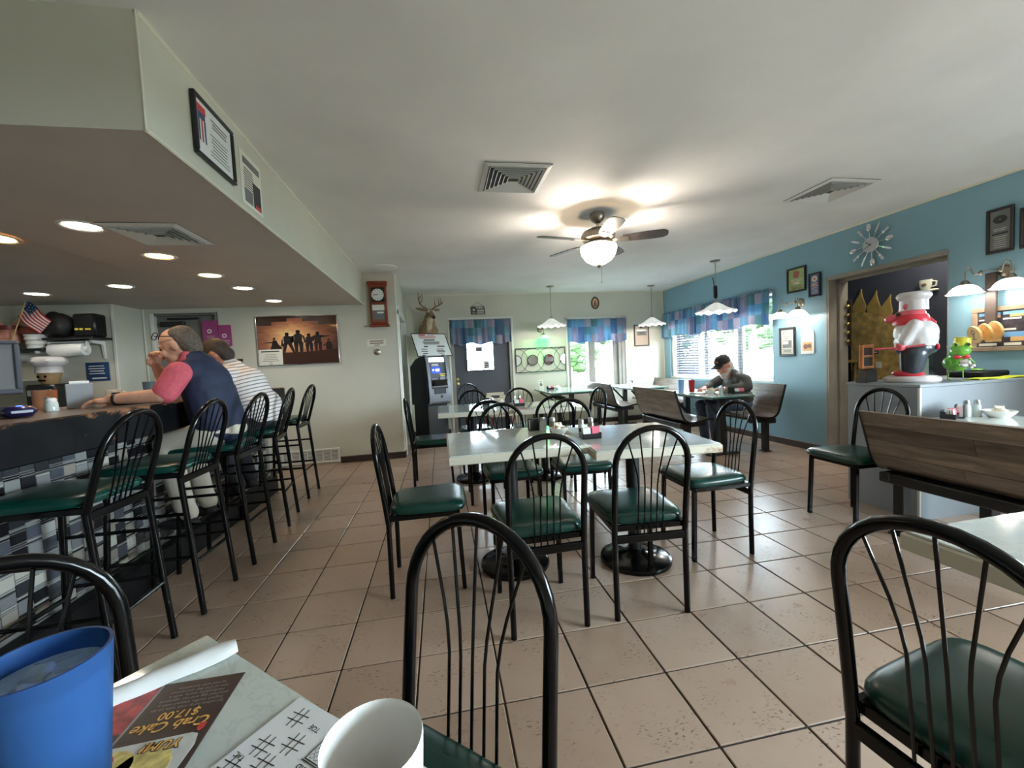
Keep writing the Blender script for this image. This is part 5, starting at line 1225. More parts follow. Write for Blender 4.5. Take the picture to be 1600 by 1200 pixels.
# child's high chair
t = thing('high_chair', 'tan child high chair with slotted back standing behind the rear tables', 'high chair', (.76, 5.55, 0), .15)
m = MB(); m.bbox(-.15,.15,.14,.16,.50,.70,.008); m.bbox(-.15,-.06,.14,.16,.70,.74,.006); m.bbox(.06,.15,.14,.16,.70,.74,.006); m.bbox(-.13,.13,.14,.16,.74,.785,.01); part('back_panel', m, M['tan'], t, False)
m = MB(); m.bbox(-.15,.15,-.14,.16,.47,.5,.008); part('seat', m, M['tan'], t, False)
for sx in (-1,1):
    m = MB(); m.bbox(sx*.15-.012,sx*.15+.012,-.14,.16,.5,.62,.006); part('side', m, M['tan'], t, False)
    for sy in (-1,1): m = MB(); m.tube([(sx*.13,sy*.13,.47),(sx*.2,sy*.2,.005)], .016, 8); part('leg', m, M['darkred'], t)
m = MB(); m.bbox(-.19,.19,-.3,-.1,.62,.645,.012); part('tray', m, M['darkred'], t, False)
m = MB(); m.tube([(-.165,-.165,.25),(.165,-.165,.25)], .012, 8); part('foot_bar', m, M['darkred'], t)

# ================================================================ on the grey partition
PZ = .917
t = thing('pig_chef_statue', 'painted pig chef statue in tall white hat and red scarf on the partition', 'statue', (3.30, 2.37, PZ), math.radians(128))
m = MB(); m.lathe([(.0001,0),(.14,0),(.152,.012),(.15,.032),(.13,.045),(.0001,.046)], 30, 0, Matrix.Diagonal((1,.85,1,1))); part('base', m, M['chefwhite'], t)
m = MB()
for s in (-1,1): m.cap((.0,s*.055,.1), (-.01,s*.05,.2), .062, .075, 0)
m.ell((-.02,0,.24), (.11,.115,.07), 0); m.ell((-.085,.0,.24), (.05,.07,.05), 0); o = part('trousers', MB(), M['chefdark'], t); o.data = remesh(m, 'trousers', M['chefdark'], .009, 4)
m = MB(); m.ell((-.02,0,.345), (.12,.125,.115), 0); m.cap((-.02,0,.30),(-.005,0,.40), .12, .08, 0)
for s in (-1,1): m.cap((-.01,s*.095,.40), (.045,s*.112,.285), .042, .034, 0)
o = part('coat', MB(), M['chefwhite'], t); o.data = remesh(m, 'coat', M['chefwhite'], .009, 3)
for k in range(4): m = MB(); m.ell((.088-.004*abs(k-1),.02,.28+.035*k), (.008,.008,.008), 0, 8, 6); part('button', m, M['ink'], t)
m = MB(); m.ell((.0,0,.465), (.08,.078,.07), 0); m.cap((.05,0,.462), (.115,0,.455), .036, .03, 0); m.ell((.03,.06,.53), (.02,.012,.025), 0); m.ell((.03,-.06,.53), (.02,.012,.025), 0)
o = part('pig_head', MB(), M['pigpink'], t); o.data = remesh(m, 'pig_head', M['pigpink'], .008, 3)
m = MB(); m.lathe([(.055,.40),(.098,.405),(.104,.43),(.09,.46),(.083,.475),(.05,.47)], 26); m.cap((-.07,.02,.44),(-.11,.03,.41),.025,.012); part('scarf', m, M['red'], t)
m = MB(); m.ell((.118,.012,.458), (.006,.006,.009), 0, 8, 6); m.ell((.118,-.012,.458), (.006,.006,.009), 0, 8, 6); m.ell((.07,.05,.485), (.014,.012,.012), 0, 8, 6); m.ell((.07,-.05,.485), (.014,.012,.012), 0, 8, 6); part('eyes_and_nostrils', m, M['ink'], t)
m = MB(); m.lathe([(.0001,.505),(.078,.505),(.076,.53),(.075,.575),(.085,.585),(.094,.605),(.09,.62),(.075,.632),(.03,.636),(.0001,.632)], 28, 0, Matrix.Translation((-.01,0,0))); part('chef_hat', m, M['chefwhite'], t)
for s in (-1,1):
    m = MB(); m.ell((.06,s*.116,.255), (.03,.026,.03), 0, 12, 8)
    for k in range(3): m.cap((.075,s*(.105+.012*k),.25), (.092,s*(.1+.012*k),.235), .009, .007, 0, 8)
    part('hand', m, M['pigpink'], t)
    m = MB(); m.ell((.02,s*.055,.062), (.085,.05,.024), 0, 14, 8); part('shoe', m, M['red'], t)
m = MB(); m.tube([(-.06,.128,.262),(.07,.125,.245),(.2,.1,.245)], .0075, 8); part('spoon', m, M['pigpink'], t)
m = MB(); m.ell((-.125,.04,.245), (.012,.022,.022), 0, 10, 8); part('tail_patch', m, M['red'], t)
# chalkboard in front of the statue
t = thing('chalkboard', 'small orange-framed chalkboard on a black foot in front of the statue', 'chalkboard', (3.145, 2.555, PZ), math.radians(128-90-25))
m = MB()
for (a, b, c, d) in ((-.075,.075,.255,.28),(-.075,.075,.10,.12),(-.075,.075,.185,.2),(-.075,-.055,.12,.255),(.055,.075,.12,.255)): m.bbox(a, b, -.012, .012, c, d, .003)
part('frame', m, M['orangewood'], t, False); m = MB(); m.box(-.06,.06,-.003,.003,.115,.26); part('slate', m, M['darkscene'], t, False)
m = MB(); m.prism([(-.08,0),(.08,0),(.06,.1),(-.05,.1)], -.03, .03, 0, Matrix.Rotation(PI/2,4,'X')); part('foot', m, M['blackplastic'], t, False)
# metal frog
t = thing('frog_figure', 'green metal frog figure with yellow hat standing on thin legs on the partition', 'figurine', (3.60, 2.30, PZ), math.radians(235))
m = MB(); m.ell((-.02,0,.12), (.075,.07,.062), 0); m.cap((.0,0,.15),(.02,0,.19), .05, .045, 0); m.ell((.03,0,.205), (.06,.055,.04), 0); 
o = part('body', MB(), M['frogreen'], t); o.data = remesh(m, 'frog', M['frogreen'], .007, 3)
for s in (-1,1):
    m = MB(); m.ell((.045,s*.03,.245), (.017,.016,.018), 0, 10, 8); e = part('eye', m, M['frogreen'], t)
    m = MB(); m.ell((.06,s*.032,.248), (.008,.009,.01), 0, 8, 6); part('pupil', m, M['ink'], e)
    m = MB(); m.tube([(-.02,s*.035,.08),(-.025,s*.04,.005),(.02,s*.045,.003)], .004, 6); part('leg', m, M['frogreen'], t)
    m = MB(); m.tube([(.02,s*.05,.15),(.07,s*.06,.11),(.1,s*.04,.12)], [.009,.007,.005], 6); part('arm', m, M['frogreen'], t)
m = MB(); m.lathe([(.06,.24),(.045,.25),(.042,.30),(.05,.305),(.0001,.31)], 18, 0, Matrix.Translation((-.035,.005,-.005)) @ Matrix.Rotation(-.12,4,'X')); m.prism([(-.07,-.05),(.05,-.07),(.06,.05),(-.06,.06)], .238, .242, 0, Matrix.Translation((-.035,.005,-.005)) @ Matrix.Rotation(-.12,4,'X')); part('hat', m, M['yellow'], t)
m = MB()
for s in (-1,1): m.ell((.055,s*.022,.165), (.01,.022,.016), 0, 10, 8)
part('bow_tie', m, M['red'], t)
m = MB(); m.ell((.1,0,.12), (.012,.035,.03), 0, 12, 8); m.ell((.108,.03,.1), (.01,.02,.02), 0, 10, 6); part('silver_flower', m, M['chrome'], t)
# clear holder, tray, lime cloth
t = thing('clear_holder', 'clear acrylic holder with papers behind the frog', 'holder', (3.56, 2.47, PZ), math.radians(35))
for (a,b,c,d,e,f) in ((-.09,.09,-.05,-.047,0,.19),(-.09,.09,.047,.05,0,.21),(-.09,-.087,-.05,.05,0,.19),(.087,.09,-.05,.05,0,.19),(-.09,.09,-.05,.05,0,.004)): m = MB(); m.box(a,b,c,d,e,f); part('panel', m, M['glassclear'], t, False)
m = MB(); m.box(-.03,.07,-.01,.02,.004,.12,0); m.box(-.08,-.04,-.02,.03,.004,.16,1); part('papers', m, [M['greyprint'], M['ivory']], t, False)
m = MB(); m.bbox(-.16,.16,-.1,.1,.003,.045,.01); t = solo('black_tray', m, M['blacktop'], 'low black tray on the partition below the collage', 'tray', (3.98, 2.42, PZ), .1)
m = MB(); m.ell((0,0,.052), (.03,.04,.012), 0, 10, 6); part('sprig', m, M['frogreen'], t)
P = [[(.55*i/14, -.03+.10*j/5, .004+.006*math.sin(i*.9+j)) for j in range(6)] for i in range(15)]; m = MB(); m.sheet(P, .003); solo('lime_cloth', m, M['yellowgreen'], 'crumpled lime cloth strip along the front of the partition top', 'cloth', (3.62, 2.215, PZ), 0)

# ================================================================ in the hall beyond the doorway
TH = lambda y, z: frame_T((XH, y, z), (0,-1,0), (0,0,1))
t = thing('gold_sun', 'large gold sun with flame rays on the navy hall wall', 'wall art', T=TH(4.03, 1.0))
pts = [(.50*math.cos(a), .52*math.sin(a)+.05) for a in [PI*i/24 for i in range(25)]]; m = MB(); m.prism([(-.16,-1.0)]+[(-.16,.60)]+[(-.16+.62*math.sin(PI/2*i/14), .02+.58*math.cos(PI/2*i/14)) for i in range(15)]+[(.46,-1.0)], .004, .02); part('disc', m, M['goldham'], t, False)
for (bx, by, tx, ty) in ((-.06,.585,-.04,.86), (.10,.56,.13,.815), (.22,.50,.28,.745), (.34,.40,.43,.62), (.42,.26,.56,.42)):
    d = Vector((tx-bx, ty-by)); n = Vector((-d.y, d.x)); pl = []
    for s, wd in ((-.1,.18),(.1,.3),(.3,.32),(.5,.22),(.75,.09),(1,.0)): pl.append((bx+d.x*s+n.x*wd, by+d.y*s+n.y*wd))
    for s, wd in ((.75,.04),(.5,.14),(.3,.24),(.1,.24),(-.1,.16)): pl.append((bx+d.x*s-n.x*wd, by+d.y*s-n.y*wd))
    m = MB(); m.prism(pl, .004, .016); part('flame_ray', m, M['gold'], t, False)
t = thing('bell_strap', 'dark strap with a row of small bells hung in the doorway corner', 'bells', T=frame_T((XR+.235, 3.80, 1.45), (0,-1,0), (0,0,1)))
m = MB(); m.bbox(-.03,.03,-.25,.25,.0,.008,.003); part('strap', m, M['wooddark'], t, False)
for k in range(5): m = MB(); m.ell((0,-.2+.095*k,.026), (.022,.022,.022), 0, 12, 8); part('bell', m, M['brass'], t)
t = thing('cup_sign', 'white coffee cup and saucer plaque high on the hall wall', 'plaque', T=TH(3.41, 1.77))
m = MB(); m.ell((0,-.05,.02), (.11,.018,.02), 0, 20, 8); part('saucer', m, M['ivory'], t)
m = MB(); m.lathe([(.0001,-.05),(.035,-.05),(.055,.0),(.06,.06),(.054,.06),(.0001,.055)], 20, 0, Matrix.Translation((0,0,.03)) @ Matrix.Rotation(-PI/2,4,'X') @ Matrix.Diagonal((1,.4,1,1))); m.tube([(.055,.04,.03),(.095,.03,.03),(.09,-.01,.03),(.05,-.02,.03)], .008, 8); part('cup', m, M['ivory'], t)
m = MB(); m.ell((.0,.01,.055), (.025,.015,.004), 0, 12, 6); part('bean', m, M['brownink'], t)
t = thing('gilt_console', 'ornate gilt console with curved leg just inside the doorway', 'console', (XR+.5, 4.08, 0))
m = MB(); m.bbox(-.22,.18,-.12,.12,1.0,1.03,.008); part('top', m, M['gilt'], t, False)
m = MB(); m.tube([(-.18,0,1.0),(-.2,-.02,.9),(-.13,-.02,.8),(-.1,0,.6),(-.15,0,.3),(-.19,0,.02)], [.03,.04,.035,.028,.028,.035], 10); part('leg', m, M['gilt'], t)
m = MB(); m.tube([(.14,0,1.0),(.12,0,.5),(.15,0,.02)], .028, 10); part('leg', m, M['gilt'], t)
t = thing('small_wall_card', 'small pale card pinned on the gold sun', 'card', T=TH(3.87, .965)); m = MB(); m.box(-.03,.03,-.035,.035,.021,.024); part('card', m, M['paper'], t, False)
t = thing('small_wall_sign', 'thin dark strip sign with white lettering on the gold sun', 'sign', T=TH(3.93, 1.11)); m = MB(); m.box(-.06,.06,-.018,.018,.021,.024); part('strip', m, M['purple'], t, False); m = MB(); lines(m, -.05, .05, 0, .001, 1, .0246, 0, .014, .2); part('lettering', m, M['paper'], t, False)

# ================================================================ back bar
t = thing('back_counter', 'dark work counter along the back wall behind the bar', 'counter', (-4.22, 4.77, 0))
m = MB(); m.box(-.75,.75,-.3,.32,0,.9); part('carcass', m, M['wooddark'], t, False); m = MB(); m.bbox(-.76,.77,-.32,.325,.9,.93,.004); part('worktop', m, M['steel'], t, False)
t = thing('wall_shelf', 'dark wall shelf holding figurines behind the bar', 'shelf', (-4.4, 5.1, 1.565)); m = MB(); m.bbox(-.5,.48,-.24,0,-.022,0,.004); part('board', m, M['blackmatt'], t, False)
for xx in (-.4,.38): m = MB(); m.bbox(xx-.01,xx+.01,-.2,0,-.05,-.022,.003); part('bracket', m, M['white'], t, False)
t = thing('wall_shelf', 'dark wall shelf with white bracket holding the black bag', 'shelf', (-3.68, 5.1, 1.665)); m = MB(); m.bbox(-.23,.21,-.26,0,-.022,0,.004); part('board', m, M['blackmatt'], t, False)
m = MB(); m.prism([(0,-.03),(-.18,-.03),(-.16,-.06),(-.03,-.07),(-.012,-.22),(0,-.22)], .12, .14, 0, TS); part('bracket', m, M['white'], t, False)
m = MB(); m.ell((0,0,.13), (.14,.1,.13), 0); m.ell((.05,-.02,.1), (.07,.09,.1), 0); m.ell((-.05,.02,.2), (.07,.06,.08), 0); o = solo('black_bag', MB(), M['bag'], 'crumpled black bag on the shelf beside the flag', 'bag', (-3.835, 4.95, 1.667)); o.data = remesh(m, 'bag', M['bag'], .014, 3)
t = thing('radio', 'black radio with small yellow markings on the shelf', 'radio', (-3.572, 4.97, 1.667)); m = MB(); m.bbox(-.1,.1,-.08,.08,0,.24,.016); part('case', m, M['blackplastic'], t); m = MB(); m.box(-.08,-.05,-.082,-.08,.07,.09); m.box(-.04,-.01,-.082,-.08,.07,.09); m.box(.01,.06,-.082,-.08,.072,.086); part('markings', m, M['yellow'], t, False)
t = thing('ceramic_crock', 'white banded ceramic crock with maroon top beside the flag', 'crock', (-4.05, 4.96, 1.565)); m = MB(); m.lathe([(.0001,0),(.07,0),(.075,.01),(.068,.03),(.08,.05),(.072,.075),(.088,.095),(.08,.12),(.092,.145),(.0001,.15)], 24); part('jar', m, M['ceramic'], t); m = MB(); m.lathe([(.085,.14),(.105,.15),(.107,.2),(.1,.215),(.085,.205),(.0001,.2)], 24); part('rim', m, M['darkred'], t)
t = thing('parrot_figurine', 'yellow and green parrot figurine perched in the crock', 'figurine', (-4.05, 4.97, 1.768)); m = MB(); m.ell((0,0,.045), (.06,.04,.045), 1); m.ell((-.03,0,.105), (.04,.035,.036), 0); m.cap((-.05,0,.1),(-.09,0,.09),.015,.005,1); o = part('body', MB(), M['yellow'], t); o.data = remesh(m, 'parrot', [M['frogreen'], M['yellow']], .008, 2)
t = thing('pig_bust', 'pink smiling pig head figurine on the shelf by the bar monitor', 'figurine', (-4.28, 4.96, 1.565)); m = MB(); m.ell((0,0,.13), (.1,.08,.12), 0); m.cap((0,-.05,.13),(0,-.1,.12),.05,.045,0); m.ell((-.07,0,.25),(.03,.02,.04),0); m.ell((.07,0,.25),(.03,.02,.04),0); o = part('head', MB(), M['salmon'], t); o.data = remesh(m, 'pig_bust', M['salmon'], .009, 3)
m = MB(); m.lathe([(.0001,.2),(.1,.2),(.095,.24),(.0001,.25)], 20); part('cap', m, M['darkred'], t)
# small flag
t = thing('small_flag', 'small American flag on a thin stick leaning in the crock', 'flag', frame_T((0,0,0),(1,0,0),(0,1,0)).to_translation()); t.location = (-4.20, 4.86, 1.78)
m = MB(); m.tube([(0,0,-.2),(.19,.0,.285)], .005, 6); part('stick', m, M['woodlight'], t)
a0 = Vector((.185,0,.27)); dn = Vector((-.19*.55,0,-.285*.55)); ac = Vector((.22,-.03,-.22)); m = MB(); ns = 13; nu = 10
for k in range(ns):
    for i in range(nu):
        pt = lambda s, q: a0+dn*s+ac*q*(1-.15*s)+Vector((0, .02*math.sin(6*q+2*s), 0)); q0, q1, s0, s1 = i/nu, (i+1)/nu, k/ns, (k+1)/ns
        m.add([pt(s0,q0),pt(s1,q0),pt(s1,q1),pt(s0,q1)], [(0,1,2,3)], 2 if (k < 7 and i < 4) else (k % 2))
        if k < 6 and i < 4 and (i+k) % 2 == 0: c = pt((s0+s1)/2,(q0+q1)/2)+Vector((0,-.002,0)); m.add([c+Vector((-.004,0,-.004)),c+Vector((.004,0,-.004)),c+Vector((.004,0,.004)),c+Vector((-.004,0,.004))], [(0,1,2,3)], 1)
part('cloth', m, [M['red'], M['paper'], M['bluesign']], t)
# paper towel, chef hat jar, blue sign, paper rack
t = thing('paper_towel_roll', 'white paper towel roll on a wall holder behind the bar', 'paper towel', (-3.75, 4.93, 1.545)); TX = Matrix.Rotation(PI/2,4,'Y')
m = MB(); m.lathe([(.018,-.15),(.066,-.15),(.068,-.145),(.068,.145),(.066,.15),(.018,.15)], 26, 0, TX); part('roll', m, M['paper'], t); m = MB(); m.lathe([(.0001,-.165),(.03,-.165),(.03,-.152),(.0001,-.15)], 16, 0, TX); m.lathe([(.0001,.165),(.03,.165),(.03,.152),(.0001,.15)], 16, 0, TX); m.bbox(-.17,.17,.0,.17,.07,.085,.004); m.bbox(-.172,-.16,-.02,.02,0,.085,.003); m.bbox(.16,.172,-.02,.02,0,.085,.003); part('holder', m, M['white'], t)
m = MB(); m.bbox(-.13,.13,-.12,.12,0,.27,.02); t = solo('coffee_machine', m, M['blackplastic'], 'dark boxy machine under the chef jar on the back counter', 'machine', (-3.84, 4.80, .93)); m = MB(); m.bbox(-.1,.1,-.128,-.118,.16,.22,.006); part('control_panel', m, M['steel'], t, False)
t = thing('chef_jar', 'brown cookie jar wearing a puffy white chef hat', 'cookie jar', (-3.84, 4.80, 1.20)); m = MB(); m.lathe([(.0001,0),(.06,0),(.072,.03),(.085,.08),(.09,.12),(.0001,.12)], 24); part('jar', m, M['brownpaper'], t)
m = MB(); disc(m, -.03, 0, .012, 0, 0); disc(m, .03, 0, .012, 0, 0); m.box(-.03,.03,-.045,-.03,-.0004,0); m.v = [(x_, -.083-.002, .075+y_) for x_, y_, z_ in m.v]; part('painted_face', m, M['ink'], t, False)
m = MB(); m.lathe([(.0001,.11),(.098,.11),(.1,.12),(.094,.16),(.092,.17),(.12,.19),(.135,.225),(.125,.255),(.09,.272),(.0001,.275)], 40, 0, None, lambda r,z,a,j: (r*(1+(.06*math.cos(7*a) if j > 4 else 0)), z)); part('chef_hat', m, M['chefwhite'], t)
t = thing('blue_sign', 'dark blue sign with white lines on the wall behind the bar', 'sign', T=frame_T((-3.63,5.1,1.31),(1,0,0),(0,0,1))); m = MB(); m.bbox(-.11,.11,-.1,.1,0,.008,.004); part('plate', m, M['bluesign'], t, False); m = MB(); lines(m, -.09, .07, .06, -.02, 4, .0086, 0, .01, .5, 4); lines(m, -.06, .08, -.07, -.071, 1, .0086, 0, .012); part('lettering', m, M['paper'], t, False)
t = thing('paper_rack', 'white wall rack with crumpled papers under the figurine shelf', 'paper rack', (-4.17, 5.1, 1.24)); m = MB(); m.bbox(-.19,.19,-.02,0,0,.3,.004); m.bbox(-.19,.19,-.15,-.02,0,.015,.004); m.bbox(-.19,-.18,-.15,-.02,0,.2,.003); m.bbox(.18,.19,-.15,-.02,0,.2,.003); part('rack', m, M['white'], t, False)
for k in range(3):
    P = [[(-.16+.32*i/10, -.05-.03*k-.02*(j/5), .02+.17*j/5-.03*k+.012*math.sin(i*1.3+k*2+j)) for j in range(6)] for i in range(11)]; m = MB(); m.sheet(P, .003); part('paper_sheet', m, M['ivory'], t)
# ---- on the bar top
ZB = 1.051
t = thing('bar_monitor', 'black tilted point-of-sale screen at the frame edge on the bar', 'monitor', T=frame_T((-2.30, 2.45, ZB+.24), (.80,.6,0), (-.10,.1,1))); m = MB()
for (a,b,c,d) in ((-.17,.17,.12,.14),(-.17,.17,-.14,-.115),(-.17,-.15,-.115,.12),(.15,.17,-.115,.12)): m.bbox(a,b,c,d,-.015,.02,.005)
m.box(-.16,.16,-.13,.13,-.015,.004); part('housing', m, M['slate'], t, False); m = MB(); m.box(-.15,.15,-.115,.12,.004,.006); part('screen', m, M['greyprint'], t, False)
m = MB(); m.bbox(-.03,.03,-.235,-.13,-.05,-.02,.006); m.bbox(-.09,.09,-.235,-.222,-.12,.05,.004); part('stand', m, M['blackplastic'], t, False)
t = thing('card_reader', 'glossy dark purple card reader with blue light on the bar edge', 'card reader', (-1.93, 2.23, ZB), .9); m = MB(); m.bbox(-.05,.05,-.1,.1,.003,.05,.018); part('body', m, M['purple'], t); m = MB(); m.bbox(-.045,.045,.1,.112,.01,.045,.004); part('end_cap', m, M['steel'], t); m = MB(); m.ell((-.0,-.06,.05),(.012,.012,.004),0,10,6); part('status_light', m, M['blueled'], t)
def shaker(label, loc, body='saltglass', cap='steel', h=.075, r=.021, group='salt and pepper shakers'):
    t = thing('shaker', label, 'shaker', loc, 0, group); m = MB(); m.lathe([(.0001,0),(r,0),(r*1.03,.006),(r,.02),(r*.92,h*.66),(r*.72,h*.76),(.0001,h*.77)], 14); part('jar', m, M[body], t); m = MB(); m.lathe([(.0001,h*.74),(r*.78,h*.74),(r*.8,h*.9),(r*.6,h),(.0001,h*1.02)], 14); part('cap', m, M[cap], t); return t
shaker('salt shaker on the bar in front of the grey napkin box', (-2.10, 2.60, ZB)); shaker('pepper shaker standing beside the bar salt shaker', (-2.04, 2.545, ZB), 'saltglass', 'white', .07, .026)
t = thing('napkin_box', 'grey napkin box on the bar beside the man in the navy vest', 'napkin box', (-2.06, 2.75, ZB), .6); m = MB(); m.bbox(-.055,.055,-.05,.05,.0,.14,.004); part('box', m, M['grey'], t, False); m = MB(); m.bbox(-.04,.04,-.03,.03,.14,.155,.003); part('napkins', m, M['paper'], t, False)
m = MB(); m.lathe([(.0001,0),(.045,0),(.05,.02),(.052,.11),(.047,.11),(.045,.02),(.0001,.015)], 20); solo('clay_cup', m, M['terracotta'], 'terracotta cup on the bar under the monitor corner', 'cup', (-2.30, 2.83, ZB))
def mug(name, label, loc, rz=0, h=.09, r=.04, cat='mug', m_='ceramic', group=None):
    t = thing(name, label, cat, loc, rz, group); m = MB(); m.lathe([(.0001,0),(r*.85,0),(r*.95,.004),(r,.02),(r,h),(r*.94,h+.001),(r*.92,h-.004),(r*.92,.01),(.0001,.008)], 28); part('bowl', m, M[m_], t); m = MB(); m.tube([(r*.97,0,h*.82),(r*1.5,0,h*.8),(r*1.62,0,h*.5),(r*1.4,0,h*.24),(r*.97,0,h*.2)], .0055, 8); part('handle', m, M[m_], t); return t
mug('coffee_mug', 'white mug on the bar beside the hand of the man in the navy vest', (-2.04, 2.97, ZB), 1)
m = MB(); m.lathe([(.0001,.002),(.07,.0),(.11,.012),(.12,.016),(.118,.02),(.07,.008),(.0001,.008)], 30); t = solo('dinner_plate', m, M['ceramic'], 'white plate on the bar under the forearm of the vested man', 'plate', (-1.88, 2.86, ZB)); m = MB(); m.tube([(-.09,-.03,.022),(.1,.02,.02)], .0035, 6); part('fork', m, M['steel'], t)
def tumbler(label, loc, mt='bluecup', h=.14, r0=.028, r1=.038, n=20):
    t = thing('tumbler', label, 'tumbler', loc); m = MB(); m.lathe([(.0001,0),(r0,0),(r1,h),(r1-.003,h),(r0-.003,.005),(.0001,.005)], n); part('cup', m, M[mt] if isinstance(mt, str) else mt, t); return t
M['paleblue'] = mat('pale_blue_plastic', (130,176,224), .25); M['dullblue'] = mat('dull_blue_plastic', (92,122,140), .3)
tumbler('blue plastic tumbler on the bar in front of the vested man\'s chest', (-2.12, 3.42, ZB), 'dullblue', .13, .032, .04)

# ================================================================ on the tables
def packet_caddy(label, loc, rz=0, pink=4, white=4, shakers=False):
    t = thing('packet_caddy', label, 'caddy', loc, rz, 'black sugar packet caddies')
    m = MB(); m.bbox(-.055,.055,-.035,.035,.0,.006,.002); m.bbox(-.055,.055,-.035,-.031,.006,.03,.001); m.bbox(-.055,.055,.031,.035,.006,.055,.001); m.bbox(-.055,-.051,-.035,.035,.006,.035,.001); m.bbox(.051,.055,-.035,.035,.006,.035,.001); part('tray', m, M['blackplastic'], t, False)
    q = MB(); q.bbox(-.022,.022,-.002,.002,0,.058,.001); pm = q.mesh('packet', M['pinkpaper'], False); q = MB(); q.bbox(-.022,.022,-.002,.002,0,.056,.001); wm = q.mesh('packet', M['paper'], False)
    for k in range(white): link('packet', wm, t, (-.026, -.026+.0115*k, .007), (-.12+.04*k, 0, random.uniform(-.06,.06)))
    for k in range(pink): link('packet', pm, t, (.026, -.026+.0115*k, .007), (-.12+.04*k, 0, random.uniform(-.06,.06)))
    return t
def creamer_bowl(label, loc, n=12, r=.055, cups=True):
    t = thing('creamer_bowl', label, 'bowl', loc, 0, 'bowls of coffee creamers')
    m = MB(); m.lathe([(.0001,0),(r*.55,0),(r*.6,.004),(r*.85,.022),(r,.042),(r*.96,.043),(r*.8,.024),(r*.5,.008),(.0001,.008)], 24); part('bowl', m, M['ceramic'], t)
    q = MB(); q.lathe([(.0001,0),(.012,0),(.016,.018),(.019,.02),(.019,.0225),(.0001,.0225)], 12); cm = q.mesh('creamer', M['creamer'])
    rr = random.Random(int(loc[0]*100)); k = 0
    for (ring, cnt, z) in ((.026, 6, .022), (0, 1, .024), (.016, 4, .044)):
        for i in range(cnt):
            if k >= n: break
            a = 2*PI*i/cnt+rr.random(); link('creamer', cm, t, (ring*math.cos(a), ring*math.sin(a), z), (rr.uniform(-.7,.7), rr.uniform(-.7,.7), 0)); k += 1
    return t
def napkin_holder(label, loc, rz=0, h=.075):
    t = thing('napkin_holder', label, 'napkin holder', loc, rz, 'black napkin holders')
    m = MB(); m.bbox(-.035,.035,-.022,.022,0,.006,.002); m.bbox(-.035,.035,-.022,-.018,.006,h,.001); m.bbox(-.035,.035,.018,.022,.006,h,.001); part('holder', m, M['blackplastic'], t, False)
    m = MB(); m.bbox(-.03,.03,-.016,.016,.007,h-.008,.002); part('napkins', m, M['paper'], t, False); return t
napkin_holder('black napkin holder on the near glass-topped table', (.572, 2.55, .75), .2)
shaker('salt shaker with steel cap on the near glass-topped table', (.618, 2.50, .75), h=.085, r=.023); shaker('pepper shaker beside the bowl of creamers on the near glass-topped table', (.668, 2.45, .75), 'pepper', h=.088, r=.023)
creamer_bowl('white bowl heaped with creamer cups where the two near tables meet', (.672, 2.33, .75), 11)
packet_caddy('black caddy of white and pink sugar packets on the worn-corner table', (.815, 2.19, .742), -.05)
shaker('salt shaker behind the sugar caddy on the worn-corner table', (.80, 2.295, .742), h=.095); shaker('pepper shaker behind the sugar caddy, nearer the worn corner', (.862, 2.30, .742), 'pepper', h=.10)
napkin_holder('black napkin holder on the rear blue-tinted table', (.455, 4.33, .75), 0, .08); shaker('salt shaker on the rear blue-tinted table', (.52, 4.30, .75), h=.08)
creamer_bowl('white bowl of creamers on the rear blue-tinted table', (.60, 4.28, .75), 11); packet_caddy('black caddy of pink packets on the rear scuffed table', (.775, 4.12, .745), 0)
shaker('steel-capped shaker behind the pink packets on the rear scuffed table', (.745, 4.22, .745), h=.1); shaker('second steel-capped shaker behind the pink packets on the rear scuffed table', (.80, 4.22, .745), 'pepper', h=.1)
ZT = .705
tumbler('pale blue tumbler on the capped man\'s booth table', (3.06, 4.83, ZT), 'paleblue', .16, .03, .04); tumbler('red tumbler standing beside the pale blue one in the booth', (3.19, 4.80, ZT), 'redplastic', .15, .032, .04)
creamer_bowl('white bowl of creamers in front of the capped man', (3.19, 4.42, ZT), 11); shaker('salt shaker in front of the capped man', (3.27, 4.345, ZT), h=.08); shaker('pepper shaker in front of the capped man, beside the caddy', (3.315, 4.315, ZT), 'pepper', h=.08); napkin_holder('small black holder on the capped man\'s table', (3.36, 4.285, ZT), -.6, .07); packet_caddy('black caddy with red packets on the capped man\'s table', (3.405, 4.215, ZT), -.3, 4, 3)
creamer_bowl('white bowl of creamers on the far corner booth table', (3.15, 6.45, ZT), 9, .07); napkin_holder('black holder on the far corner booth table', (3.24, 6.62, ZT), .2, .08)
t = thing('table_card', 'white folded card standing on the far corner booth table', 'card', (3.37, 6.62, ZT), .2); m = MB(); m.prism([(-.02,0),(.02,0),(.001,.15),(-.001,.15)], -.035, .035, 0, TS); part('card', m, M['paper'], t, False)
t = thing('table_card', 'grey folded card with round emblem on the glass-edged far table', 'card', (1.69, 6.86, ZT), .1); m = MB(); m.prism([(-.025,0),(.025,0),(.001,.17),(-.001,.17)], -.045, .045, 0, TS); part('card', m, M['ivory'], t, False); m = MB(); disc(m, 0, 0, .024, 0, 0, 18, .012); disc(m, 0, 0, .008, 0, 0); lines(m, -.03, .03, .06, .045, 2, 0, 0, .006); m.v = [(x_, -.0185-.14*(-(y_))*.0-.002+(y_)*.14, .085+y_) for x_, y_, z_ in m.v]; part('emblem', m, M['ink'], t, False)
creamer_bowl('white bowl with creamers on the glass-edged far table', (1.93, 6.64, ZT), 11, .065); packet_caddy('black caddy with pink packets on the glass-edged far table', (1.82, 6.72, ZT), .3, 4, 2)
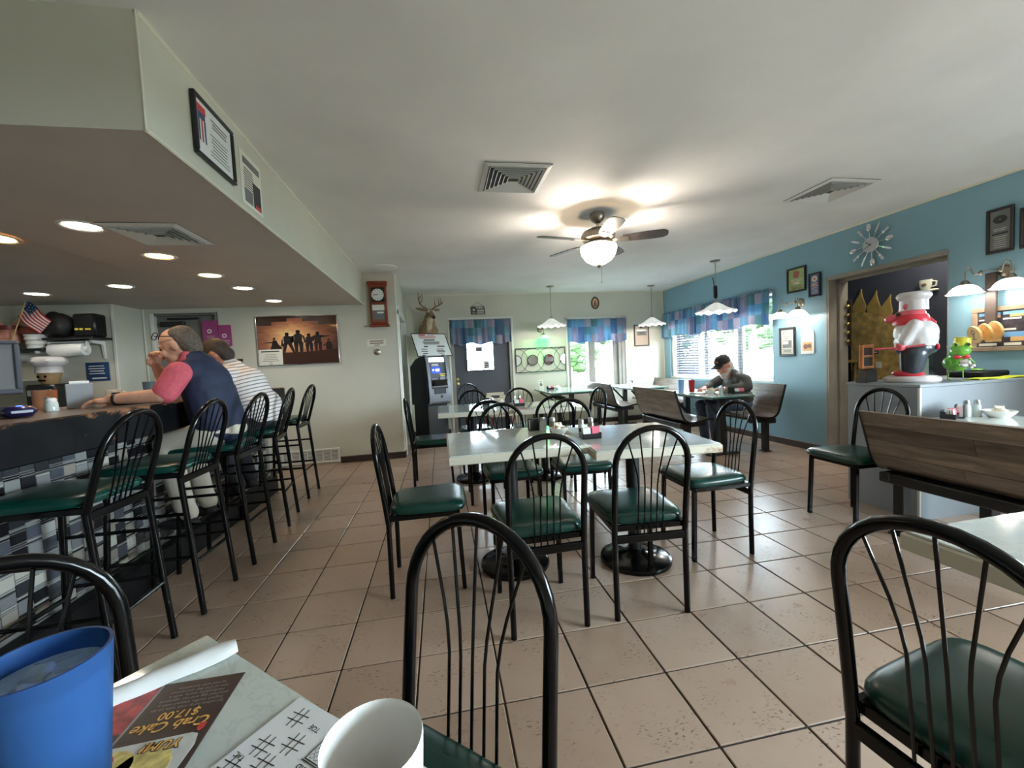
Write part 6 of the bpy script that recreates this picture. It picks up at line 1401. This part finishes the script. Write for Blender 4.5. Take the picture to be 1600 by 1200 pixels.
packet_caddy('black caddy of pink packets on the table behind the big plank bench', (3.14, 2.045, ZT), .45); napkin_holder('black napkin dispenser behind the pink packets below the partition', (3.235, 2.05, ZT), .45, .085); shaker('steel-capped shaker next to the napkin dispenser below the partition', (3.30, 2.06, ZT), h=.105); shaker('second steel-capped shaker below the partition, nearer the creamer bowl', (3.36, 2.045, ZT), h=.105)
creamer_bowl('white oval bowl of creamers below the partition', (3.42, 1.975, ZT), 11, .08)

# ---- the viewer's table
t = tumbler('large blue textured tumbler of water in the foreground', (-.402, .463, .7505), 'bluecup', .171, .037, .051, 40)
m = MB(); m.lathe([(.0001,.006),(.0345,.006),(.0465,.150),(.0001,.150)], 36); part('water', m, M['water'], t)
for k, (dx, dy) in enumerate(((-.012,.01),(.015,-.004),(-.002,-.02))): m = MB(); m.bbox(-.011,.011,-.011,.011,-.011,.011,.004); q = part('ice_cube', m, M['water'], t); q.location = (dx,dy,.146); q.rotation_euler = (.4+k,.3*k,.7*k)
t = thing('white_mug', 'white coffee mug in the foreground at the paper placemat', 'mug', (-.083, .386, .7525), -2.0); r, h = .047, .088
m = MB(); m.lathe([(.0001,0),(r*.8,0),(r*.86,.004),(r*.93,.03),(r,h),(r*.985,h+.003),(r*.94,h),(r*.87,.03),(r*.78,.008),(.0001,.007)], 40); part('bowl', m, M['ceramic'], t); m = MB(); m.tube([(r*.95,0,h*.82),(r*1.5,0,h*.82),(r*1.68,0,h*.5),(r*1.45,0,h*.22),(r*.92,0,h*.2)], .006, 8); part('handle', m, M['ceramic'], t)
m = MB(); m.lathe([(.0001,.012),(r*.86,.012)], 30); part('coffee_left', m, mat('milky_coffee', (206,196,184), .2), t)
# menu card, lettered side up, upside down for the viewer
M['menuback'] = mat('dark_brown_menu_print', (58,44,42), .3, var=.15, vs=30); M['menured'] = mat('red_food_print', (176,70,74), .35, var=.25, vs=60); M['menuyel'] = mat('egg_food_print', (220,196,120), .35, var=.2, vs=70); M['orangeink'] = mat('orange_lettering', (240,184,96), .5); M['plateprint'] = mat('pale_plate_print', (206,206,200), .35, var=.06, vs=40); M['greyink'] = mat('grey_lettering', (150,140,138), .5)
t = thing('menu_card', 'glossy brown menu page offering Crab Cake for 17 dollars', 'menu', T=frame_T((-.31,.644,.7512), (-1,0,0), (0,-1,0)))
m = MB(); m.box(0,.30,0,.23,0,.0012); part('page', m, M['menuback'], t, False)
m = MB(); m.box(.107,.205,.0,.08,.0012,.0014,0); m.box(.104,.107,0,.096,.0012,.0016,1); m.box(.104,.29,.094,.097,.0012,.0016,1); part('side_photo', m, [M['menured'], M['greyink']], t, False)
m = MB(); text_mb(m, 'Crab Cake', .0205, .052, .0785, .0016, 0, bold=.012, shear=.25); text_mb(m, '$17.00', .0175, .052, .0615, .0016, 0, bold=.012); part('title', m, M['orangeink'], t, False)
m = MB(); [text_mb(m, q, .0068, .049, .050-.0072*k, .0016, 0, bold=.004) for k, q in enumerate(('Succulent lump crab cake on an', 'English muffin, topped with a', 'poached egg and our signature', 'Hollandaise sauce, with a', 'hint of Old Bay and savory', 'served with homefries'))]; part('description', m, M['greyink'], t, False)
m = MB(); text_mb(m, 'WOW', .014, .13, .087, .0016, 0, bold=.01); part('side_caption', m, M['greyink'], t, False)
m = MB(); m.prism([(.018,.097),(.14,.103),(.15,.115),(.15,.22),(.012,.22),(.006,.115),(.01,.1)], .0012, .0015, 0); part('plate_photo', m, M['plateprint'], t, False)
m = MB()
for (cx, cy, rx) in ((.05,.14,.03),(.09,.135,.028),(.11,.165,.03),(.065,.175,.034),(.03,.19,.02)): disc(m, cx, cy, rx, .0019, 0, 16)
part('food_photo', m, M['menuyel'], t, False)
m = MB()
for (cx, cy, rx) in ((.1,.125,.014),(.12,.15,.012),(.02,.16,.012)): disc(m, cx, cy, rx, .0021, 0, 14, rx*.6)
part('onion_photo', m, M['menured'], t, False)
m = MB(); text_mb(m, 'YUM!', .018, .043, .109, .0022, 0, bold=.07, shear=.2); part('caption_outline', m, M['menuback'], t, False)
m = MB(); text_mb(m, 'YUM!', .018, .043, .109, .0025, 0, bold=.015, shear=.2); part('caption', m, M['orangeink'], t, False)
m = MB(); m.prism([(.008,.084),(.016,.084),(.016,.092),(.012,.096),(.008,.092)], .0013, .0017); part('emblem', m, M['redink'], t, False)
# napkin roll
d = Vector((-.128,-.083,0)).normalized(); nrm = Vector((d.y,-d.x,0)); a = Vector((-.352,.710,.0)); P = []
for i in range(13):
    row = []
    for j in range(9):
        q = j/8-.5; w = .05*(1-.25*(i/12)) if i else .036; hgt = .753+.011*(1-(2*q)**2)+.002*math.sin(i*1.7+j*.8)*(.4 if i else 1); p = a+d*(.20*i/12)+nrm*(q*w); row.append((p.x, p.y, hgt))
    P.append(row)
m = MB(); m.sheet(P, .0015); t = thing('napkin_roll', 'white paper napkin roll lying along the table edge beside the tumbler', 'napkin', (0,0,0)); part('napkin', m, M['paper'], t)
P2 = [[(p[0]+nrm.x*.004, p[1]+nrm.y*.004, .7515+.0006*(j % 2)) for j, p in enumerate(r)] for r in P[::3]]; m = MB(); m.sheet(P2, .001); part('lower_fold', m, M['paper'], t)
# games placemat
U = Vector((.78,-.62,0)).normalized(); t = thing('games_placemat', 'white paper placemat printed with tic tac toe grids under the mug', 'placemat', T=frame_T((-.211,.574,.7512), U, Vector((.6222,.7828,0)))); m = MB(); m.box(-.002,.22,-.28,.0,0,.0008); part('sheet', m, M['paper'], t, False)
m = MB()
def ttt(x, y, s, rot):
    R = Matrix.Translation((x,y,0)) @ Matrix.Rotation(rot,4,'Z')
    for k in (-1,1): m.box(k*s*.33-.0005,k*s*.33+.0005,-s,s,.0008,.0011,0,R); m.box(-s,s,k*s*.33-.0005,k*s*.33+.0005,.0008,.0011,0,R)
for (x_, y_) in ((.027,-.022),(.025,-.065),(.056,-.048),(.016,-.098),(.049,-.080),(.08,-.105)): ttt(x_, y_, .0135, .1)
text_mb(m, 'TOE', .0085, .061, -.023, .0011, 0, rot=PI, bold=.01); text_mb(m, 'TAC', .0085, .013, -.085, .0011, 0, rot=PI, bold=.01)
for i in range(6):
    for j in range(6): disc(m, .0905+.0075*i, -.0115-.0072*j, .0031, .0011, 0, 14, .0025)
for (a0,b0,a1,b1) in ((.085,-.006,.136,-.006),(.085,-.0525,.136,-.0525),(.0855,-.006,.0855,-.0525),(.1355,-.006,.1355,-.0525),(.083,-.0035,.138,-.0035),(.083,-.055,.138,-.055)): m.tube([(a0,b0,.001),(a1,b1,.001)], .0006, 4)
text_mb(m, 'CONNECT BOARD', .0085, .085, -.062, .0011, 0, rot=PI, bold=.02, align='RIGHT'); part('printed_games', m, M['ink'], t, False)

# ================================================================ people
def head(mb, skin, hair, c, f, up, s=1.0, beard=None, hairline=.0):
    """face looking along f; adds to the skin builder mb and the hair builder hair"""
    c = Vector(c); f = Vector(f).normalized(); up = Vector(up); up = (up-f*up.dot(f)).normalized(); l = up.cross(f)
    R = Matrix(((f.x,l.x,up.x),(f.y,l.y,up.y),(f.z,l.z,up.z))); P = lambda a, b, d: c+(f*a+l*b+up*d)*s
    mb.ell(P(0,0,.012), (.095*s,.076*s,.1*s), skin, 18, 12, R); mb.ell(P(.03,0,-.065), (.062*s,.056*s,.055*s), skin, 16, 10, R); mb.ell(P(.062,0,-.092), (.026*s,.03*s,.022*s), skin, 12, 8, R)
    mb.cap(P(.088,0,.0), P(.112,0,-.034), .010*s, .015*s, skin, 10)
    for k in (-1,1):
        mb.ell(P(-.008,k*.077,-.012), (.02*s,.010*s,.034*s), skin, 10, 8, R); mb.cap(P(.088,k*.015,.022), P(.078,k*.05,.02), .009*s, .007*s, skin, 8); mb.ell(P(.066,k*.042,-.03), (.024*s,.022*s,.022*s), skin, 10, 8, R); mb.ell(P(.105,k*.011,-.036), (.011*s,.009*s,.009*s), skin, 8, 6, R)
    mb.cap(P(.088,-.02,-.062), P(.088,.02,-.062), .0075*s, .0075*s, skin, 8); mb.cap(P(.086,-.016,-.074), P(.086,.016,-.074), .0075*s, .0075*s, skin, 8)
    return P, R
def hand(mb, k, w, d, n, s=1.0, curl=.4, side=1):
    """palm and five bent fingers: w wrist, d pointing direction, n palm normal (fingers curl towards it)"""
    w = Vector(w); d = Vector(d).normalized(); n = Vector(n); n = (n-d*n.dot(d)).normalized(); x = d.cross(n)*side
    R = Matrix(((d.x,x.x,n.x),(d.y,x.y,n.y),(d.z,x.z,n.z))); mb.ell(w+d*.045*s, (.052*s,.04*s,.018*s), k, 14, 10, R)
    for i, (o, L) in enumerate(((-.03,.068),(-.01,.078),(.011,.072),(.03,.056))):
        p = w+d*.082*s+x*o*s; a = curl*.5+.06*i
        for q, r in ((.42,.0095),(.32,.0088),(.26,.0078)):
            e = p+(d*math.cos(a)+n*math.sin(a))*L*q*s; mb.cap(p, e, r*s, (r-.0008)*s, k, 8); p = e; a += curl
    p = w+d*.02*s-x*.032*s
    for q, r, (da, dx, dn) in ((.034,.0115,(.62,-.62,.3)),(.03,.0105,(.85,-.25,.45)),(.024,.0092,(.9,.05,.5))):
        e = p+(d*da+x*dx+n*dn).normalized()*q*s; mb.cap(p, e, r*s, (r-.001)*s, k, 8); p = e
def limb(mb, k, pts, rs):
    for i in range(len(pts)-1): mb.cap(pts[i], pts[i+1], rs[i], rs[i+1], k)
def mk(name, mb, mats, parent, voxel, smooth=3, label=None):
    o = part(name, MB(), mats if not isinstance(mats, (list,tuple)) else mats[0], parent); o.data = remesh(mb, name, mats, voxel, smooth)
    if label: o['label'] = label
    return o
def rel(o, mb):
    return mb
# ---- man in navy vest at the bar, facing the bar
t = thing('person', 'man in navy vest and pink shirt eating at the bar', 'person', (0,0,0), 0, 'people eating')
Yc = 2.90; S = MB(); V = MB(); K = MB(); H = MB(); G = MB()
P, R = head(S, 0, H, (-1.615, Yc, 1.40), (-.93,-.08,-.36), (-.3,0,1), 1.02)
S.cap((-1.50,Yc,1.25), (-1.585,Yc,1.34), .062, .058, 0); S.ell((-1.47,Yc,1.12), (.10,.15,.16), 0); S.ell((-1.43,Yc,.92), (.11,.15,.12), 0)
limb(S, 0, [(-1.51,2.70,1.24),(-1.575,2.635,1.10)], [.05,.042]); limb(S, 0, [(-1.575,2.635,1.10),(-1.70,2.63,1.097),(-1.825,2.63,1.095)], [.044,.038,.028]); hand(S, 0, (-1.825,2.63,1.09), (-1,.06,-.04), (0,0,-1), 1.0, .28, 1)
limb(S, 0, [(-1.55,3.08,1.24),(-1.79,3.10,1.10)], [.05,.042]); limb(S, 0, [(-1.79,3.10,1.10),(-1.80,3.04,1.18),(-1.79,2.97,1.275)], [.042,.036,.027]); hand(S, 0, (-1.79,2.97,1.275), (.05,-.35,.9), (.85,-.35,0), .95, 1.05, 1)
for s in (-1,1): limb(S, 0, [(-1.45,Yc+s*.09,.85),(-1.665,Yc+s*.11,.795),(-1.60,Yc+s*.11,.42),(-1.57,Yc+s*.11,.33)], [.07,.052,.038,.03])
mk('body', S, M['skin'], t, .0068, 2)
V.ell((-1.47,Yc,1.13), (.13,.185,.175), 0); V.cap((-1.46,Yc,1.12), (-1.42,Yc,.90), .135, .14, 0); V.cap((-1.46,Yc-.06,1.1), (-1.42,Yc-.06,.9), .118, .122, 0); V.cap((-1.46,Yc+.06,1.1), (-1.42,Yc+.06,.9), .118, .122, 0); V.ell((-1.42,Yc,.95), (.132,.175,.14), 0); V.cap((-1.50,2.78,1.235), (-1.50,3.02,1.235), .075, .075, 0); V.cap((-1.49,Yc,1.26), (-1.54,Yc,1.305), .085, .074, 0); V.ell((-1.40,Yc,.84), (.12,.172,.07), 0)
mk('vest', V, M['vest'], t, .011, 3)
K.cap((-1.52,2.705,1.225), (-1.568,2.655,1.115), .070, .066, 0); K.cap((-1.55,3.075,1.225), (-1.68,3.09,1.15), .068, .062, 0); K.cap((-1.545,Yc,1.30), (-1.555,Yc,1.318), .076, .07, 0); mk('pink_shirt', K, M['pink'], t, .010, 2)
for s in (-1,1): limb(G, 0, [(-1.42,Yc+s*.09,.845),(-1.67,Yc+s*.11,.800),(-1.605,Yc+s*.11,.42),(-1.58,Yc+s*.11,.36)], [.088,.068,.056,.052])
G.ell((-1.40,Yc,.85), (.125,.17,.075), 0); mk('trousers', G, M['khaki'], t, .011, 3)
for s in (-1,1): m = MB(); m.ell((-1.64,Yc+s*.11,.30), (.12,.045,.035), 0, 14, 8); m.cap((-1.58,Yc+s*.11,.31),(-1.58,Yc+s*.11,.36),.042,.04); part('shoe', m, M['blackmatt'], t)
H.ell(P(-.045,0,.01), (.078,.083,.09), 0, 18, 12, R); H.ell(P(-.06,0,-.03), (.058,.07,.07), 0, 16, 10, R); H.ell(P(-.035,.0,.045), (.08,.078,.07), 0, 14, 10, R); mk('hair', H, M['hairgrey'], t, .009, 3)
m = MB(); g = [P(.066,-.062,.082),P(.04,-.08,.07),P(-.03,-.086,.04)]; m.tube(g, .003, 6); m.tube([P(.066,.062,.082),P(.04,.08,.07),P(-.03,.086,.04)], .003, 6)
for s in (-1,1): m.tube([P(.078-.016*math.sin(a), s*.034+.026*math.cos(a), .090+.018*math.sin(a)) for a in [2*PI*i/14 for i in range(14)]], .0028, 6, closed=True)
m.tube([P(.076,-.01,.094),P(.076,.01,.094)], .0025, 6); part('eyeglasses', m, M['navyframe'], t)
m = MB()
for s in (-1,1): m.ell(P(.083,s*.031,.002), (.009,.012,.006), 0, 8, 6, R)
part('eyes', m, M['ink'], t)
m = MB(); m.lathe([(.031,-.008),(.034,-.004),(.034,.004),(.031,.008)], 20, 0, Matrix.Translation((-1.80,2.63,1.095)) @ Matrix.Rotation(PI/2,4,'Y')); m.bbox(-1.815,-1.785,2.615,2.645,1.122,1.132,.004); part('watch', m, M['blackmatt'], t)

# ---- man in striped polo, bent over his food
t = thing('person', 'man in white striped polo bending over his meal at the bar', 'person', (0,0,0), 0, 'people eating')
Yc = 3.52; S = MB(); V = MB(); H = MB(); G = MB()
P, R = head(S, 0, H, (-1.70, Yc-.02, 1.36), (-.8,-.05,-.6), (-.5,0,.85), 1.02)
S.cap((-1.57,Yc,1.22), (-1.665,Yc,1.315), .062, .058, 0); S.ell((-1.52,Yc,1.08), (.11,.15,.15), 0); S.ell((-1.43,Yc,.90), (.11,.15,.12), 0)
for s in (-1,1):
    limb(S, 0, [(-1.58,Yc+s*.18,1.18),(-1.70,Yc+s*.22,1.095)], [.05,.043]); limb(S, 0, [(-1.70,Yc+s*.22,1.097),(-1.80,Yc+s*.17,1.095),(-1.90,Yc+s*.10,1.10)], [.042,.036,.027]); hand(S, 0, (-1.90,Yc+s*.10,1.098), (-.9,-s*.4,0), (0,0,-1), 1.0, .45, s)
    limb(S, 0, [(-1.45,Yc+s*.09,.85),(-1.665,Yc+s*.11,.795),(-1.60,Yc+s*.11,.42),(-1.57,Yc+s*.11,.33)], [.07,.052,.038,.03])
mk('body', S, M['skin2'], t, .0068, 2)
V.ell((-1.505,Yc,1.10), (.14,.19,.16), 0); V.cap((-1.50,Yc,1.08), (-1.41,Yc,.90), .14, .143, 0); V.cap((-1.50,Yc-.06,1.08), (-1.41,Yc-.06,.9), .12, .125, 0); V.ell((-1.42,Yc,.95), (.145,.185,.14), 0); V.ell((-1.385,Yc,.86), (.13,.18,.075), 0); V.cap((-1.575,Yc-.13,1.195), (-1.575,Yc+.13,1.195), .078, .078, 0); V.cap((-1.58,Yc,1.235), (-1.615,Yc,1.268), .08, .072, 0)
for s in (-1,1): V.cap((-1.58,Yc+s*.185,1.18), (-1.665,Yc+s*.21,1.115), .07, .068, 0)
mk('striped_polo', V, M['stripes'], t, .011, 3)
for s in (-1,1): limb(G, 0, [(-1.42,Yc+s*.09,.845),(-1.67,Yc+s*.11,.800),(-1.605,Yc+s*.11,.42),(-1.58,Yc+s*.11,.36)], [.09,.068,.056,.052])
G.ell((-1.385,Yc,.83), (.12,.172,.06), 0); mk('trousers', G, M['darkcloth'], t, .011, 3)
for s in (-1,1): m = MB(); m.ell((-1.64,Yc+s*.11,.30), (.12,.045,.035), 0, 14, 8); m.cap((-1.58,Yc+s*.11,.31),(-1.58,Yc+s*.11,.36),.042,.04); part('shoe', m, M['blackmatt'], t)
H.ell(P(-.018,0,.028), (.1,.083,.097), 0, 18, 12, R); H.ell(P(-.055,0,-.03), (.06,.07,.07), 0, 16, 10, R); mk('hair', H, M['hairdark'], t, .009, 3)
m = MB()
for s in (-1,1): m.ell(P(.083,s*.031,.002), (.009,.012,.006), 0, 8, 6, R)
part('eyes', m, M['ink'], t)

# ---- bearded man with cap in the booth
t = thing('person', 'bearded man in black cap and dark jacket reading in the booth', 'person', (0,0,0), 0, 'people eating')
Yc = 4.56; S = MB(); V = MB(); H = MB(); G = MB(); B = MB()
P, R = head(S, 0, H, (3.475, Yc, 1.035), (-.93,-.16,-.38), (-.35,0,1), 1.0)
S.cap((3.60,Yc,.88), (3.515,Yc,.965), .06, .056, 0); S.ell((3.655,Yc,.76), (.105,.15,.15), 0); S.ell((3.68,Yc,.58), (.12,.16,.11), 0)
limb(S, 0, [(3.62,4.38,.86),(3.60,4.31,.765),(3.45,4.38,.755),(3.36,4.44,.748)], [.05,.043,.036,.027]); hand(S, 0, (3.36,4.44,.745), (-.85,.5,-.05), (0,0,-1), 1.0, .4, 1)
limb(S, 0, [(3.60,4.74,.86),(3.48,4.82,.765),(3.36,4.74,.755),(3.28,4.68,.748)], [.05,.043,.036,.027]); hand(S, 0, (3.28,4.68,.745), (-.85,-.5,-.05), (0,0,-1), 1.0, .5, -1)
for s in (-1,1): limb(S, 0, [(3.62,Yc+s*.09,.54),(3.22,Yc+s*.11,.52),(3.27,Yc+s*.11,.2),(3.28,Yc+s*.11,.09)], [.07,.052,.038,.03])
mk('body', S, M['skin3'], t, .0068, 2)
V.ell((3.65,Yc,.77), (.14,.19,.165), 0); V.ell((3.68,Yc,.62), (.15,.19,.13), 0); V.cap((3.62,Yc-.14,.855), (3.62,Yc+.14,.855), .078, .078, 0); V.cap((3.61,Yc,.90), (3.565,Yc,.935), .082, .07, 0)
V.cap((3.62,4.375,.855),(3.60,4.31,.77),.068,.06); V.cap((3.60,4.31,.77),(3.41,4.405,.755),.058,.042); V.cap((3.60,4.745,.855),(3.48,4.82,.77),.068,.058); V.cap((3.48,4.82,.77),(3.33,4.72,.755),.056,.042); mk('jacket', V, M['jacket'], t, .011, 2)
for s in (-1,1): limb(G, 0, [(3.64,Yc+s*.09,.545),(3.22,Yc+s*.11,.535),(3.265,Yc+s*.11,.2),(3.275,Yc+s*.11,.13)], [.088,.072,.058,.055])
G.ell((3.68,Yc,.54), (.14,.18,.085), 0); mk('jeans', G, M['jeans'], t, .011, 3)
for s in (-1,1): m = MB(); m.ell((3.22,Yc+s*.11,.045), (.13,.047,.042), 0, 14, 8); m.cap((3.28,Yc+s*.11,.06),(3.28,Yc+s*.11,.12),.045,.044); part('shoe', m, M['blackmatt'], t)
H.ell(P(-.05,0,-.02), (.07,.082,.085), 0, 16, 10, R); H.ell(P(-.07,0,-.075), (.05,.07,.05), 0, 14, 10, R); mk('hair', H, M['hairwhite'], t, .009, 3)
B.ell(P(.042,0,-.098), (.052,.056,.042), 0, 16, 10, R); B.ell(P(.06,0,-.125), (.034,.038,.036), 0, 14, 10, R); B.cap(P(.098,-.018,-.052), P(.098,.018,-.052), .008, .008, 0, 8); B.ell(P(.0,.055,-.06), (.035,.025,.04), 0, 10, 8, R); B.ell(P(.0,-.055,-.06), (.035,.025,.04), 0, 10, 8, R); mk('beard', B, M['hairwhite'], t, .009, 3)
m = MB()
prof = [(.094,.03),(.097,.05),(.09,.085),(.07,.112),(.035,.127),(.0005,.13)]; TRm = Matrix(((R[0][0],R[0][1],R[0][2],P(-.002,0,0).x),(R[1][0],R[1][1],R[1][2],P(-.002,0,0).y),(R[2][0],R[2][1],R[2][2],P(-.002,0,0).z),(0,0,0,1)))
m.lathe(prof+[(r*.96, z-.004) for r, z in reversed(prof)], 28, 0, TRm @ Matrix.Diagonal((1.08,.92,1,1))); cp = part('cap', m, M['capcloth'], t)
Pb = [[tuple(P(.075+.09*j/5*math.cos(a*.75)**.5, .078*math.sin(a), .036-.018*(j/5)-.012*abs(math.sin(a))**2)) for j in range(6)] for a in [-1.45+2.9*i/12 for i in range(13)]]; m = MB(); m.sheet(Pb, .004); part('brim', m, M['capcloth'], cp)
m = MB(); m.add([tuple(P(.107-.012*abs(y_)/.03, y_, z_)) for y_, z_ in ((-.03,.055),(.03,.055),(.028,.085),(-.028,.085))]+[tuple(P(.09,y_,z_)) for y_, z_ in ((-.03,.055),(.03,.055),(.028,.085),(-.028,.085))], [(0,1,2,3),(4,7,6,5),(0,4,5,1),(1,5,6,2),(2,6,7,3),(3,7,4,0)]); part('patch', m, M['orange'], cp, False)
m = MB()
for s in (-1,1):
    m.tube([P(.1, s*.034+.024*math.cos(a), .0+.02*math.sin(a)) for a in [2*PI*i/14 for i in range(14)]], .002, 6, closed=True); m.tube([P(.095,s*.058,.003),P(.0,s*.082,.0)], .002, 6)
part('eyeglasses', m, M['steel'], t)
m = MB()
for s in (-1,1): m.ell(P(.083,s*.031,.0), (.009,.012,.006), 0, 8, 6, R)
part('eyes', m, M['ink'], t)
m = MB(); P_ = [[(3.19+.0-.16*i/8, 4.50+.16*j/8-.03, ZT+.006+.004*math.sin(i)) for j in range(9)] for i in range(9)]; m.sheet(P_, .003); t2 = thing('open_booklet', 'open paper booklet under the capped man\'s hands', 'booklet', (0,0,0)); part('page', m, M['ivory'], t2)
